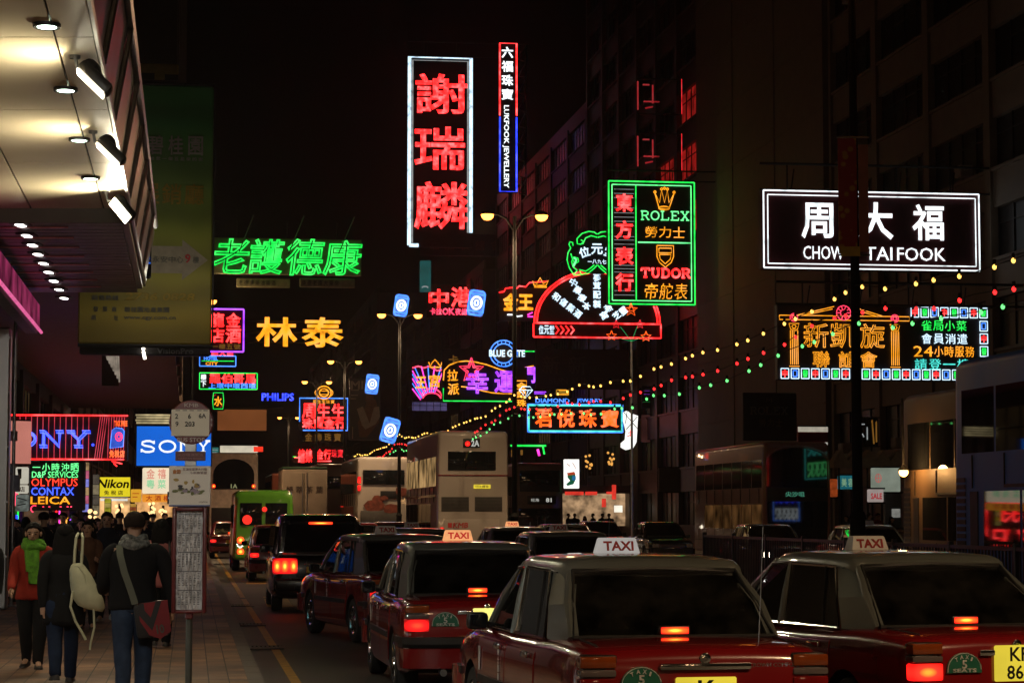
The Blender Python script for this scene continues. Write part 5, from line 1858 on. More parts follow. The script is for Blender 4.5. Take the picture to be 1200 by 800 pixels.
plate(T5, ['KF', '868'], pl_yellow, .38, .25, .68)
plate(T3, ['', ' 4'], emat('plate_lit_pale', (1.1, 1.0, .25), 1.0, .15, 4), .30, .22, .70)  # bright plate, its reflected light put in as glow
for t in (T2, T6, T7, T8, T9):
    plate(t, ['']) if False else None
# T5 brakes hard on the left, others lit red; far lamps stay lit
for lo in kid(T5, 'tail_light'):
    if lo.data.vertices[0].co.x < 0:
        set_mat(kid(lo, 'brake_lens')[0], lens_mat('brake_bright', (5.5, .5, .05), (4.0, .06, .03), (1.6, .015, .012)))
for lo in kid(T4, 'tail_light'):
    set_mat(kid(lo, 'brake_lens')[0], tl_dim)
for lo in kid(T9, 'headlight'):
    set_mat(lo, emat('headlight_dim', (1.5, 1.2, .8), 1.0, .2))

# plain dark red saloon further on
C1 = saloon('saloon_car', 'small dark red car between the green minibus and the black van', 'car', MATS['car_dark_red'], MATS['car_dark_red'], 'cars in the street', taxi=False)
C1.location = (P(326, 0, 62).x, 63.0, 0)
C1.rotation_euler = (0, 0, R(8))
CB = saloon('saloon_car', 'black car in front of the pale bus, roof only in view', 'car', MATS['car_black'], MATS['car_black'], 'cars in the street', taxi=False)
CB.location = (P(660, 0, 66).x, 66, 0)
CB.rotation_euler = (0, 0, R(188))
for lo in kid(CB, 'headlight'):
    set_mat(lo, hl)
far = [(420, 78, 8, 0, 'dark car just beyond the black van, roof catching red light'), (460, 86, 8, 0, 'dark car ahead between the box truck and the pale bus'), (262, 118, 8, 0, 'dark red car far off behind the bus stop post'),
       (275, 95, 8, 0, 'dark red car far off left of the green minibus'), (385, 66, 8, 0, 'dark car directly beyond the black van'), (893, 66, 188, 1, 'oncoming dark car with bright headlight below the double decker side'),
       (700, 92, 188, 1, 'oncoming dark car with headlights in front of the lit shop'), (770, 84, 188, 0, 'oncoming dark car with unlit lamps before the double decker')]
for px, d, a, on, lb in far:
    o = dup(CB if a > 90 else C1, (P(px, 0, d).x, d, 0), R(a), lb)
    for lo in kid(o, 'headlight'):
        set_mat(lo, hl if on else tl_grey)

# ------------------------------------------------------------------ boxy vehicles
def ring_xz(w, z0, z1, r, y, top=1.0, n=5):
    """rounded upright cross-section at y; the roof is narrowed by the factor top"""
    pts = []
    for cx, cz, a0 in ((w - r, z0 + r, -90), (w * top - r, z1 - r, 0), (-w * top + r, z1 - r, 90), (-w + r, z0 + r, 180)):
        for k in range(n + 1):
            a = R(a0 + 90 * k / n)
            pts.append(Vector((cx + r * math.cos(a), y, cz + r * math.sin(a))))
    return pts
def strip_windows(t, name, w, y0, y1, z0, z1, n, m, gap=.07, top=1.0, zr=(0, 1), sides=(-1, 1)):
    """a row of side windows standing 4 mm proud of the coach side"""
    for sx in sides:
        for k in range(n):
            a = y0 + (y1 - y0) * k / n + gap / 2
            b = y0 + (y1 - y0) * (k + 1) / n - gap / 2
            q = MB()
            x0 = w * (1 + (top - 1) * (z0 - zr[0]) / (zr[1] - zr[0]))
            x1 = w * (1 + (top - 1) * (z1 - zr[0]) / (zr[1] - zr[0]))
            q.hexa([(sx * (x0 + .006), a, z0), (sx * (x0 + .006), b, z0), (sx * (x1 + .006), b, z1), (sx * (x1 + .006), a, z1),
                    (sx * (x0 - .02), a, z0), (sx * (x0 - .02), b, z0), (sx * (x1 - .02), b, z1), (sx * (x1 - .02), a, z1)])
            q.build(name, m, t, 0)

# black people carrier
V = thing('people_carrier', 'black people carrier with bright double tail lights beside the kerb', 'van', (P(380, 0, 42).x - .33, 44.4, 0), R(8))
mb = MB()
mb.loft([ring_xz(w, zb, zt, .16, y) for y, w, zb, zt in ((-2.32, .78, .42, .96), (-2.26, .86, .30, 1.04), (-2.0, .89, .24, 1.06), (0, .89, .22, 1.04), (1.5, .88, .24, 1.0), (2.2, .82, .28, .84), (2.35, .70, .36, .72))])
mb.build('body', MATS['car_black'], V, 40)
mb = MB()
mb.loft([ring_xz(w, .95, zt, .14, y, top) for y, w, zt, top in ((-2.24, .80, 1.18, .98), (-2.12, .86, 1.66, .88), (-1.9, .875, 1.76, .86), (-.6, .88, 1.80, .86), (.5, .87, 1.74, .85), (.9, .86, 1.55, .86), (1.5, .84, 1.08, .95))])
mb.build('cabin', MATS['car_black'], V, 40)
q = MB()
q.slab([(-.68, -2.262, 1.10), (.68, -2.262, 1.10), (.62, -2.155, 1.62), (-.62, -2.155, 1.62)], .012)
ro = q.build('rear_window', MATS['dark_glass'], V, 0)
q = MB()
q.rbox(-.22, .22, -2.2, -2.165, 1.61, 1.655, .01, 1)
q.build('high_brake_light', tl_hot, ro)
strip_windows(V, 'side_window', .888, -2.0, .75, 1.08, 1.58, 3, MATS['dark_glass'], .08, .88, (.95, 1.8))
for sx in (-1, 1):
    q = MB()
    q.rbox(min(sx * .42, sx * .885), max(sx * .42, sx * .885), -2.34, -2.2, .70, .99, .04, 2)
    lo = q.build('tail_light', tl_red, V)
    for x in (.50, .66, .80):
        q = MB()
        q.rbox(min(sx * (x - .06), sx * (x + .06)), max(sx * (x - .06), sx * (x + .06)), -2.352, -2.33, .74, .95, .01, 1)
        q.build('lamp', tl_hot, lo)
    for y in (-1.45, 1.45):
        wheel(V, sx * .875, y, .32, .2, sx)
    q = MB()
    q.rbox(min(sx * .86, sx * 1.03), max(sx * .86, sx * 1.03), .78, .92, 1.05, 1.2, .03, 2)
    q.build('mirror', MATS['car_black'], V)
q = MB()
q.rbox(-.84, .84, -2.42, -2.25, .40, .62, .05, 2)
q.build('bumper', MATS['car_black'], V)
q = MB()
q.rbox(-.26, .26, -2.355, -2.33, .72, .84, .01, 1)
q.build('number_plate', MATS['plate_yellow'], V)
q = MB()
q.tube([(-.70, -2.27, 1.08), (.70, -2.27, 1.08)], .012, 6).rbox(-.3, .3, -2.36, -2.33, .87, .91, .01, 1)
q.build('trim', MATS['chrome'], V)

# green minibus
G = thing('minibus', 'bright green minibus beyond the black van near the kerb', 'minibus', (P(313, 0, 72).x - .42, 75.2, 0), R(8))
mb = MB()
mb.loft([ring_xz(w, .35, zt, .2, y, .93) for y, w, zt in ((-3.2, .88, 2.42), (-3.12, .96, 2.52), (-2.9, .985, 2.56), (2.6, .985, 2.56), (2.95, .97, 2.45), (3.2, .93, 1.3))])
mb.build('body', MATS['minibus_green'], G, 40)
for x0, x1 in ((-.74, -.06), (.06, .74)):
    q = MB()
    q.rbox(x0, x1, -3.225, -3.19, 1.45, 2.15, .03, 2)
    q.build('rear_window', MATS['dark_glass'], G)
strip_windows(G, 'side_window', .985, -2.95, 2.6, 1.35, 2.1, 5, MATS['dark_glass'], .1, .93, (.35, 2.56))
for sx in (-1, 1):
    for z, m, nm in ((.98, tl_hot, 'tail_light'), (.62, tl_hot, 'fog_light')):
        q = MB()
        q.lathe([(.001, 0), (.105, 0), (.11, .02), (.11, .06), (.001, .06)], Matrix.Translation((sx * .72, -3.24, z)) @ Matrix.Rotation(-PI / 2, 4, 'X'), 16)
        q.build(nm, m, G)
    for y in (-1.9, 1.9):
        wheel(G, sx * .97, y, .36, .24, sx)
for x, z, r in ((-.52, 1.62, .15), (.02, 1.95, .08)):
    q = MB()
    q.lathe([(.001, 0), (r, 0), (r, .03), (.001, .03)], Matrix.Translation((x, -3.262, z)) @ Matrix.Rotation(-PI / 2, 4, 'X'), 18)
    q.build('red_roundel', emat('roundel_red', (1.6, .05, .03), 1.0, .2), G)
q = MB()
q.rbox(-.9, .9, -3.3, -3.15, .4, .55, .04, 2)
q.build('bumper', MATS['minibus_green'], G)
q = MB()
q.rbox(-.2, .2, -3.22, -3.2, 1.12, 1.24, .01, 1)
q.build('plate_lamp', MATS['chrome'], G)

# double deckers
def decker(name, label, loc, rz, paint, L=11.2, W=1.25, H=4.4, upper=None, lower=None, lo_start=1.9, band=None, group='double decker buses'):
    t = thing(name, label, 'bus', loc, rz, group)
    mb = MB()
    mb.loft([ring_xz(w, .32, h, .16, y, .97) for y, w, h in ((-L / 2, W * .95, H - .12), (-L / 2 + .06, W * .985, H - .03), (-L / 2 + .2, W, H), (L / 2 - .3, W, H), (L / 2 - .1, W * .985, H - .05), (L / 2, W * .94, H - .2))])
    mb.build('body', paint, t, 40)
    up, lw = upper or MATS['dark_glass'], lower or MATS['dark_glass']
    strip_windows(t, 'upper_window', W, -L / 2 + .35, L / 2 - .3, 2.75, 3.75, 7, up, .10, .97, (.32, H))
    strip_windows(t, 'lower_window', W, -L / 2 + lo_start, L / 2 - .3, 1.25, 2.15, 6, lw, .10, .97, (.32, H))
    for sx in (-1, 1):
        for y in (-L / 2 + 2.4, L / 2 - 2.6):
            wheel(t, sx * (W - .01), y, .48, .28, sx)
        q = MB()
        for k in range(8):
            yy = -L / 2 + .9 + k * (L - 1.6) / 7
            q.box(min(sx * (W - .02), sx * (W + .003)), max(sx * (W - .02), sx * (W + .003)), yy - .006, yy + .006, .5, 1.2)
            q.box(min(sx * (W - .02), sx * (W + .003)), max(sx * (W - .02), sx * (W + .003)), yy - .006, yy + .006, 2.2, 2.72)
        q.box(min(sx * (W - .02), sx * (W + .006)), max(sx * (W - .02), sx * (W + .006)), -L / 2 + .3, L / 2 - .3, .78, .80)
        q.build('panel_joints', MATS['steel_dark'], t, 0)
        q = MB()
        q.box(min(sx * (W - .03), sx * (W + .004)), max(sx * (W - .03), sx * (W + .004)), -L / 2 + .3, L / 2 - .3, 2.38, 2.46)
        if band:
            q.build('band', band, t, 0)
    return t
def flatpart(t, name, m, x0, x1, z0, z1, y, th=.03, r=.02, parent=None):
    q = MB()
    s = 1 if y > 0 else -1
    q.rbox(x0, x1, min(y, y + s * th), max(y, y + s * th), z0, z1, r, 2)
    return q.build(name, m, parent or t)
bus_glow = emat('bus_window_reflection', (0.50, 0.30, 0.12), 1.0, 0.97, 1.3)  # street light reflections put into the upper panes as uneven glow
ang = R(8.1)
def ahead(px, d, L):
    """centre of a vehicle whose rear end is centred on photo column px at depth d"""
    x = P(px, 0, d).x
    return Vector((x - .141 * L / 2, d + .99 * L / 2, 0))
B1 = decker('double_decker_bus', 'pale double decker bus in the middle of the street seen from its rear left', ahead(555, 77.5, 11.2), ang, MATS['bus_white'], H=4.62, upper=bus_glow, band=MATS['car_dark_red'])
y = -5.62
flatpart(B1, 'rear_window', MATS['dark_glass'], -.86, .78, 3.28, 3.92, y, .02, .06)
fo = flatpart(B1, 'route_display', MATS['letter_black'], -.34, .24, 4.05, 4.36, y + .05, .07, .02)
q = MB(); text_into(q, '2A', .07, 4.2, .26, .2, y - .025, .03); q.build('lettering', emat('route_white', (.5, .5, .45), 1.0, .1), fo, 0)
q = MB(); q.lathe([(.001, 0), (.09, 0), (.09, .02), (.001, .02)], Matrix.Translation((-.19, y - .03, 4.18)) @ Matrix.Rotation(-PI / 2, 4, 'X'), 14); q.build('red_lamp', tl_red, fo)
flatpart(B1, 'red_stripe', MATS['car_dark_red'], -1.2, 1.2, 3.09, 3.13, y + .05, .06, .005)
fo = flatpart(B1, 'lit_notice', emat('notice_yellow', (.85, .65, .05), 1.0, .35, 9), .02, .60, 2.66, 2.80, y, .02, .02)
q = MB(); text_into(q, '巴士轉車', .31, 2.73, .44, .09, y - .025, .0); q.build('lettering', MATS['letter_black'], fo, 0)
for x0, x1 in ((-1.08, -.14), (.06, 1.0)):
    vo = flatpart(B1, 'vent', MATS['grille'], x0, x1, 1.90, 2.38, y, .015, .02)
    q = MB()
    for k in range(9):
        q.box(x0 + .03, x1 - .03, y - .022, y - .017, 1.94 + k * .048, 1.955 + k * .048)
    q.build('slats', MATS['steel_dark'], vo, 0)
eo = flatpart(B1, 'engine_cover', MATS['bus_white'], -.98, .90, .75, 1.62, y, .015, .03)
q = MB(); text_into(q, 'KMB', -.42, 1.42, .5, .17, y - .02, .03, 0, 0, .15); q.rbox(-.86, -.72, y - .022, y - .016, 1.34, 1.50, .003, 1); q.build('lettering', MATS['letter_red'], eo, 0)
for sx in (-1, 1):
    q = MB(); q.rbox(sx * 1.06 - .07, sx * 1.06 + .07, y - .04, y, .9, 1.35, .02, 1); q.build('tail_light', tl_red if sx < 0 else tl_dim, B1)

B2 = decker('double_decker_bus', 'pale double decker with a side advert, ahead and left of the nearer pale bus', ahead(452, 104, 11.2), ang, MATS['bus_white'], H=4.4)
y = -5.62
flatpart(B2, 'rear_window', MATS['dark_glass'], -.95, .95, 3.15, 3.8, y, .02, .06)
flatpart(B2, 'route_display', MATS['letter_black'], -.15, .75, 2.5, 2.85, y, .02, .02)
flatpart(B2, 'dark_panel', MATS['grille'], -1.05, .7, 1.25, 1.95, y, .02, .03)
q = MB(); q.rbox(-1.2, -1.04, y - .04, y, 3.2, 3.5, .02, 1).rbox(-1.2, -1.04, y - .04, y, 2.85, 3.1, .02, 1); q.build('tail_light', tl_red, B2)
q = MB()
rn = random.Random(3)
for k in range(7):
    x, z, r = rn.uniform(-.6, .9), rn.uniform(2.0, 2.9), rn.uniform(.15, .4)
    q.prism([(x + r * math.cos(a * PI / 4) * (1 + .4 * rn.random()), z + r * .6 * math.sin(a * PI / 4) * (1 + .4 * rn.random())) for a in range(8)], y - .012 - k * .003, y - .006 - k * .003)
q.build('advert_print', mat('advert_red', (.20, .05, .03), .5, var=.6), B2, 0)
B3 = decker('double_decker_bus', 'orange brown double decker beyond the white box truck', ahead(398, 128, 11.2), ang, MATS['bus_red'], H=4.6)
y = -5.62
flatpart(B3, 'rear_window', MATS['dark_glass'], -1.0, 1.0, 3.2, 3.9, y, .02, .06)
q = MB(); q.rbox(-.9, -.7, y - .04, y, 2.1, 2.3, .02, 1); q.build('tail_light', tl_red, B3)
B5 = decker('double_decker_bus', 'orange brown double decker between the far dark bus and the box truck', ahead(346, 135, 11.2), ang, MATS['bus_red'], H=4.2)
flatpart(B5, 'rear_window', MATS['dark_glass'], -.6, 1.0, 2.9, 3.6, y, .02, .06)
q = MB(); q.rbox(-1.0, -.8, y - .04, y, 1.9, 2.1, .02, 1); q.build('tail_light', tl_red, B5)
B4 = decker('double_decker_bus', 'far bus with round topped dark rear window near the kerb', ahead(279, 110, 11.2), ang, mat('bus_pale', (.62, .52, .42), .4, coat=.3), W=1.2, H=4.75)
q = MB()
q.prism([(-.98, 3.0), (.98, 3.0)] + [(.98 * math.cos(a * PI / 12), 3.7 + .75 * math.sin(a * PI / 12)) for a in range(13)], y - .02, y + .02)
ro = q.build('rear_window', MATS['dark_glass'], B4, 0)
for sx in (-1, 1):
    q = MB(); q.rbox(sx * .95 - .07, sx * .95 + .07, y - .05, y, 3.06, 3.22, .02, 1); q.build('tail_light', tl_hot, B4)
q = MB(); text_into(q, '1A', .02, 3.14, .3, .2, y - .03, .02); q.build('lettering', emat('route_dim', (.25, .25, .12), 1.0), ro, 0)
flatpart(B4, 'dark_panel', MATS['letter_black'], -1.05, 1.05, 1.0, 2.1, y, .02, .03)

# box truck
TR = thing('box_truck', 'white box truck with dark characters across its rear doors', 'truck', ahead(361, 100, 6), ang)
y = -3.0
q = MB(); q.rbox(-.98, .98, y, 1.4, 1.0, 3.75, .04, 2); q.build('cargo_box', MATS['truck_white'], TR)
for x0, x1 in ((-.94, -.01), (.01, .94)):
    fo = flatpart(TR, 'rear_door', MATS['truck_white'], x0, x1, 1.08, 3.62, y, .03, .02)
    q = MB(); xx = -.10 if x0 < -.5 else .10; q.cyl((xx, y - .05, 1.1), (xx, y - .05, 3.6), .018, n=6); q.build('lock_bar', MATS['steel'], fo)
q = MB()
for i, ch in enumerate('特萃茶葉'):
    text_into(q, ch, -.66 + i * .43, 2.86, .30, .32, y - .045, .01)
q.build('lettering', mat('letter_brown', (.10, .07, .05), .6), TR, 0)
q = MB(); q.rbox(-.94, .94, 1.5, 3.0, .7, 2.6, .12, 3); q.build('cab', MATS['truck_white'], TR)
q = MB(); q.box(-.7, .7, y + .1, 3.0, .6, .98); q.build('chassis', MATS['steel_dark'], TR, 0)
q = MB(); q.rbox(-.98, .98, y + .02, 1.4, 3.752, 3.86, .02, 1); q.build('roof_rim', mat('rim_green', (.02, .07, .03), .5), TR)
for sx in (-1, 1):
    for yy in (-1.6, 2.2):
        wheel(TR, sx * .95, yy, .42, .26, sx)
    q = MB(); q.rbox(sx * .8 - .1, sx * .8 + .1, y - .06, y, .78, .92, .02, 1); q.build('tail_light', tl_red, TR)

# oncoming buses: front faces the camera (local +y is the way they drive)
def front_pt(px, d, L):
    x = P(px, 0, d).x
    return Vector((x - .141 * L / 2, d + .99 * L / 2, 0))
back = R(188.1)
B6 = decker('double_decker_bus', 'oncoming red brown double decker with a tall rounded dark front', front_pt(929, 82, 11.4), back, mat('bus_maroon', (0.15, 0.052, 0.024), 0.3, coat=.4), L=11.4, H=4.4, upper=mat('bus_window_mid', (.03, .022, .018), .06, var=.3), lower=emat('lower_deck_dim', (0.10, 0.045, 0.014), 1.0, .97, .9))  # lower panes: reflected light streaks put in as uneven glow
y = 5.7
q = MB()
outl = [(-1.14 + .0, .75), (-.85, .5), (.85, .5), (1.14, .75), (1.17, 2.0), (1.14, 3.7)] + [(1.14 * math.cos(R(a)), 3.7 + .52 * math.sin(R(a))) for a in range(15, 180, 15)] + [(-1.14, 3.7), (-1.17, 2.0)]
q.prism(outl, y - .05, y + .02)
ro = q.build('windscreen', MATS['dark_glass'], B6, 0)
q = MB(); q.tube([(a, y + .02, b) for a, b in outl], .05, 6, closed=True); q.build('frame', MATS['bus_maroon'], ro)
flatpart(B6, 'front_divider', MATS['letter_black'], -1.12, 1.12, 2.25, 2.75, y + .022, .012, .01)
fo = flatpart(B6, 'route_display', MATS['sign_black'], -.7, .7, 2.36, 2.66, y + .035, .02, .01)
q = MB()
tmp = MB(); text_into(tmp, '尖沙咀', 0, 0, .7, .18, 0, .02); q.add(tmp.v, tmp.f, Matrix.Translation((.1, y + .06, 2.51)) @ rotz(PI)); q.build('lettering', emat('route_green', (.05, .22, .14), 1.0), fo, 0)
for sx in (-1, 1):
    q = MB(); q.lathe([(.001, 0), (.10, 0), (.11, .03), (.001, .03)], Matrix.Translation((sx * .95, y + .0, .62)) @ Matrix.Rotation(-PI / 2, 4, 'X'), 14); q.build('headlight', MATS['tail_lens_clear'], B6)
B7 = decker('double_decker_bus', 'oncoming dark double decker with two lit headlights left of the white light box', front_pt(632, 118, 11.2), back, mat('bus_dusk', (.10, .06, .05), .4, coat=.3), H=4.45)
y = 5.6
flatpart(B7, 'upper_windscreen', MATS['dark_glass'], -1.05, 1.05, 2.95, 4.05, y, .02, .06)
flatpart(B7, 'lower_windscreen', MATS['dark_glass'], -1.1, 1.1, 1.05, 2.1, y, .02, .06)
fo = flatpart(B7, 'route_display', MATS['letter_black'], -.85, .65, 2.3, 2.75, y, .02, .02)
q = MB()
tmp = MB(); text_into(tmp, '81', .42, 0, .28, .2, 0, .03); text_into(tmp, '旺角', -.3, 0, .4, .16, 0, .0)
q.add(tmp.v, tmp.f, Matrix.Translation((-.05, y + .03, 2.52)) @ rotz(PI)); q.build('lettering', emat('route_white', (.5, .5, .45), 1.0, .1), fo, 0)
for sx in (-1, 1):
    q = MB(); q.lathe([(.001, 0), (.11, 0), (.12, .03), (.001, .03)], Matrix.Translation((sx * .72, y + .0, .78)) @ Matrix.Rotation(-PI / 2, 4, 'X'), 14); q.build('headlight', hl, B7)
# two buses at the right edge, seen along their offside
def side_bus(name, label, d_rear, lat, paint, L=11.5, H=4.4):
    c = street_pt(d_rear - .99 * L / 2, lat + 1.25)
    return decker(name, label, c, back, paint, L=L, H=H, lower=MATS['dark_glass'], lo_start=1.35)
B8 = side_bus('double_decker_bus', 'blue double decker cut off by the right edge', 36.7, 11.35, MATS['bus_blue'], H=4.25)
B9 = side_bus('double_decker_bus', 'pale double decker behind the blue bus, its side lit orange', 50.5, 14.8, mat('bus_cream', (0.13, 0.085, 0.045), .5, spec=.2, scale=1.0))
for B in (B8, B9):
    q = MB()
    for z in [1.2 + .11 * k for k in range(11)]:
        q.box(1.25, 1.262, -5.55, -5.15, z, z + .07)
    vo = q.build('vent_slats', MATS['steel_dark'], B, 0)
    q = MB(); q.rbox(1.23, 1.256, -4.95, -4.6, .6, 2.15, .01, 1); q.build('side_panel', MATS['letter_black'], B)
    q = MB(); q.box(1.25, 1.268, -3.4, 5.2, 2.2, 2.25); q.build('side_trim', MATS['steel_dark'], B, 0)

# ================================================================== shop signs on the left pavement
# --- red neon striped sign with blue slab letters
s = Sign('neon_sign', 'wide red neon striped sign with blue slab letters over the left pavement', -22, 485, 148, 540, 58, group='shop signs on the left', board='sign_maroon', depth=.35)
r = .55 / s.S
s.lines('red', [[(-20, 486.5), (148, 486.5)], [(-20, 538), (144, 538)]], .9 / s.S, 'border_tube')
NEON['rose'] = ((0.75, 0.05, 0.09), 1.0)
s.lines('rose', [[(x, 488), (x, 537)] for x in [-16 + 6.6 * k for k in range(19)]] + [[(116 + 2.6 * k, 488), (110 + 2.6 * k, 537)] for k in range(4)] + [[(126 + 3 * k, 488), (125 + 3 * k, 537)] for k in range(7)], .42 / s.S, 'stripe_tube', y=-.04)
mb = MB()
for ch, x0, x1 in (('S', -14, 12), ('O', 16, 43), ('N', 47, 74), ('Y', 78, 105)):
    serif_into(mb, ch, s.x(x0), s.x(x0 + (x1 - x0) / .84 * .84), s.z(523), s.z(506), 2.0 / s.S, -.11, 0.0)
mb.ball((s.x(108), -.11, s.z(521)), 1.6 / s.S)
mb.build('lettering', neon('blue'), s.t, 60)
mb = MB()
for ch, x0, x1 in (('S', -14, 12), ('O', 16, 43), ('N', 47, 74), ('Y', 78, 105)):
    for k in (-1.7, 1.7):
        serif_into(mb, ch, s.x(x0 + k * .4), s.x(x1 + k * .4), s.z(523 + k), s.z(506 + k), .4 / s.S, -.17, 0.0)
mb.build('neon_outline', emat('neon_pale_blue', (.30, .42, 2.2), 1.0, .2), s.t, 60)
s.text('orange', [('TAX FREE', 140, 496, 15, 6)], bold=.03, y=-.2)
s.row('orange', '免稅店', 127, 145, 531.5, 8, bold=.03, y=-.2)
s.poly(emat('camera_blue', (.05, .12, .7), 1.0, .4, 6), [(130, 504), (134, 501), (142, 502), (144, 505), (143, 523), (128, 525)], 'camera_shape', y=-.15, t=.05)
s.lines('sky_blue', [[(130, 504), (134, 501), (142, 502), (144, 505), (143, 523), (128, 525), (130, 504)]], .5 / s.S, 'camera_tube', y=-.2)
s.lines('pink', [arc(138, 511.5, 4, 5, 0, 360, 14), arc(138, 511.5, 2, 2.6, 0, 360, 10)], .6 / s.S, 'lens_tube', y=-.22)
s.lines('red', [[(130, 540), (142, 543)], [(132, 542), (136, 546)]], .8 / s.S, 'tail_tube')
# --- list of lettering under it
s = Sign('neon_sign', 'black sign with five rows of green, red, blue and amber words', 34, 541, 99, 598, 60, group='shop signs on the left')
s.row('pale_green', '一小時沖晒', 37, 92, 547.5, 9.5, fill=.8, bold=.012)
s.text('pale_green', [('D&P SERVICES', 64, 556, 53, 7.2)], bold=.012)
s.text('orange', [('OLYMPUS', 63.5, 565, 53, 9)], bold=.012, m=emat('neon_scarlet', (2.4, .10, .05), 1.0, .2))
s.text('blue', [('CONTAX', 61.5, 575.5, 49, 9)], bold=.014, m=emat('neon_mid_blue', (.12, .24, 2.4), 1.0, .2))
s.text('amber', [('LEICA', 59, 586, 45, 8.6)], bold=.014)
s.lines('pink', [arc(41, 596, 4, 4, 60, 250, 10)], .7 / s.S, 'curl_tube')
s.lines('pink', [[(x, 593.5), (x + 2, 593.5)] for x in (50, 57, 70, 78, 82)], .6 / s.S, 'dash_tube')
s = Sign('neon_letter', 'single purple neon letter near the shop door', 81, 600, 89, 610, 62, no_board=True, cat='neon sign')
s.text('purple', [('A', 85, 605, 6, 8)], bold=.03)
mb = MB(); mb.box(-s.w / 2, s.w / 2, .02, .1, -.2, s.h + .1); mb.build('board', MATS['sign_black'], s.t, 0)
# --- pink box, yellow box and little white signs at the left edge
t = thing('light_box', 'pinkish light box standing out from the steel post at the left', 'light box', P(23, 545, 52), R(40))
mb = MB(); mb.rbox(-.30, .30, 0, .2, .0, 1.05, .03, 1); mb.build('frame', MATS['sign_maroon'], t)
mb = MB(); mb.box(-.27, .27, -.02, 0, .04, 1.01); mb.build('lit_face', emat('pink_face', (.62, .22, .17), 1.0, .35, .8), t, 0)
mb = MB(); mb.rbox(-.5, -.1, -.08, -.02, .55, .78, .01, 1); mb.build('junction_box', MATS['steel'], t)
t = thing('light_box', 'yellow light box cut off by the left edge of the picture', 'light box', P(-4, 540, 44), R(10))
mb = MB(); mb.rbox(-.14, .14, 0, .2, 0, 1.0, .03, 1); mb.build('frame', MATS['sign_night'], t)
mb = MB(); mb.box(-.12, .12, -.02, 0, .04, .96); mb.build('lit_face', emat('yellow_face', (.55, .45, .12), 1.0, .4, 2), t, 0)
for i, (y0, y1, m, lb) in enumerate(((547, 567, emat('cream_face', (.55, .52, .42), 1.0, .2, 2), 'small cream sign with a dark mark, upper of three stacked left of the words'), (568, 578, MATS['cream_face'], 'small cream sign with a red mark, middle of three stacked left of the words'),
                                    (579, 599, emat('grey_face', (.16, .18, .16), 1.0, .8, 6), 'small grey picture sign, lowest of three stacked left of the words'))):
    s = Sign('small_sign', lb, 18, y0, 33, y1, 57, cat='sign', board=m, depth=.12)
    if i == 0:
        s.poly(MATS['letter_black'], [(20, 549), (25, 549), (25, 560), (21, 563), (20, 562), (23, 558), (21, 556)], 'mark', y=-.02, t=.015)
    elif i == 1:
        s.text(None, [('店', 26, 573, 6, 6)], m=MATS['letter_red'], y=-.02)
    else:
        s.lines(None, [[(20, 583), (31, 586)], [(20, 592), (30, 590)]], .6 / s.S, 'mark', m=MATS['letter_black'], y=-.02)
s = Sign('vertical_sign', 'narrow dark vertical sign with pale marks beside the small cream signs', 11, 545, 17, 600, 57, cat='sign', depth=.12)
s.lines(None, [[(12.5, y), (15.5, y)] for y in range(548, 600, 5)], .5 / s.S, 'lettering', m=emat('mark_dim', (.3, .3, .28), 1.0), y=-.02)
# --- lit columns between shops
for px, y0, y1, d, cols, lb in ((100, 542, 600, 63, ((.55, .35, .16), (.75, .16, .28), (.30, .30, .9)), 'tall tan and pink lit column right of the word list'), (126, 584, 606, 72, ((.45, .42, .03), (.5, .4, .1)), 'narrow yellow green lit column below the yellow box'),
                                (156, 590, 606, 75, ((.55, .30, .05), (.4, .1, .03)), 'short orange lit column behind the crowd'), (112, 556, 604, 70, ((.10, .08, .06), (.25, .2, .12)), 'dim brown lit column between the word list and the yellow box')):
    s = Sign('lit_column', lb, px - 4, y0, px + 4, y1, d, cat='lit column', depth=.3)
    n = len(cols) * 2
    for k in range(n):
        c = cols[k % len(cols)]
        s.panel(emat('column_%d_%d' % (px, k % len(cols)), c, 1.0, .7, 5), px - 3.5, y0 + (y1 - y0) * k / n, px + 3.5, y0 + (y1 - y0) * (k + .94) / n, 'lit_panel')
# --- yellow box
s = Sign('light_box', 'yellow light box with a black slanted brand name over the pavement', 114, 558, 153, 583, 75, cat='light box', depth=.25, board='steel')
s.panel(emat('yellow_lit', (.88, .72, .02), 1.0, .2, .6), 115, 559, 152, 581.5, 'lit_face')
s.text(None, [('Nikon', 133, 566.5, 35, 9.5)], m=MATS['letter_black'], bold=.03, shear=.2, y=-.06)
s.row(None, '免稅店', 121, 145, 577, 5.2, fill=.7, m=mat('letter_grey', (.12, .12, .1), .6), y=-.06)
mb = MB(); mb.box(-s.w * .4, s.w * .4, 0, .2, -.10, -.03); mb.build('lamp_strip', emat('strip_white', (.9, .9, .8), 1.0, .4), s.t, 0)
# --- blue light box
s = Sign('light_box', 'big blue light box with white slab letters behind the bus stop sign', 159, 498, 248, 547, 62, cat='light box', depth=.4, board='sign_night')
s.panel(emat('blue_lit', (.012, .155, .80), 1.0, .25, .35), 160.5, 499.5, 246.5, 545.5, 'lit_face')
mb = MB()
for ch, x0, x1 in (('S', 164, 183), ('O', 186, 206), ('N', 209, 227), ('Y', 229.5, 245.5)):
    serif_into(mb, ch, s.x(x0), s.x(x1), s.z(529.5), s.z(516.5), 1.35 / s.S, -.05, 0.0)
mb.build('lettering', emat('letter_lit_white', (1.1, 1.15, 1.2), 1.0, .1), s.t, 60)
s = Sign('pastel_sign', 'bright cream light box with pink and green characters below the blue one', 167, 548, 224, 578, 66, cat='light box', board=emat('cream_lit', (1.05, .88, .62), 1.0, .25, .8), depth=.3)
s.row(None, '金禧酒樓', 170, 222, 555, 11, m=emat('pastel_pink', (.85, .35, .25), 1.0), y=-.03, fill=.7)
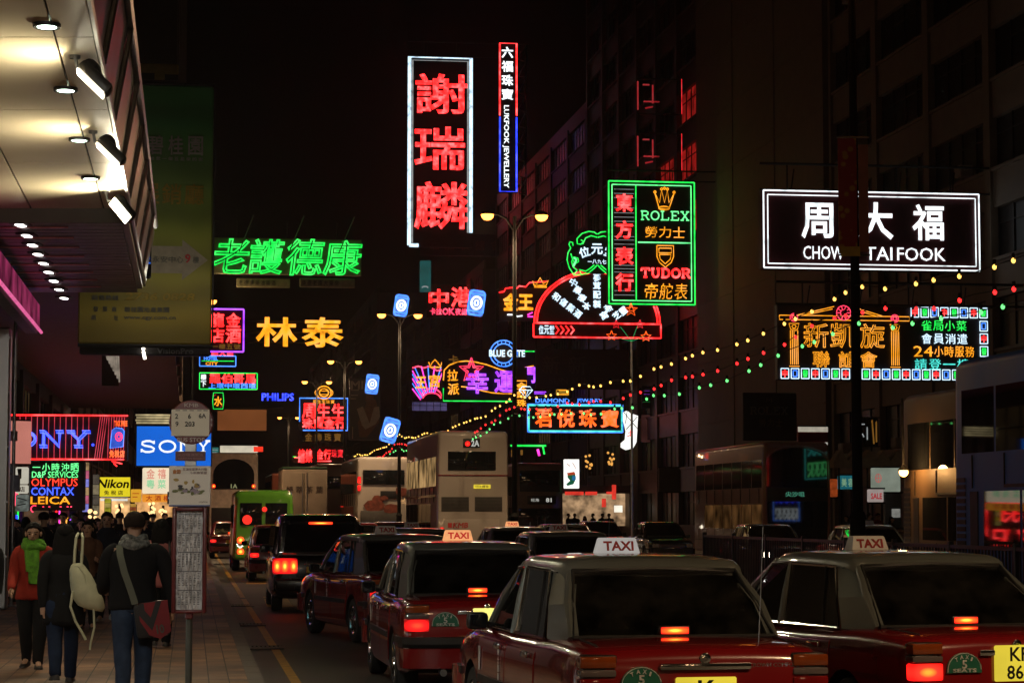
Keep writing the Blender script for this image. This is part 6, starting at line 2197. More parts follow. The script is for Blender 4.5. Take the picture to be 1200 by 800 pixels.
s.row(None, '粵菜海鮮', 170, 222, 567, 10, m=emat('pastel_green', (.35, .75, .4), 1.0), y=-.03, fill=.7)
s = Sign('orange_sign', 'orange light strip with red characters below the cream light box', 167, 579, 224, 588, 66, cat='light box', board=emat('orange_lit', (.95, .33, .03), 1.0, .25, 1), depth=.3)
s.row(None, '大酒樓茶市', 170, 220, 583.5, 6.5, m=emat('dark_orange', (.45, .06, .01), 1.0), y=-.03, fill=.7)
s = Sign('chevron_sign', 'white and blue chevron light beside the bus stop panel', 196, 576, 208, 590, 60, cat='light box', no_board=True)
s.lines('ice', [[(204, 577), (198, 583), (204, 589)]], .9 / s.S)
s.lines('blue', [[(207, 577), (201, 583), (207, 589)]], .9 / s.S)
mb = MB(); mb.box(-s.w / 2, s.w / 2, .03, .12, 0, s.h); mb.build('board', MATS['sign_night'], s.t, 0)
s = Sign('orange_sign', 'small square orange light box right of the yellow one', 153, 573, 165, 588, 74, cat='light box', board=emat('amber_lit', (.85, .42, .03), 1.0, .3, 1), depth=.2)
s.lines(None, [[(155, 578), (163, 578)], [(155, 582), (161, 582)]], .5 / s.S, 'lettering', m=MATS['dark_orange'], y=-.02)
s = Sign('lit_louvre', 'bright cream louvred window above the blue light box', 158, 484, 202, 497, 70, cat='window', depth=.3)
for k in range(4):
    s.panel(emat('louvre_lit', (.85, .68, .35), 1.0, .85, 2.2), 159 + (k % 2), 485.2 + k * 3, 200, 487.3 + k * 3, 'slat')
# lit shop interiors at pavement level behind the crowd
for i, (pa, pb, y0, y1, d, c, lb) in enumerate(((36, 66, 598, 626, 66, (.10, .055, .03), 'dim brown lit doorway behind the woman in the red jacket'), (120, 160, 590, 612, 84, (1.2, .68, .28), 'warm lit shop doorway behind the crowd below the yellow box'), (165, 215, 590, 614, 88, (1.0, .50, .18), 'warm lit shop doorway behind the crowd below the cream box'))):
    t = thing('lit_doorway', lb, 'doorway', P((pa + pb) / 2, 0, d), ANG)
    t.location.z = .15
    w = (pb - pa) * d / F
    mb = MB(); mb.box(-w / 2, w / 2, .6, .7, 0, 2.6); mb.build('lit_back_wall', emat('doorway_%d' % i, c, 1.0, .85, 2.5), t, 0)
    mb = MB(); mb.box(-w / 2 - .1, -w / 2, 0, .7, 0, 2.7).box(w / 2, w / 2 + .1, 0, .7, 0, 2.7).box(-w / 2 - .1, w / 2 + .1, 0, .7, 2.6, 2.9); mb.build('frame', MATS['stone_brown'], t, 0)

# --- green and yellow hanging banner
ban = mat('banner_cloth', (0.10, 0.11, 0.01), 0.6, var=.2, scale=1.2)
n_, l_ = ban.node_tree.nodes, ban.node_tree.links
tc = n_['Texture Coordinate']
sp = n_.new('ShaderNodeSeparateXYZ'); l_.new(tc.outputs['Generated'], sp.inputs[0])
rp = n_.new('ShaderNodeValToRGB')
rp.color_ramp.elements[0].position = .1; rp.color_ramp.elements[0].color = (0.36, 0.27, 0.025, 1)
rp.color_ramp.elements[1].position = .85; rp.color_ramp.elements[1].color = (0.03, 0.24, 0.055, 1)
e_ = rp.color_ramp.elements.new(.45); e_.color = (0.22, 0.28, 0.03, 1)
l_.new(sp.outputs[2], rp.inputs[0])
wv = n_.new('ShaderNodeTexWave'); wv.wave_type = 'RINGS'; wv.inputs['Scale'].default_value = .35; wv.inputs['Distortion'].default_value = 6
l_.new(tc.outputs['Object'], wv.inputs[0])
mxx = n_.new('ShaderNodeMix'); mxx.data_type = 'RGBA'; mxx.blend_type = 'MULTIPLY'; mxx.inputs[0].default_value = .35
l_.new(rp.outputs[0], mxx.inputs[6]); l_.new(wv.outputs[0], mxx.inputs[7]); l_.new(mxx.outputs[2], n_['Principled BSDF'].inputs['Base Color'])
s = Sign('hanging_banner', 'tall green to yellow hanging banner with a pale arrow', 92, 95, 247, 403, 45, cat='banner', board=ban, depth=.10)
gp = mat('banner_grey', (.30, .30, .27), .6); gy = mat('banner_gold', (.36, .25, .02), .6)
s.row(None, '碧桂園', 168, 238, 167, 22, fill=.72, m=gp, y=-.02)
s.row(None, '給您一個五星級的家', 172, 236, 183, 4, m=gp, y=-.02, fill=.7)
s.row(None, '展銷廳', 160, 238, 225, 24, fill=.86, m=gy, y=-.02, bold=.015)
s.poly(mat('arrow_pale', (.30, .26, .19), .6), [(150, 287), (212, 287), (212, 279), (242, 303), (212, 327), (212, 319), (150, 319)], 'arrow', y=-.012, t=.01)
s.row(None, '永安中心', 177, 214, 303, 7.5, m=MATS['letter_grey'], y=-.03, fill=.85)
s.text(None, [('9', 218.5, 301.5, 6, 10)], m=mat('letter_crimson', (.5, .01, .02), .5), y=-.03, bold=.02)
s.text(None, [('樓', 228, 303, 7, 7.5)], m=MATS['letter_grey'], y=-.03)
s.row(None, '銷售熱線', 107, 139, 349, 6, m=MATS['letter_grey'], y=-.02)
s.text(None, [('2736 0828', 187, 347, 80, 8.5)], m=gy, y=-.02, bold=.02, shear=.2)
s.row(None, '發展商', 107, 139, 362.5, 6, m=MATS['letter_grey'], y=-.02, fill=.5)
s.row(None, '碧桂園地產集團', 145, 198, 362.5, 6, m=MATS['letter_grey'], y=-.02)
s.text(None, [('網', 110, 372.5, 5, 6), ('址', 136, 372.5, 5, 6), ('www.cgy.com.cn', 175, 373, 60, 4.5)], m=MATS['letter_grey'], y=-.02)
mb = MB()
mb.cyl((s.x(153), .05, s.h + .03), (s.x(249), .05, s.h + .03), .035, n=8).cyl((s.x(92), .05, -.03), (s.x(249), .05, -.03), .04, n=8).cyl((s.x(248.5), .05, 0), (s.x(248.5), .05, s.h), .02, n=6)
mb.build('rod', MATS['steel_dark'], s.t)
s = Sign('yellow_board', 'dull yellow board above the green hanging banner', 151, 74, 209, 93, 45.4, cat='sign', board=mat('board_yellow', (.30, .22, .015), .6), depth=.1)
s.panel(MATS['sign_black'], 166, 86, 181, 94, 'dark_block'); s.panel(MATS['sign_black'], 193, 87, 209, 94, 'dark_block')
s = Sign('shop_sign', 'dark shop sign bar with small grey letters under the hanging banner', 94, 404, 246, 416, 46, cat='sign', depth=.35)
s.text(None, [('VisionPro', 205, 411, 42, 6.2)], m=mat('letter_slate', (.12, .12, .13), .5), y=-.02, bold=.02)
s.panel(MATS['steel'], 95, 403, 246, 405, 'steel_edge', y=-.05)
for px, py in ((168, 409), (180, 402), (226, 402), (241, 402)):
    mb = MB(); mb.ball((s.x(px), -.12, s.z(py)), .035); o = mb.build('bulb', emat('bulb_white', (6, 5.5, 4.5), 1.0, .1), s.t)
    ld = bpy.data.lights.new('bulb_light', 'POINT'); ld.energy = 6.5; ld.color = (1, .9, .7); ld.shadow_soft_size = .08
    lo = bpy.data.objects.new('bulb_light', ld); COL.objects.link(lo); lo.parent = o; lo.location = (s.x(px) * .8, -2.8, s.z(py - 60))  # added fill light well in front of the bulbs, evens out the banner
mb = MB(); mb.cyl((s.x(168), -.1, s.z(412)), (s.x(170), -.12, s.z(421)), .03, n=8); mb.build('spotlight', MATS['bulb_white'], s.t)
# blue striped light at the canopy corner
s = Sign('blue_light', 'blue and white striped neon light at the corner of the slatted canopy', 160, 250, 177, 326, 41.6, cat='neon sign', depth=.12)
for k, (y0, y1, m) in enumerate(((250, 254, 'blue'), (261, 267, 'blue'), (272, 276, 'blue'), (279, 284, 'ice'), (287, 292, 'blue'), (295, 299, 'sky_blue'), (301, 304, 'blue'), (307, 309, 'blue'))):
    u = k / 8
    s.panel(neon(m) if m != 'blue' else emat('stripe_blue', (.03, .16, .8), 1.0, .3), 160 + 8 * u, y0, 170 + 7 * u, y1, 'stripe')
# pale lit awning behind the banner bottom
t = thing('lit_awning', 'pale ribbed lit awning on the dark wall below the slatted canopy', 'awning', P(129, 452, 66), ANG)
mb = MB()
k = 66 / F
for i in range(7):
    a = i / 7
    mb.slab([(-10 * k + 20 * k * a, -.3, 52 * k), (-10 * k + 20 * k * (a + .12), -.3, 52 * k), (-4 * k + 16 * k * (a + .12), 0, 30 * k * (1 - a)), (-4 * k + 16 * k * a, 0, 30 * k * (1 - a))], .02)
mb.build('ribs', emat('awning_pale', (.34, .28, .22), 1.0, .8, 3), t, 0)
mb = MB(); mb.box(-10 * k, 10 * k, .05, .15, 0, 54 * k); mb.build('board', MATS['stone_brown'], t, 0)

# ================================================================== bus stop
t = thing('bus_stop', 'round topped maroon bus stop sign with timetable case on a grey pole', 'bus stop', (P(229, 0, 19.4).x, 19.4, .15), R(4))
K = 19.4 / F
BX = lambda px: (px - 228.5) * K
BZ = lambda py: (HOR - py) * K + EYE - .15
mb = MB(); mb.cyl((0, .03, 0), (0, .03, BZ(520)), .029, n=14); mb.cyl((0, .03, 0), (0, .03, .03), .09, n=14)
mb.build('pole', mat('pole_grey', (.10, .11, .10), .4, .4), t)
mar = mat('stop_maroon', (.12, .012, .016), .4, coat=.3)
mb = MB(); mb.lathe([(.001, -.02), (.178, -.02), (.188, -.012), (.188, .012), (.178, .02), (.001, .02)], Matrix.Translation((BX(229), 0, BZ(495))) @ Matrix.Rotation(PI / 2, 4, 'X'), 40)
do = mb.build('disc', mar, t)
mb = MB(); mb.box(BX(206), BX(250), -.026, -.021, BZ(511), BZ(480)); po = mb.build('route_plate', mat('plate_cream', (.70, .66, .54), .5, var=.06), do, 0)
mb = MB()
for st, x, y, h in (('2', 212, 488, 5.5), ('6', 227, 488, 5.5), ('6A', 242, 487.5, 5.2), ('9', 212.5, 497, 5.5), ('203', 227.5, 497, 5.5)):
    text_into(mb, st, BX(x), BZ(y), None, h * K, -.029, .02)
for x in (211, 219, 227, 236, 243):
    mb.box(BX(x), BX(x + 5), -.029, -.027, BZ(481.6), BZ(480.8))
mb.build('lettering', MATS['letter_black'], po, 0)
mb = MB(); text_into(mb, 'BUS STOP', BX(229), BZ(515.5), 32 * K, 4.6 * K, -.023, .02); text_into(mb, 'KMB', BX(229), BZ(475), 16 * K, 4 * K, -.023, .02)
text_into(mb, '巴', BX(203.5), BZ(492), 2.6 * K, 3 * K, -.023); text_into(mb, '士', BX(203.5), BZ(498), 2.6 * K, 3 * K, -.023); text_into(mb, '車', BX(252.8), BZ(492), 2.6 * K, 3 * K, -.023); text_into(mb, '站', BX(252.8), BZ(498), 2.6 * K, 3 * K, -.023)
mb.build('lettering', mat('letter_pink_white', (.5, .42, .40), .5), do, 0)
mb = MB(); mb.rbox(BX(211), BX(246), -.025, .0, BZ(540), BZ(529), .004, 1); no = mb.build('name_plate', mat('name_plate_red', (.13, .035, .045), .5), t)
mb = MB(); text_into(mb, '尖沙咀彌敦道', BX(228.5), BZ(533), 30 * K, 3.2 * K, -.028); text_into(mb, 'NATHAN ROAD', BX(228.5), BZ(537.5), 28 * K, 2 * K, -.028); mb.build('lettering', mat('letter_rose', (.35, .15, .16), .5), no, 0)
mb = MB(); mb.rbox(BX(222), BX(235), -.01, .04, BZ(546), BZ(519), .004, 1); mb.build('bracket', MATS['steel'], t)
mb = MB(); mb.rbox(BX(204), BX(252.5), -.03, -.005, BZ(593.5), BZ(546), .006, 1); ao = mb.build('advert_panel', mat('advert_paper', (.78, .76, .70), .5, var=.05), t)
mb = MB(); mb.box(BX(204.5), BX(252), -.034, -.031, BZ(593), BZ(591.5)); mb.build('blue_edge', mat('edge_blue', (.03, .08, .3), .5), ao, 0)
mb = MB(); text_into(mb, '金飾', BX(213), BZ(552.5), 9 * K, 5 * K, -.034, .03); mb.build('gold_mark', mat('mark_orange', (.55, .2, .03), .5), ao, 0)
mb = MB(); text_into(mb, '至潮至優惠大行動', BX(234), BZ(550), 28 * K, 3.2 * K, -.034); text_into(mb, '今期最緊要', BX(238), BZ(554), 20 * K, 3 * K, -.034); mb.build('lettering', mat('letter_plum', (.14, .05, .06), .5), ao, 0)
rn = random.Random(11)
for m_, n0, ys in ((mat('print_olive', (.16, .18, .05), .5), 9, (572, 579)), (mat('print_gold', (.42, .30, .07), .5), 5, (560, 570)), (mat('print_dark', (.03, .03, .04), .5), 6, (568, 578)), (mat('print_lilac', (.34, .28, .36), .5), 6, (568, 578))):
    mb = MB()
    for k in range(n0):
        x, y_, a = rn.uniform(210, 247), rn.uniform(*ys), rn.uniform(0, 3)
        w, h = rn.uniform(1.5, 4) * K, rn.uniform(1.2, 2.4) * K
        mb.prism([(BX(x) + w * math.cos(a + q) * (.7 + .5 * rn.random()), BZ(y_) + h * math.sin(a + q)) for q in (0, .9, 1.8, 2.7, 3.6, 4.5, 5.4)], -.0345 - rn.random() * .003, -.031)
    mb.build('print', m_, ao, 0)
mb = MB(); text_into(mb, 'cityline', BX(244), BZ(588), 10 * K, 2.4 * K, -.034, 0, 0, 0, .2); mb.build('small_lettering', MATS['letter_grey'], ao, 0)
# timetable case
zb, zt = BZ(717), BZ(594)
mb = MB()
mb.rbox(BX(208.5), BX(213), -.06, .02, zb, zt, .012, 2).rbox(BX(244), BX(248.5), -.06, .02, zb, zt, .012, 2).rbox(BX(213), BX(244), -.059, .019, zt - 4.5 * K, zt - .001, .01, 2).rbox(BX(213), BX(244), -.059, .019, zb + .001, zb + 4 * K, .01, 2)
mb.box(BX(213) - .001, BX(244) + .001, -.002, .015, zb + 3 * K, zt - 3 * K)
co = mb.build('timetable_case', mar, t, 30)
paper = mat('timetable_paper', (.74, .76, .80), .35, coat=1.0, var=.35, scale=14)
n_, l_ = paper.node_tree.nodes, paper.node_tree.links
wv = n_.new('ShaderNodeTexNoise'); wv.inputs['Scale'].default_value = 3
mp = n_.new('ShaderNodeMapping'); mp.inputs['Scale'].default_value = (9, 1, 2.2)
l_.new(n_['Texture Coordinate'].outputs['Object'], mp.inputs[0]); l_.new(mp.outputs[0], wv.inputs['Vector'])
bp = n_.new('ShaderNodeBump'); bp.inputs['Strength'].default_value = 1.0; bp.inputs['Distance'].default_value = .12
n_['Principled BSDF'].inputs['Coat Roughness'].default_value = .22
l_.new(wv.outputs['Fac'], bp.inputs['Height']); l_.new(bp.outputs[0], n_['Principled BSDF'].inputs['Normal']); l_.new(bp.outputs[0], n_['Principled BSDF'].inputs['Coat Normal'])
mb = MB(); mb.box(BX(213.5), BX(243.5), -.012, -.004, zb + 4.2 * K, zt - 4.8 * K); so = mb.build('timetable', paper, co, 0)
mb = MB()
rn = random.Random(5)
for k in range(5):
    z0 = zt - 8 * K - k * 22 * K
    mb.box(BX(215), BX(242), -.0155, -.013, z0 - 1 * K, z0)
    for c in range(6):
        for r_ in range(8):
            if rn.random() < .8:
                x = BX(215.5 + c * 4.5)
                mb.box(x, x + 3 * K * rn.uniform(.5, 1), -.0155, -.013, z0 - (3 + r_ * 2) * K, z0 - (2.2 + r_ * 2) * K)
mb.build('print_lines', mat('print_grey', (.13, .14, .16), .6), so, 0)
mb = MB(); mb.rbox(BX(224), BX(233), -.03, .06, zb - .05, zb + .01, .01, 1); mb.build('clamp', mar, t)
# the case is lit by the added floodlight out of view

# ================================================================== shop fronts on the right pavement
def shop(px0, px1, y0, y1, d, name, label, cat, m, txt=None, tm=None, frame=True):
    s = Sign(name, label, px0, y0, px1, y1, d, cat=cat, board=m, depth=.25)
    if txt:
        s.row(None, txt, px0 + (px1 - px0) * .1, px1 - (px1 - px0) * .1, (y0 + y1) / 2, (y1 - y0) * .6, m=tm, fill=.75, y=-.03)
    if frame:
        mb = MB(); mb.box(-s.w / 2 - .05, s.w / 2 + .05, -.04, 0, -.06, 0).box(-s.w / 2 - .05, s.w / 2 + .05, -.04, 0, s.h, s.h + .06); mb.build('frame', MATS['steel_dark'], s.t, 0)
    return s
mat('shop_red', (.20, .012, .014), .5)
s = shop(935, 971, 500, 545, 105, 'shop_sign', 'red shop sign with a white band above the oncoming double decker', 'sign', MATS['shop_red'])
s.panel(emat('white_band', (.42, .38, .30), 1.0, .3), 935, 500, 971, 506, 'white_band')
for k in range(4):
    s.panel(emat('pale_windows', (.45, .45, .38), 1.0, .3), 952 + k * 5, 518, 955.5 + k * 5, 525, 'lit_pane')
shop(974, 982, 561, 582, 98, 'small_sign', 'small red and yellow sign right of the double decker front', 'sign', emat('red_yellow', (.30, .05, .01), 1.0, .6, 4))
shop(983, 1003, 557, 573, 97, 'teal_sign', 'teal lit shop sign right of the double decker front', 'light box', emat('teal_lit', (.012, .13, .16), 1.0, .5, 2), '美容', emat('teal_letters', (.2, .35, .2), 1.0))
s = shop(1006, 1030, 490, 522, 96, 'shop_window', 'upper window with glittering lights left of the lamp post', 'window', MATS['dark_glass'])
s.lines('dim_white', [[(1009, 497), (1013, 497)], [(1010, 508), (1012, 512)], [(1016, 500), (1016, 515)]], .7 / s.S, 'lamp')
s.lines('dim_amber', [[(1022, 492), (1024, 520)], [(1027, 494), (1027, 518)]], .9 / s.S, 'lamp')
s = Sign('shop_awning', 'row of pointed cream shop awnings behind the lamp post', 976, 522, 1062, 548, 92, cat='awning', no_board=True)
mb = MB()
pts = []
for k in range(5):
    a = 976 + k * 17.2
    pts += [(a, 540), (a + 8.6, 527)]
pts += [(1062, 540), (1062, 548), (976, 548)]
mb.prism([(s.x(a), s.z(b)) for a, b in pts], 0, .6)
mb.build('canvas', mat('awning_canvas', (.20, .13, .08), .8), s.t, 0)
mb = MB()
for k in range(5):
    x = s.x(976 + k * 17.2 + 8.6)
    mb.cyl((x, .3, s.z(548)), (x, .3, -3.4), .04, n=6)
mb.build('post', MATS['steel_dark'], s.t)
s = shop(1022, 1056, 548, 576, 90, 'lit_shop_sign', 'pale lit shop panel with a pink mark under the awnings', 'sign', emat('pale_panel', (.22, .25, .20), 1.0, .35, 1.5))
s.lines(None, [arc(1029, 560, 3.5, 5, 0, 360, 12), [(1026, 560), (1032, 560)], [(1029, 555), (1029, 565)]], .5 / s.S, 'mark', m=emat('mark_pink', (.45, .12, .1), 1.0), y=-.03)
s = shop(1018, 1036, 573, 588, 89, 'small_sign', 'small white sign with red lettering beside the grey shutter', 'sign', emat('white_dim', (.32, .26, .24), 1.0, .2))
s.text(None, [('SALE', 1027, 581, 13, 6.5)], m=emat('sale_red', (.4, .02, .03), 1.0), y=-.03, bold=.03)
s = shop(1037, 1057, 578, 618, 90, 'roller_shutter', 'grey roller shutter with a pale plate under the shop panel', 'shutter', mat('shutter_grey', (.16, .18, .19), .5, .3))
mb = MB()
for k in range(14):
    z = s.h * (k + .5) / 14
    mb.box(-s.w / 2 + .02, s.w / 2 - .02, -.02, 0, z - .02, z + .03)
mb.build('slats', MATS['shutter_grey'], s.t, 0)
s.panel(emat('plate_pale', (.2, .2, .18), 1.0, .4, 8), 1045, 596, 1055, 606, 'plate', y=-.05)
# lamp on a bracket, added to light the pale bus side orange
t = thing('wall_lamp', 'small bright orange lamp at the corner of the pale bus', 'lamp', P(1059, 553, 49.4), 0)
mb = MB(); mb.ball((0, 0, 0), .10); mb.build('bulb', emat('lamp_orange', (14, 6, 1.4), 1.0, .05), t)
mb = MB(); mb.cyl((0, 0, .05), (0, .1, 1.6), .03, n=8); mb.lathe([(.02, .16), (.12, .06), (.13, .04)], None, 12); mb.build('bracket', MATS['steel_dark'], t)
ld = bpy.data.lights.new('lamp_light', 'POINT'); ld.energy = 60; ld.color = (1, .5, .16); ld.shadow_soft_size = .1
lo = bpy.data.objects.new('lamp_light', ld); COL.objects.link(lo); lo.parent = t; lo.location = (-.12, -.55, .05)
# lit shop under the white light box, with people in front of it
s = Sign('lit_shop', 'bright shop interior with red signs far down on the right', 655, 578, 738, 616, 152, cat='shop front', no_board=True)
k = 1 / s.S
mb = MB(); mb.box(-s.w / 2, s.w / 2, 1.4, 1.5, 0, s.h); mb.build('lit_back_wall', emat('shop_interior', (.55, .34, .18), 1.0, .97, 1.6), s.t, 0)
mb = MB(); mb.box(-s.w / 2 - .2, -s.w / 2, -.1, 1.5, -.3, s.h + .6).box(s.w / 2, s.w / 2 + .2, -.1, 1.5, -.3, s.h + .6).box(-s.w / 2 - .2, s.w / 2 + .2, -.1, 1.5, s.h, s.h + .5); mb.build('frame', MATS['stone_brown'], s.t, 0)
for px, y0, y1, w in ((672, 576, 580, 22), (692, 576, 580, 14), (707, 584, 594, 5), (719, 568, 585, 5), (714, 576, 579, 8)):
    s.panel(emat('shop_red_lit', (.9, .05, .03), 1.0, .4, 2), px - w / 2, y0, px + w / 2, y1, 'red_sign', y=-.3)
s.panel(emat('shop_white_lit', (1.3, 1.2, 1.0), 1.0, .3, 1), 722, 592, 732, 600, 'white_case', y=.6)
for px, y0, y1, d, c, lb in ((690, 532, 552, 158, (.16, .07, .02), 'amber lamp cluster in the window left of the slim pole'), (716, 530, 545, 158, (.16, .07, .02), 'amber lamp cluster in the window beside the slim pole'),
    (140, 590, 604, 66, 0, 'warm lamp cluster under the yellow box, above the crowd'), (177, 589, 604, 64, 0, 'warm lamp cluster under the orange strip, above the crowd'), (191, 592, 606, 70, 0, 'warm lamp cluster left of the chevron light'), (108, 596, 607, 60, 0, 'warm lamp cluster at the foot of the tan lit column')):
    s = Sign('lamp_cluster', lb, px - 5, y0, px + 5, y1, d, cat='lamp', no_board=True)
    rn = random.Random(px)
    mb = MB()
    for k in range(9):
        mb.ball((s.x(px + rn.uniform(-4, 4)), 0, s.z(rn.uniform(y0, y1))), .09 if px > 500 else .045, 8, 6)
    mb.build('bulbs', emat('cluster_amber' if px > 500 else 'cluster_warm', (1.1, .5, .1) if px > 500 else (2.2, 1.3, .55), 1.0, .3), s.t)
    mb = MB(); mb.cyl((0, .1, 0), (0, .1, s.h), .04, n=6); mb.build('stem', MATS['steel_dark'], s.t)
s = shop(596, 641, 520, 524, 170, 'green_strip', 'green neon strip over the shop behind the oncoming far bus', 'neon sign', MATS['sign_black'])
s.lines('green', [[(598, 522), (640, 522)], [(636, 522), (638, 532)]], 1.1 / s.S)
s.lines('magenta', [[(630, 526), (632, 534)]], 1.5 / s.S)
s.lines('dim_amber', [[(600, 527), (600, 535)], [(611, 527), (611, 533)]], 1.5 / s.S)
s = Sign('violet_sign', 'faint violet neon rows on the dark wall right of the blue bordered sign', 752, 452, 800, 478, 150, cat='neon sign', no_board=True)
s.lines('purple', [[(754, 458), (762, 458)], [(766, 460), (774, 459)], [(754, 462), (770, 462)], [(785, 457), (797, 457)], [(785, 462), (796, 462)]], .4 / s.S, m=emat('violet_dim', (.14, .02, .3), 1.0, .5))
s.lines('green', [[(753, 471), (772, 470)]], .35 / s.S, m=emat('green_dim', (.01, .16, .03), 1.0, .5))
s.lines('sky_blue', [[(792, 473), (796, 473)]], 1.0 / s.S)
mb = MB(); mb.box(-s.w / 2, s.w / 2, .05, .2, 0, s.h); mb.build('board', MATS['sign_black'], s.t, 0)
s = shop(752, 800, 486, 518, 150, 'dim_hoarding', 'dim reddish hoarding beside the white stocking', 'billboard', emat('hoarding_red', (.055, .018, .016), 1.0, .7, .5))
s = shop(772, 797, 548, 576, 135, 'small_sign', 'unlit grey panel left of the oncoming double decker', 'sign', MATS['concrete_dark'])

# ================================================================== neon signs added on the shop fronts for reflections in bus and taxi windows
def flush(d0, d1, z0, z1, col, rows, label, right=False):
    p = street_pt(d1, 28.8) if right else street_pt(d0, -6.05)
    L = (d1 - d0) * 1.01
    t = thing('wall_sign', label, 'neon sign', (p.x, p.y, z0), (-PI / 2 if right else PI / 2) + ANG, 'neon signs flat on the shop fronts')
    H = z1 - z0
    mb = MB(); mb.rbox(0, L, -.02, .12, 0, H, .03, 1); mb.build('board', MATS['sign_night'], t)
    mb = MB()
    c = [(.08, -.08, .08), (L - .08, -.08, .08), (L - .08, -.08, H - .08), (.08, -.08, H - .08)]
    for i in range(4):
        mb.cyl(c[i], c[(i + 1) % 4], .035, n=6)
    mb.build('border_tube', neon(col), t)
    n = len(rows)
    for i, (cc, k) in enumerate(rows):
        q = MB()
        zc = H * (1 - (i + .5) / n)
        h = H / n * .62
        for j in range(k):
            x0 = L * (.08 + .84 * j / k)
            x1 = L * (.08 + .84 * (j + .8) / k)
            q.tube([(x0, -.09, zc - h / 2), (x0, -.09, zc + h / 2), (x1, -.09, zc + h / 2), (x1, -.09, zc), (x0, -.09, zc), (x1, -.09, zc - h / 2)], .05, 6)
        q.build('neon_tube', neon(cc), t)
flush(43, 47.5, 2.4, 3.6, 'magenta', (('sky_blue', 5), ('white', 6)), 'pink bordered neon sign flat on the wall nearest the canopy post')
flush(48, 53.5, 2.4, 3.6, 'yellow', (('amber', 5), ('pale_green', 7)), 'yellow bordered neon sign flat on the wall past the pink bordered one')
flush(63, 70, 1.0, 2.8, 'green', (('pink', 5), ('blue', 6)), 'green bordered neon sign flat on the wall beyond the red striped sign')
flush(72, 80, .8, 2.6, 'red', (('red', 6), ('red', 5)), 'red bordered neon sign flat on the wall beside the yellow box')
flush(81, 90, .7, 2.9, 'red', (('white', 6), ('blue', 6)), 'red bordered neon sign with white and blue tubes farther along the wall')
flush(92, 101, .8, 2.8, 'magenta', (('pink', 6), ('amber', 7)), 'pink and amber neon sign farthest along the left wall')

flush(56, 62, 3.4, 5.4, 'cyan', (('cyan', 5), ('pale_green', 6)), 'cyan bordered neon sign flat on the near right wall, outside the picture', True)
flush(50, 55, 1.4, 3.0, 'sky_blue', (('blue', 4), ('white', 5)), 'blue bordered neon sign flat on the near right wall, outside the picture', True)
flush(44, 49, 3.2, 5.0, 'red', (('pink', 4), ('amber', 5)), 'red bordered neon sign flat on the near right wall, outside the picture', True)

# ================================================================== people
from mathutils import noise
skin = mat('skin', (0.44, 0.26, 0.17), 0.55, var=.12)
mat('hair_black', (0.008, 0.007, 0.007), 0.85, spec=0.15, var=.4, scale=30)
mat('hair_brown', (0.022, 0.013, 0.009), 0.85, spec=0.15, var=.4, scale=30)
mat('denim', (0.035, 0.055, 0.10), 0.85, spec=0.15, var=.3, scale=12)
mat('denim_dark', (0.015, 0.025, 0.055), 0.85, spec=0.15, var=.3, scale=12)
mat('cloth_black', (0.012, 0.012, 0.013), 0.85, spec=0.15, var=.3, scale=8)
mat('cloth_navy', (0.016, 0.018, 0.030), 0.85, spec=0.15, var=.3, scale=8)
mat('cloth_grey', (0.055, 0.055, 0.062), 0.85, spec=0.15, var=.3, scale=8)
mat('cloth_red', (0.30, 0.030, 0.018), 0.75, spec=0.15, var=.25, scale=8)
mat('cloth_pink', (0.32, 0.11, 0.11), 0.8, spec=0.15, var=.2, scale=8)
mat('cloth_khaki', (0.22, 0.15, 0.09), 0.85, spec=0.15, var=.25, scale=8)
mat('cloth_brown', (0.10, 0.05, 0.03), 0.85, spec=0.15, var=.25, scale=8)
mat('scarf_green', (0.10, 0.30, 0.015), 0.85, var=.45, scale=26, bump=.6)
mat('scarf_grey', (0.20, 0.21, 0.19), 0.85, var=.8, scale=34, bump=.6)
mat('shoe_dark', (0.02, 0.015, 0.012), 0.5)
mat('shoe_white', (0.45, 0.43, 0.40), 0.6)
mat('bag_cream', (0.50, 0.50, 0.33), 0.6, var=.15, scale=10)
mat('bag_black', (0.02, 0.02, 0.022), 0.6)
mat('bag_red', (0.22, 0.012, 0.018), 0.6)
mat('strap_olive', (0.10, 0.11, 0.08), 0.7)
mat('eye_dark', (0.01, 0.008, 0.007), 0.2)
mat('lips', (0.22, 0.07, 0.06), 0.5)

def wob(mb, amp, fr, seed):
    for p in mb.v:
        n = noise.noise_vector(Vector((p.x * fr, p.y * fr, p.z * fr * .7 + seed)))
        p += n * amp
def dense(mb):
    """one level of smooth subdivision, so that folds have vertices to bend"""
    o = mb.build('tmp', MATS['eye_dark'], None, 0)
    md = o.modifiers.new('s', 'SUBSURF'); md.levels = 1
    bpy.context.view_layer.update()
    m2 = bpy.data.meshes.new_from_object(o.evaluated_get(bpy.context.evaluated_depsgraph_get()))
    q = MB()
    q.add([v_.co.copy() for v_ in m2.vertices], [tuple(p_.vertices) for p_ in m2.polygons])
    bpy.data.objects.remove(o)
    bpy.data.meshes.remove(m2)
    return q
def ell(c, a, b, n=18, tilt=0.0):
    return [Vector((c[0] + a * math.cos(2 * PI * j / n), c[1] + b * math.sin(2 * PI * j / n), c[2] + tilt * math.sin(2 * PI * j / n))) for j in range(n)]
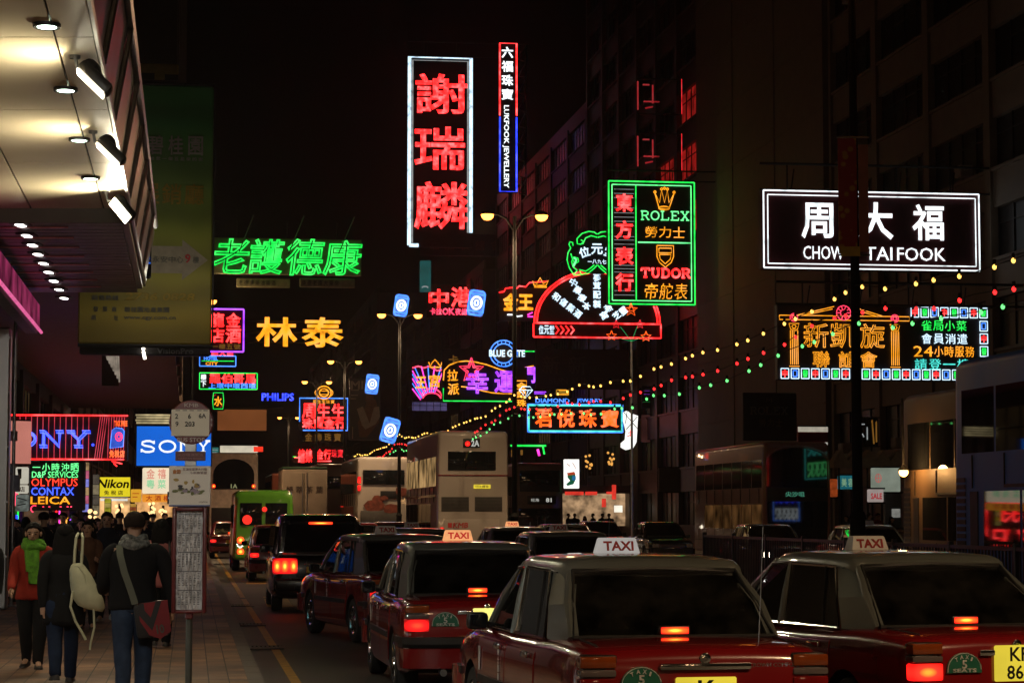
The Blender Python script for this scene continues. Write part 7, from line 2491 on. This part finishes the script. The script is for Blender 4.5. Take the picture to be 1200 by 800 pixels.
def person(label, loc, rz, H=1.68, female=False, top='cloth_black', bottom='denim', shoes='shoe_dark', hair='hair_black', hair_len=0.0, hem=.50, stride=.12, phase=1,
           lean=.02, arm=((-.10, .25, .03), (.12, .25, .03)), head_turn=0.0, head_down=0.0, width=1.0, group='people on the pavement', top_name='jacket', flare=1.0, seed=1):
    """local +y is the way the person faces. arm = (swing, elbow bend, spread) for left and right"""
    t = thing('person', label, 'person', loc, rz, group)
    sw = (.098 if female else .112) * width
    hip = Vector((0, 0, .52))
    chest = Vector((0, lean * .6, .74))
    neck = Vector((0, lean, .825))
    headc = Vector((0, lean + .018 + head_down * .03, .925))
    V, E_, RR = [], [], []
    def v(p, r, parent=None):
        V.append(Vector(p)); RR.append(r)
        if parent is not None:
            E_.append((parent, len(V) - 1))
        return len(V) - 1
    pel = v((0, 0, .535), .068)
    wa = v((0, lean * .3, .63), .062 * (.92 if female else 1), pel)
    ch = v(chest, .070, wa)
    nb = v(neck + Vector((0, -.004, -.01)), .036, ch)
    nk = v(neck + Vector((0, .004, .035)), .028, nb)
    jaw = v(headc + Vector((0, .008, -.032)), .040, nk)
    crn = v(headc + Vector((0, -.006, .018)), .053, jaw)
    v(headc + Vector((0, -.008, .048)), .036, crn)
    legs, arms = {}, {}
    for sx in (-1, 1):
        ph = phase * sx
        hx = sx * .052
        a = v((hx, 0, .50), .058, pel)
        fwd = stride * ph
        ank = Vector((hx * .9, fwd, .045 + max(0, -ph) * stride * .22))
        kn = Vector((hx * 1.0, fwd * .5 + .022 + max(0, -ph) * .02, .275 + (ank.z - .045) * .5))
        k = v(kn, .040, a)
        c = v(kn.lerp(ank, .35) + Vector((0, -.012, 0)), .036, k)
        n = v(ank, .022, c)
        toe = ank + Vector((sx * .012, .085, -.028 + (-.012 if ph < 0 else 0)))
        v(toe, .020, n)
        legs[sx] = (Vector((hx, 0, .51)), kn, ank, toe)
        swg, bend, spread = arm[0 if sx < 0 else 1]
        sh = Vector((sx * sw, lean * .9, .795))
        el = sh + Vector((sx * (spread * .18 + .012), math.sin(swg) * .175, -math.cos(swg) * .175))
        wr = el + Vector((-sx * .01 + sx * spread * .05, math.sin(swg + bend) * .145, -math.cos(swg + bend) * .145))
        s0 = v(sh, .036, ch)
        e0 = v(el, .026, s0)
        w0 = v(wr, .017, e0)
        arms[sx] = (sh, el, wr)
    me = bpy.data.meshes.new('body')
    me.from_pydata([tuple(p) for p in V], E_, [])
    o = bpy.data.objects.new('body', me)
    COL.objects.link(o)
    md = o.modifiers.new('skin', 'SKIN')
    md.use_smooth_shade = True
    for sv, r in zip(me.skin_vertices[0].data, RR):
        sv.radius = (r, r)
    me.skin_vertices[0].data[0].use_root = True
    sb = o.modifiers.new('sub', 'SUBSURF'); sb.levels = 1
    bpy.context.view_layer.update()
    m2 = bpy.data.meshes.new_from_object(o.evaluated_get(bpy.context.evaluated_depsgraph_get()))
    bmv = [x.co.copy() for x in m2.vertices]
    bmf = [tuple(p.vertices) for p in m2.polygons]
    bpy.data.objects.remove(o)
    mb = MB()
    # flatten the trunk front to back
    for p in bmv:
        if .5 < p.z < .80:
            u = (p.z - .5) / .3
            p.y = (p.y - lean * u) * .8 + lean * u
    mb.add(bmv, bmf)
    # nose and ears
    hc = headc
    mb.ball(hc + Vector((0, .052, -.012)), (.010, .014, .016), 8, 6)
    for sx in (-1, 1):
        mb.ball(hc + Vector((sx * .050, -.004, -.008)), (.008, .014, .020), 8, 6)
    # hands: palm, four fingers of different lengths, thumb
    for sx in (-1, 1):
        sh, el, wr = arms[sx]
        d = (wr - el).normalized()
        f = Vector((0, 1, 0)) - d * d.y
        f.normalize()
        sd = d.cross(f).normalized()
        pc = wr + d * .026
        mb.tube([wr - d * .008, wr + d * .012, wr + d * .046], [.014, .019, .017], 8)
        for k, ln in enumerate((.040, .046, .043, .034)):
            b = wr + d * .044 + f * (.015 - k * .010)
            m_ = b + d * ln * .5 + sd * (-sx) * .004
            e = b + d * ln * .9 + sd * (-sx) * .014
            mb.tube([b - d * .006, m_, e], [.0062, .0056, .0042], 6)
        b = wr + d * .014 + f * .015
        mb.tube([b, b + f * .014 + d * .014, b + f * .016 + d * .034], [.0075, .0066, .0048], 6)
    mb.v = [p * H for p in mb.v]
    mb.build('body', skin, t, 80)
    # face
    for sx in (-1, 1):
        q = MB(); q.ball((hc + Vector((sx * .021, .046, .002))) * H, (.0085 * H, .006 * H, .0045 * H), 8, 6); q.build('eye', MATS['eye_dark'], t)
        q = MB(); q.tube([(hc + Vector((sx * .010, .050, .013))) * H, (hc + Vector((sx * .021, .050, .017))) * H, (hc + Vector((sx * .033, .042, .013))) * H], .0026 * H, 5); q.build('eyebrow', MATS[hair], t)
    q = MB(); q.tube([(hc + Vector((-.014, .047, -.035))) * H, (hc + Vector((0, .052, -.035))) * H, (hc + Vector((.014, .047, -.035))) * H], .004 * H, 6); q.build('mouth', MATS['lips'], t)
    # trousers
    q = MB()
    tr = .004
    for sx in (-1, 1):
        a, kn, ank, toe = legs[sx]
        path = [Vector((a.x, a.y, .545)), Vector((a.x, a.y, .47)), a.lerp(kn, .55), kn, kn.lerp(ank, .45) + Vector((0, -.010, 0)), ank + Vector((0, -.004, .02)), ank + Vector((0, .0, -.022))]
        q.tube(path, [.066, .068, .056, .047, .044, .036, .038], 14)
    q.loft([ell((0, 0, .47), .075, .062), ell((0, 0, .50), .108, .074), ell((0, 0, .56), .104, .072), ell((0, lean * .2, .61), .09, .066)])
    q = dense(q)
    wob(q, .007, 12, seed)
    wob(q, .004, 30, seed)
    q.v = [p * H for p in q.v]
    q.build('trousers', MATS[bottom], t, 80)
    for sx in (-1, 1):
        a, kn, ank, toe = legs[sx]
        q = MB()
        d = (toe - ank); d.z *= .5
        d.normalize()
        z0 = ank.z - .045
        rings = []
        for u, w, h in ((-.035, .020, .030), (-.025, .027, .05), (.01, .030, .052), (.06, .032, .032), (.10, .026, .022), (.115, .014, .014)):
            c = ank + d * u
            rings.append([Vector((c.x + w * math.cos(a_), c.y, z0 + .004 + h * max(0, math.sin(a_)) * .9 + (toe.z - ank.z + .028) * max(0, u) * 8)) for a_ in [2 * PI * j / 12 for j in range(12)]])
        q.loft(rings)
        q.v = [p * H for p in q.v]
        q.build('shoe', MATS[shoes], t, 60)
    # jacket or coat with sleeves
    q = MB()
    wv = .92 if female else 1.0
    rows = [(hem, .108 * width * flare, .080 * flare), (hem + .01, .114 * width * flare, .085 * flare)]
    for z, a, b in ((.56, .108, .078), (.62, .098 * wv, .072), (.68, .108 * wv, .078), (.74, .118 * wv, .082), (.775, .112 * wv, .076), (.800, .092, .064), (.820, .066, .052), (.838, .046, .044), (.848, .040, .040)):
        if z > hem + .02:
            rows.append((z, a * width, b))
    rings = []
    for z, a, b in rows:
        u = max(0, min(1, (z - .5) / .32))
        rings.append(ell((0, lean * u, z), a, b))
    q.loft(rings)
    for sx in (-1, 1):
        sh, el, wr = arms[sx]
        q.tube([sh + Vector((-sx * .060, 0, .010)), sh + Vector((-sx * .022, 0, .006)), sh + Vector((sx * .002, 0, -.012)), sh.lerp(el, .5), el, el.lerp(wr, .5), wr - (wr - el) * .04, wr], [.026, .036, .042, .040, .036, .034, .030, .028], 14)
    q = dense(q)
    wob(q, .009, 9, seed + 7)
    wob(q, .0045, 26, seed + 3)
    q.v = [p * H for p in q.v]
    q.build(top_name, MATS[top], t, 80)
    # hair
    q = MB()
    M = Matrix.Translation(hc + Vector((0, -.012, .016)))
    rings = []
    n = 18
    for i in range(9):
        th = PI * (.03 + .68 * i / 8)
        ring = []
        for j in range(n):
            a = 2 * PI * j / n
            front = max(0, math.sin(a))
            t2 = th * (1 - .55 * front ** .6) if i > 2 else th
            rr = 1.0 + .05 * noise.noise(Vector((math.cos(a) * 3, math.sin(a) * 3, seed + i * .4)))
            ring.append(M @ Vector((.0585 * rr * math.sin(t2) * math.cos(a), .066 * rr * math.sin(t2) * math.sin(a), .056 * rr * math.cos(t2))))
        rings.append(ring)
    q.loft(rings)
    if hair_len:
        rings = []
        for i in range(9):
            u = i / 8
            z = hc.z + .03 - u * hair_len
            wd = .064 * (1 - .05 * u) + .024 * math.sin(u * 2.6)
            cy = hc.y - .030 - u * .030 if u < .4 else hc.y - .042 - (u - .4) * .02
            rings.append([Vector((wd * (1 + .08 * math.sin(j * 7.0)) * math.cos(2 * PI * j / 14), cy + (.040 - .014 * u) * math.sin(2 * PI * j / 14), z + .006 * math.sin(j * 5.0) * u)) for j in range(14)])
        q.loft(rings)
    q = dense(q)
    wob(q, .004, 30, seed)
    wob(q, .003, 75, seed)
    q.v = [p * H for p in q.v]
    ho = q.build('hair', MATS[hair], t, 70)
    if head_turn or head_down:
        piv = neck * H + Vector((0, 0, .02 * H))
        Rm = Matrix.Translation(piv) @ Matrix.Rotation(head_turn, 4, 'Z') @ Matrix.Rotation(-head_down, 4, 'X') @ Matrix.Translation(-piv)
        for c in t.children:
            nm = c.name.split('.')[0]
            if nm in ('hair', 'eye', 'eyebrow', 'mouth'):
                c.data.transform(Rm)
            elif nm == 'body':
                for vv in c.data.vertices:
                    if vv.co.z > .865 * H:
                        vv.co = Rm @ vv.co
    t['arm_points'] = [list(arms[s_][k_] * H) for s_ in (-1, 1) for k_ in range(3)]
    return t
def scarf(t, H, m, lean=.02, tails=(), r=.030):
    q = MB()
    for k, (z, a, dy) in enumerate(((.835, .058, 0), (.852, .050, .004), (.822, .064, .002))):
        path = [Vector((a * math.cos(2 * PI * j / 16), lean + dy + a * .95 * math.sin(2 * PI * j / 16), z + .008 * math.sin(j * 1.3 + k))) for j in range(16)]
        q.tube(path, r * .72, 8, closed=True)
    for pts, w in tails:
        rings = []
        for p in pts:
            p = Vector(p)
            rings.append([p + Vector((w * math.cos(2 * PI * j / 12), .014 * math.sin(2 * PI * j / 12), 0)) for j in range(12)])
        q.loft(rings)
    wob(q, .006, 22, 3)
    q.v = [p * H for p in q.v]
    return q.build('scarf', MATS[m], t, 80)
def ppos(px, d):
    return (P(px, 0, d).x, d, .15)
AW = R(8)            # walking away along the street
TO = R(186)          # walking towards the camera

# man in the foreground
HM = 1.68
p1 = person('man from behind in a black jumper and jeans with a messenger bag', ppos(165, 19.8), AW, HM, top='cloth_black', bottom='denim', hair='hair_brown', hem=.49, stride=.06, arm=((.10, 1.25, .10), (-.05, .35, .25)), width=1.17, top_name='jumper', seed=2)
scarf(p1, HM, 'scarf_grey', .02)
t = thing('messenger_bag', 'black and red messenger bag on the hip of the man in black', 'bag', ppos(165, 19.8), AW)
q = MB()
M = Matrix.Translation((.17, -.17, .76)) @ Matrix.Rotation(R(-8), 4, 'Y') @ Matrix.Diagonal((.72, .9, .95, 1)) @ Matrix.Rotation(R(6), 4, 'X')
q.rbox(-.21, .19, -.06, .06, -.17, .15, .04, 2, M)
q.build('pouch', MATS['bag_black'], t)
q = MB()
q.prism([(-.15, .155), (.20, .155), (.20, -.13), (.06, -.185), (-.06, -.14), (-.15, 0)], -.072, -.062, M)
fo = q.build('flap', MATS['bag_red'], t, 0)
q = MB()
q.prism([(-.15, .05), (-.02, -.10), (.13, .155), (.06, .155), (-.02, .02), (-.08, .09), (-.08, .155), (-.15, .155)], -.0755, -.073, M)
q.build('chevron', MATS['bag_black'], fo, 0)
q = MB(); tmp = MB(); text_into(tmp, '10', .075, -.095, .085, .075, 0, .035); q.add(tmp.v, tmp.f, M @ Matrix.Translation((0, -.077, 0))); q.build('number', MATS['letter_grey'], fo, 0)
q = MB()
path = [(.02, -.18, .88), (-.02, -.165, 1.0), (-.075, -.15, 1.15), (-.115, -.11, 1.30), (-.125, -.03, 1.385), (-.11, .06, 1.36), (0, .15, 1.15), (.14, .12, .95), (.2, -.1, .86)]
rings = []
for i, p in enumerate(path):
    p = Vector(p)
    rings.append([p + Vector((.028 * c, .006 * s_, .012 * c * (.5 if i < 6 else -.3))) for c, s_ in ((-1, -1), (1, -1), (1, 1), (-1, 1))])
q.loft(rings)
q.build('strap', MATS['strap_olive'], t, 50)

# woman with the cream backpack
HW = 1.56
p2 = person('woman from behind in a long black coat with long black hair', ppos(85, 22.4), AW + R(4), HW, female=True, top='cloth_black', bottom='denim_dark', hair_len=.27, hem=.36, stride=.14, phase=1, flare=1.10, arm=((-.2, .2, .08), (.15, .3, .08)), width=1.08, top_name='coat', seed=4)
t = thing('backpack', 'cream drawstring backpack hanging from the shoulder of the long haired woman', 'backpack', ppos(85, 22.4), AW)
q = MB()
c = Vector((.20, -.20, .86))
rings = []
for z, a, b, dx in ((.32, .045, .03, -.06), (.29, .07, .05, -.055), (.22, .105, .075, -.03), (.12, .135, .095, 0), (.02, .155, .105, .03), (-.07, .155, .10, .05), (-.12, .12, .08, .06), (-.135, .06, .04, .06)):
    rings.append([c + Vector((dx + a * math.cos(2 * PI * j / 20), b * math.sin(2 * PI * j / 20), z - .25 * (a * math.cos(2 * PI * j / 20)) * (1 if z < .25 else .2))) for j in range(20)])
q.loft(rings)
wob(q, .014, 9, 5)
q.build('sack', MATS['bag_cream'], t, 80)
for dx in (-.035, .035):
    q = MB(); q.tube([c + Vector((-.06 + dx, -.01, .30)), c + Vector((-.055 + dx, .02, .44)), c + Vector((-.05 + dx * .9, .05, .56)), c + Vector((-.05 + dx * .5, .16, .60))], .014, 6); q.build('handle_strap', MATS['bag_cream'], t)
q = MB(); q.tube([c + Vector((-.10, -.05, .05)), c + Vector((-.12, -.08, -.1)), c + Vector((-.07, -.09, -.24)), c + Vector((0, -.09, -.36)), c + Vector((.03, -.09, -.42))], .013, 6); q.build('loose_strap', MATS['bag_cream'], t)
q = MB(); q.tube([c + Vector((.1, -.05, -.12)), c + Vector((.11, -.06, -.3)), c + Vector((.08, -.06, -.44)), c + Vector((.07, -.06, -.52))], .011, 6); q.build('loose_strap', MATS['bag_cream'], t)
q = MB(); q.tube([c + Vector((-.06 + .06 * math.cos(a * PI / 8), .045 * math.sin(a * PI / 8) - .005, .285)) for a in range(16)], .008, 5, closed=True); q.tube([c + Vector((-.05, -.055, .285)), c + Vector((.02, -.085, .2)), c + Vector((.03, -.10, .12))], .006, 5); q.build('drawstring', MATS['bag_cream'], t)

# woman in the red jacket
HR = 1.58
p3 = person('woman in an orange red jacket and green scarf walking toward the camera', ppos(50, 24.6), TO, HR, female=True, top='cloth_red', bottom='cloth_black', hair_len=.10, hem=.46, stride=.07, phase=-1, flare=1.06, head_down=.22, arm=((.05, .3, .10), (.05, .9, .10)), width=1.08, seed=6)
scarf(p3, HR, 'scarf_green', .02, tails=[([(-.012, .062, .835), (-.012, .092, .78), (-.01, .098, .70), (-.012, .098, .62), (-.012, .098, .575)], .036), ([(.028, .07, .83), (.022, .094, .76), (.012, .10, .69), (.010, .10, .655)], .030)], r=.036)
# man at the left edge
p4 = person('man from behind in a dark jacket and khaki trousers at the left edge', ppos(22, 43), AW, 1.70, top='cloth_grey', bottom='cloth_khaki', stride=.03, width=1.1, seed=8)
t = thing('backpack', 'dark grey backpack on the man in khaki trousers', 'backpack', ppos(22, 43), AW)
q = MB(); q.rbox(-.16, .16, -.30, -.13, .95, 1.36, .07, 3); q.build('sack', MATS['cloth_navy'], t)
q = MB(); q.rbox(-.12, .12, -.34, -.29, .98, 1.15, .03, 2); q.build('pocket', MATS['bag_black'], t)
# partial figure at the very edge
p5 = person('person in black with a red bag, half outside the left edge', ppos(-10, 25.5), TO, 1.6, female=True, top='cloth_black', bottom='cloth_black', hem=.4, stride=.05, hair_len=.2, width=1.05, seed=9)
t = thing('handbag', 'dark red handbag at the very left edge', 'bag', ppos(-6, 25.4), TO)
q = MB(); q.rbox(-.18, .18, .10, .22, .48, .76, .04, 2); q.build('pouch', MATS['bag_red'], t)
q = MB(); q.tube([(-.1, .16, .74), (-.1, .16, .95), (0, .16, 1.02), (.1, .16, .95), (.1, .16, .74)], .012, 6); q.build('handle', MATS['bag_black'], t)
# dark coated man facing us and the women around him
p6 = person('man in a dark padded coat walking toward the camera', ppos(134, 35.5), TO, 1.70, top='cloth_navy', bottom='cloth_black', shoes='shoe_white', hem=.42, stride=.08, width=1.22, head_down=.15, seed=12)
p7 = person('woman in a grey cardigan facing the camera with folded arms', ppos(116, 40), TO, 1.56, female=True, top='cloth_grey', bottom='cloth_black', hair_len=.2, hem=.47, stride=.02, arm=((.35, 1.3, .05), (.35, 1.3, .05)), seed=13)
p8 = person('woman from behind in a pink top with long dark hair', ppos(196, 28.5), AW, 1.60, female=True, top='cloth_pink', bottom='cloth_black', hair_len=.17, hem=.46, stride=.08, width=1.1, top_name='top', seed=14)
t = thing('shoulder_bag', 'black strap and bag of the woman in the pink top', 'bag', ppos(196, 28.5), AW)
q = MB(); q.rbox(.05, .30, -.2, -.1, .78, 1.0, .03, 2); q.build('pouch', MATS['bag_black'], t)
q = MB(); q.tube([(.10, -.16, 1.0), (.11, -.14, 1.2), (.10, -.02, 1.33)], .014, 6); q.build('strap', MATS['bag_black'], t)
# the crowd farther along the pavement: copies with their own clothes and place
base = [p4, p6, p7, p8, p3]
crowd = [(60, 40, 'cloth_black', AW, 0, 'man in black between the red jacket and the long haired woman'), (112, 33, 'cloth_brown', TO, 2, 'woman in brown right of the cream backpack'), (176, 37, 'cloth_navy', AW, 0, 'man in navy hidden behind the messenger bag man'),
         (122, 54, 'cloth_red', TO, 4, 'woman in a red jacket far behind the padded coat man'), (92, 70, 'cloth_brown', AW, 3, 'woman in brown beside the purple letter'), (134, 62, 'cloth_black', AW, 0, 'man in black under the yellow box'), (168, 49, 'cloth_grey', TO, 2, 'woman in grey just right of the messenger bag man head'),
         (146, 64, 'cloth_pink', AW, 3, 'woman in pink near the small orange box'), (200, 70, 'cloth_grey', TO, 1, 'man in grey below the chevron light'), (70, 48, 'cloth_navy', AW, 0, 'man in navy above the long haired woman'), (40, 54, 'cloth_brown', AW, 3, 'woman in brown under the word rows'), (215, 60, 'cloth_black', AW, 0, 'man in black behind the bus stop pole'),
         (104, 47, 'cloth_black', TO, 2, 'dark haired woman between the black coat and the grey cardigan'), (126, 46, 'cloth_brown', TO, 2, 'woman in brown just behind the padded coat man'), (148, 52, 'cloth_black', AW, 0, 'man in black beyond the padded coat man'),
         (158, 58, 'cloth_brown', AW, 3, 'woman in brown beyond the man with the messenger bag'), (172, 60, 'cloth_red', AW, 3, 'woman in dull red below the orange light strip'), (186, 64, 'cloth_black', AW, 0, 'man in black below the chevron light'),
         (96, 56, 'cloth_navy', TO, 1, 'man in navy right of the purple letter'), (74, 60, 'cloth_grey', AW, 0, 'man in grey under the amber word row'), (110, 66, 'cloth_black', TO, 1, 'man in black near the tan lit column'), (140, 70, 'cloth_grey', TO, 2, 'woman in grey near the yellow lit column'),
         (165, 74, 'cloth_khaki', AW, 3, 'woman in khaki near the short orange column'), (180, 78, 'cloth_navy', TO, 1, 'man in navy below the cream light box'), (206, 46, 'cloth_brown', AW, 3, 'woman in brown just left of the timetable case'), (30, 45, 'cloth_black', TO, 2, 'dark haired woman beside the man in khaki trousers'),
         (84, 50, 'cloth_black', TO, 1, 'man in black just above the long haired woman'), (198, 52, 'cloth_red', TO, 2, 'woman in red behind the pink top'), (152, 88, 'cloth_black', TO, 1, 'small distant man in black in the warm doorway'), (190, 92, 'cloth_black', AW, 0, 'small distant man in black by the second warm doorway')]
for px, d, clo, rz, bi, lb in crowd:
    o = dup(base[bi], ppos(px, d), rz + R((px * 7) % 21 - 10), lb, 'people on the pavement')
    for c in o.children:
        n = c.name.split('.')[0]
        if n in ('jacket', 'top', 'coat', 'jumper'):
            set_mat(c, MATS[clo])
right = [(664, 128, 'cloth_black', 0), (672, 126, 'cloth_black', 1), (684, 124, 'cloth_red', 2), (694, 127, 'cloth_black', 0), (703, 124, 'cloth_navy', 1), (712, 126, 'cloth_black', 0), (1020, 88, 'cloth_red', 1), (1010, 90, 'cloth_black', 0), (1036, 86, 'cloth_brown', 2), (986, 93, 'cloth_grey', 3)]
rl = ['dark figure at the left end of the lit shop', 'dark figure second from the left end of the lit shop', 'figure in red in front of the lit shop', 'dark figure right of the one in red before the lit shop', 'figure in navy before the lit shop', 'dark figure before the white case of the lit shop',
      'person in red beside the grey shutter', 'person in black left of the grey shutter', 'person in brown in front of the grey shutter', 'person in grey right of the double decker front']
for (px, d, clo, bi), lb in zip(right, rl):
    x, y, z = ppos(px, d)
    o = dup(base[bi], (x, y, z), R(90 + (px * 13) % 180), lb, 'people on the far pavement')
    for c in o.children:
        n = c.name.split('.')[0]
        if n in ('jacket', 'top', 'coat', 'jumper'):
            set_mat(c, MATS[clo])
for o in COL.objects:
    if 'arm_points' in o:
        del o['arm_points']

# thin haze added for the glow around lamps and neon
mb = MB()
mb.box(-1600, 1600, -100, 2600, -7, 64)
hz = mb.build('haze', MATS['rubber'], None, 0)
hz['kind'] = 'stuff'
m = bpy.data.materials.new('haze'); m.use_nodes = True
n_, l_ = m.node_tree.nodes, m.node_tree.links
n_.remove(n_['Principled BSDF'])
pv = n_.new('ShaderNodeVolumePrincipled'); pv.inputs['Density'].default_value = .00022; pv.inputs['Color'].default_value = (.8, .8, .8, 1); pv.inputs['Anisotropy'].default_value = .82
l_.new(pv.outputs[0], n_['Material Output'].inputs['Volume'])
hz.data.materials.clear(); hz.data.materials.append(m)
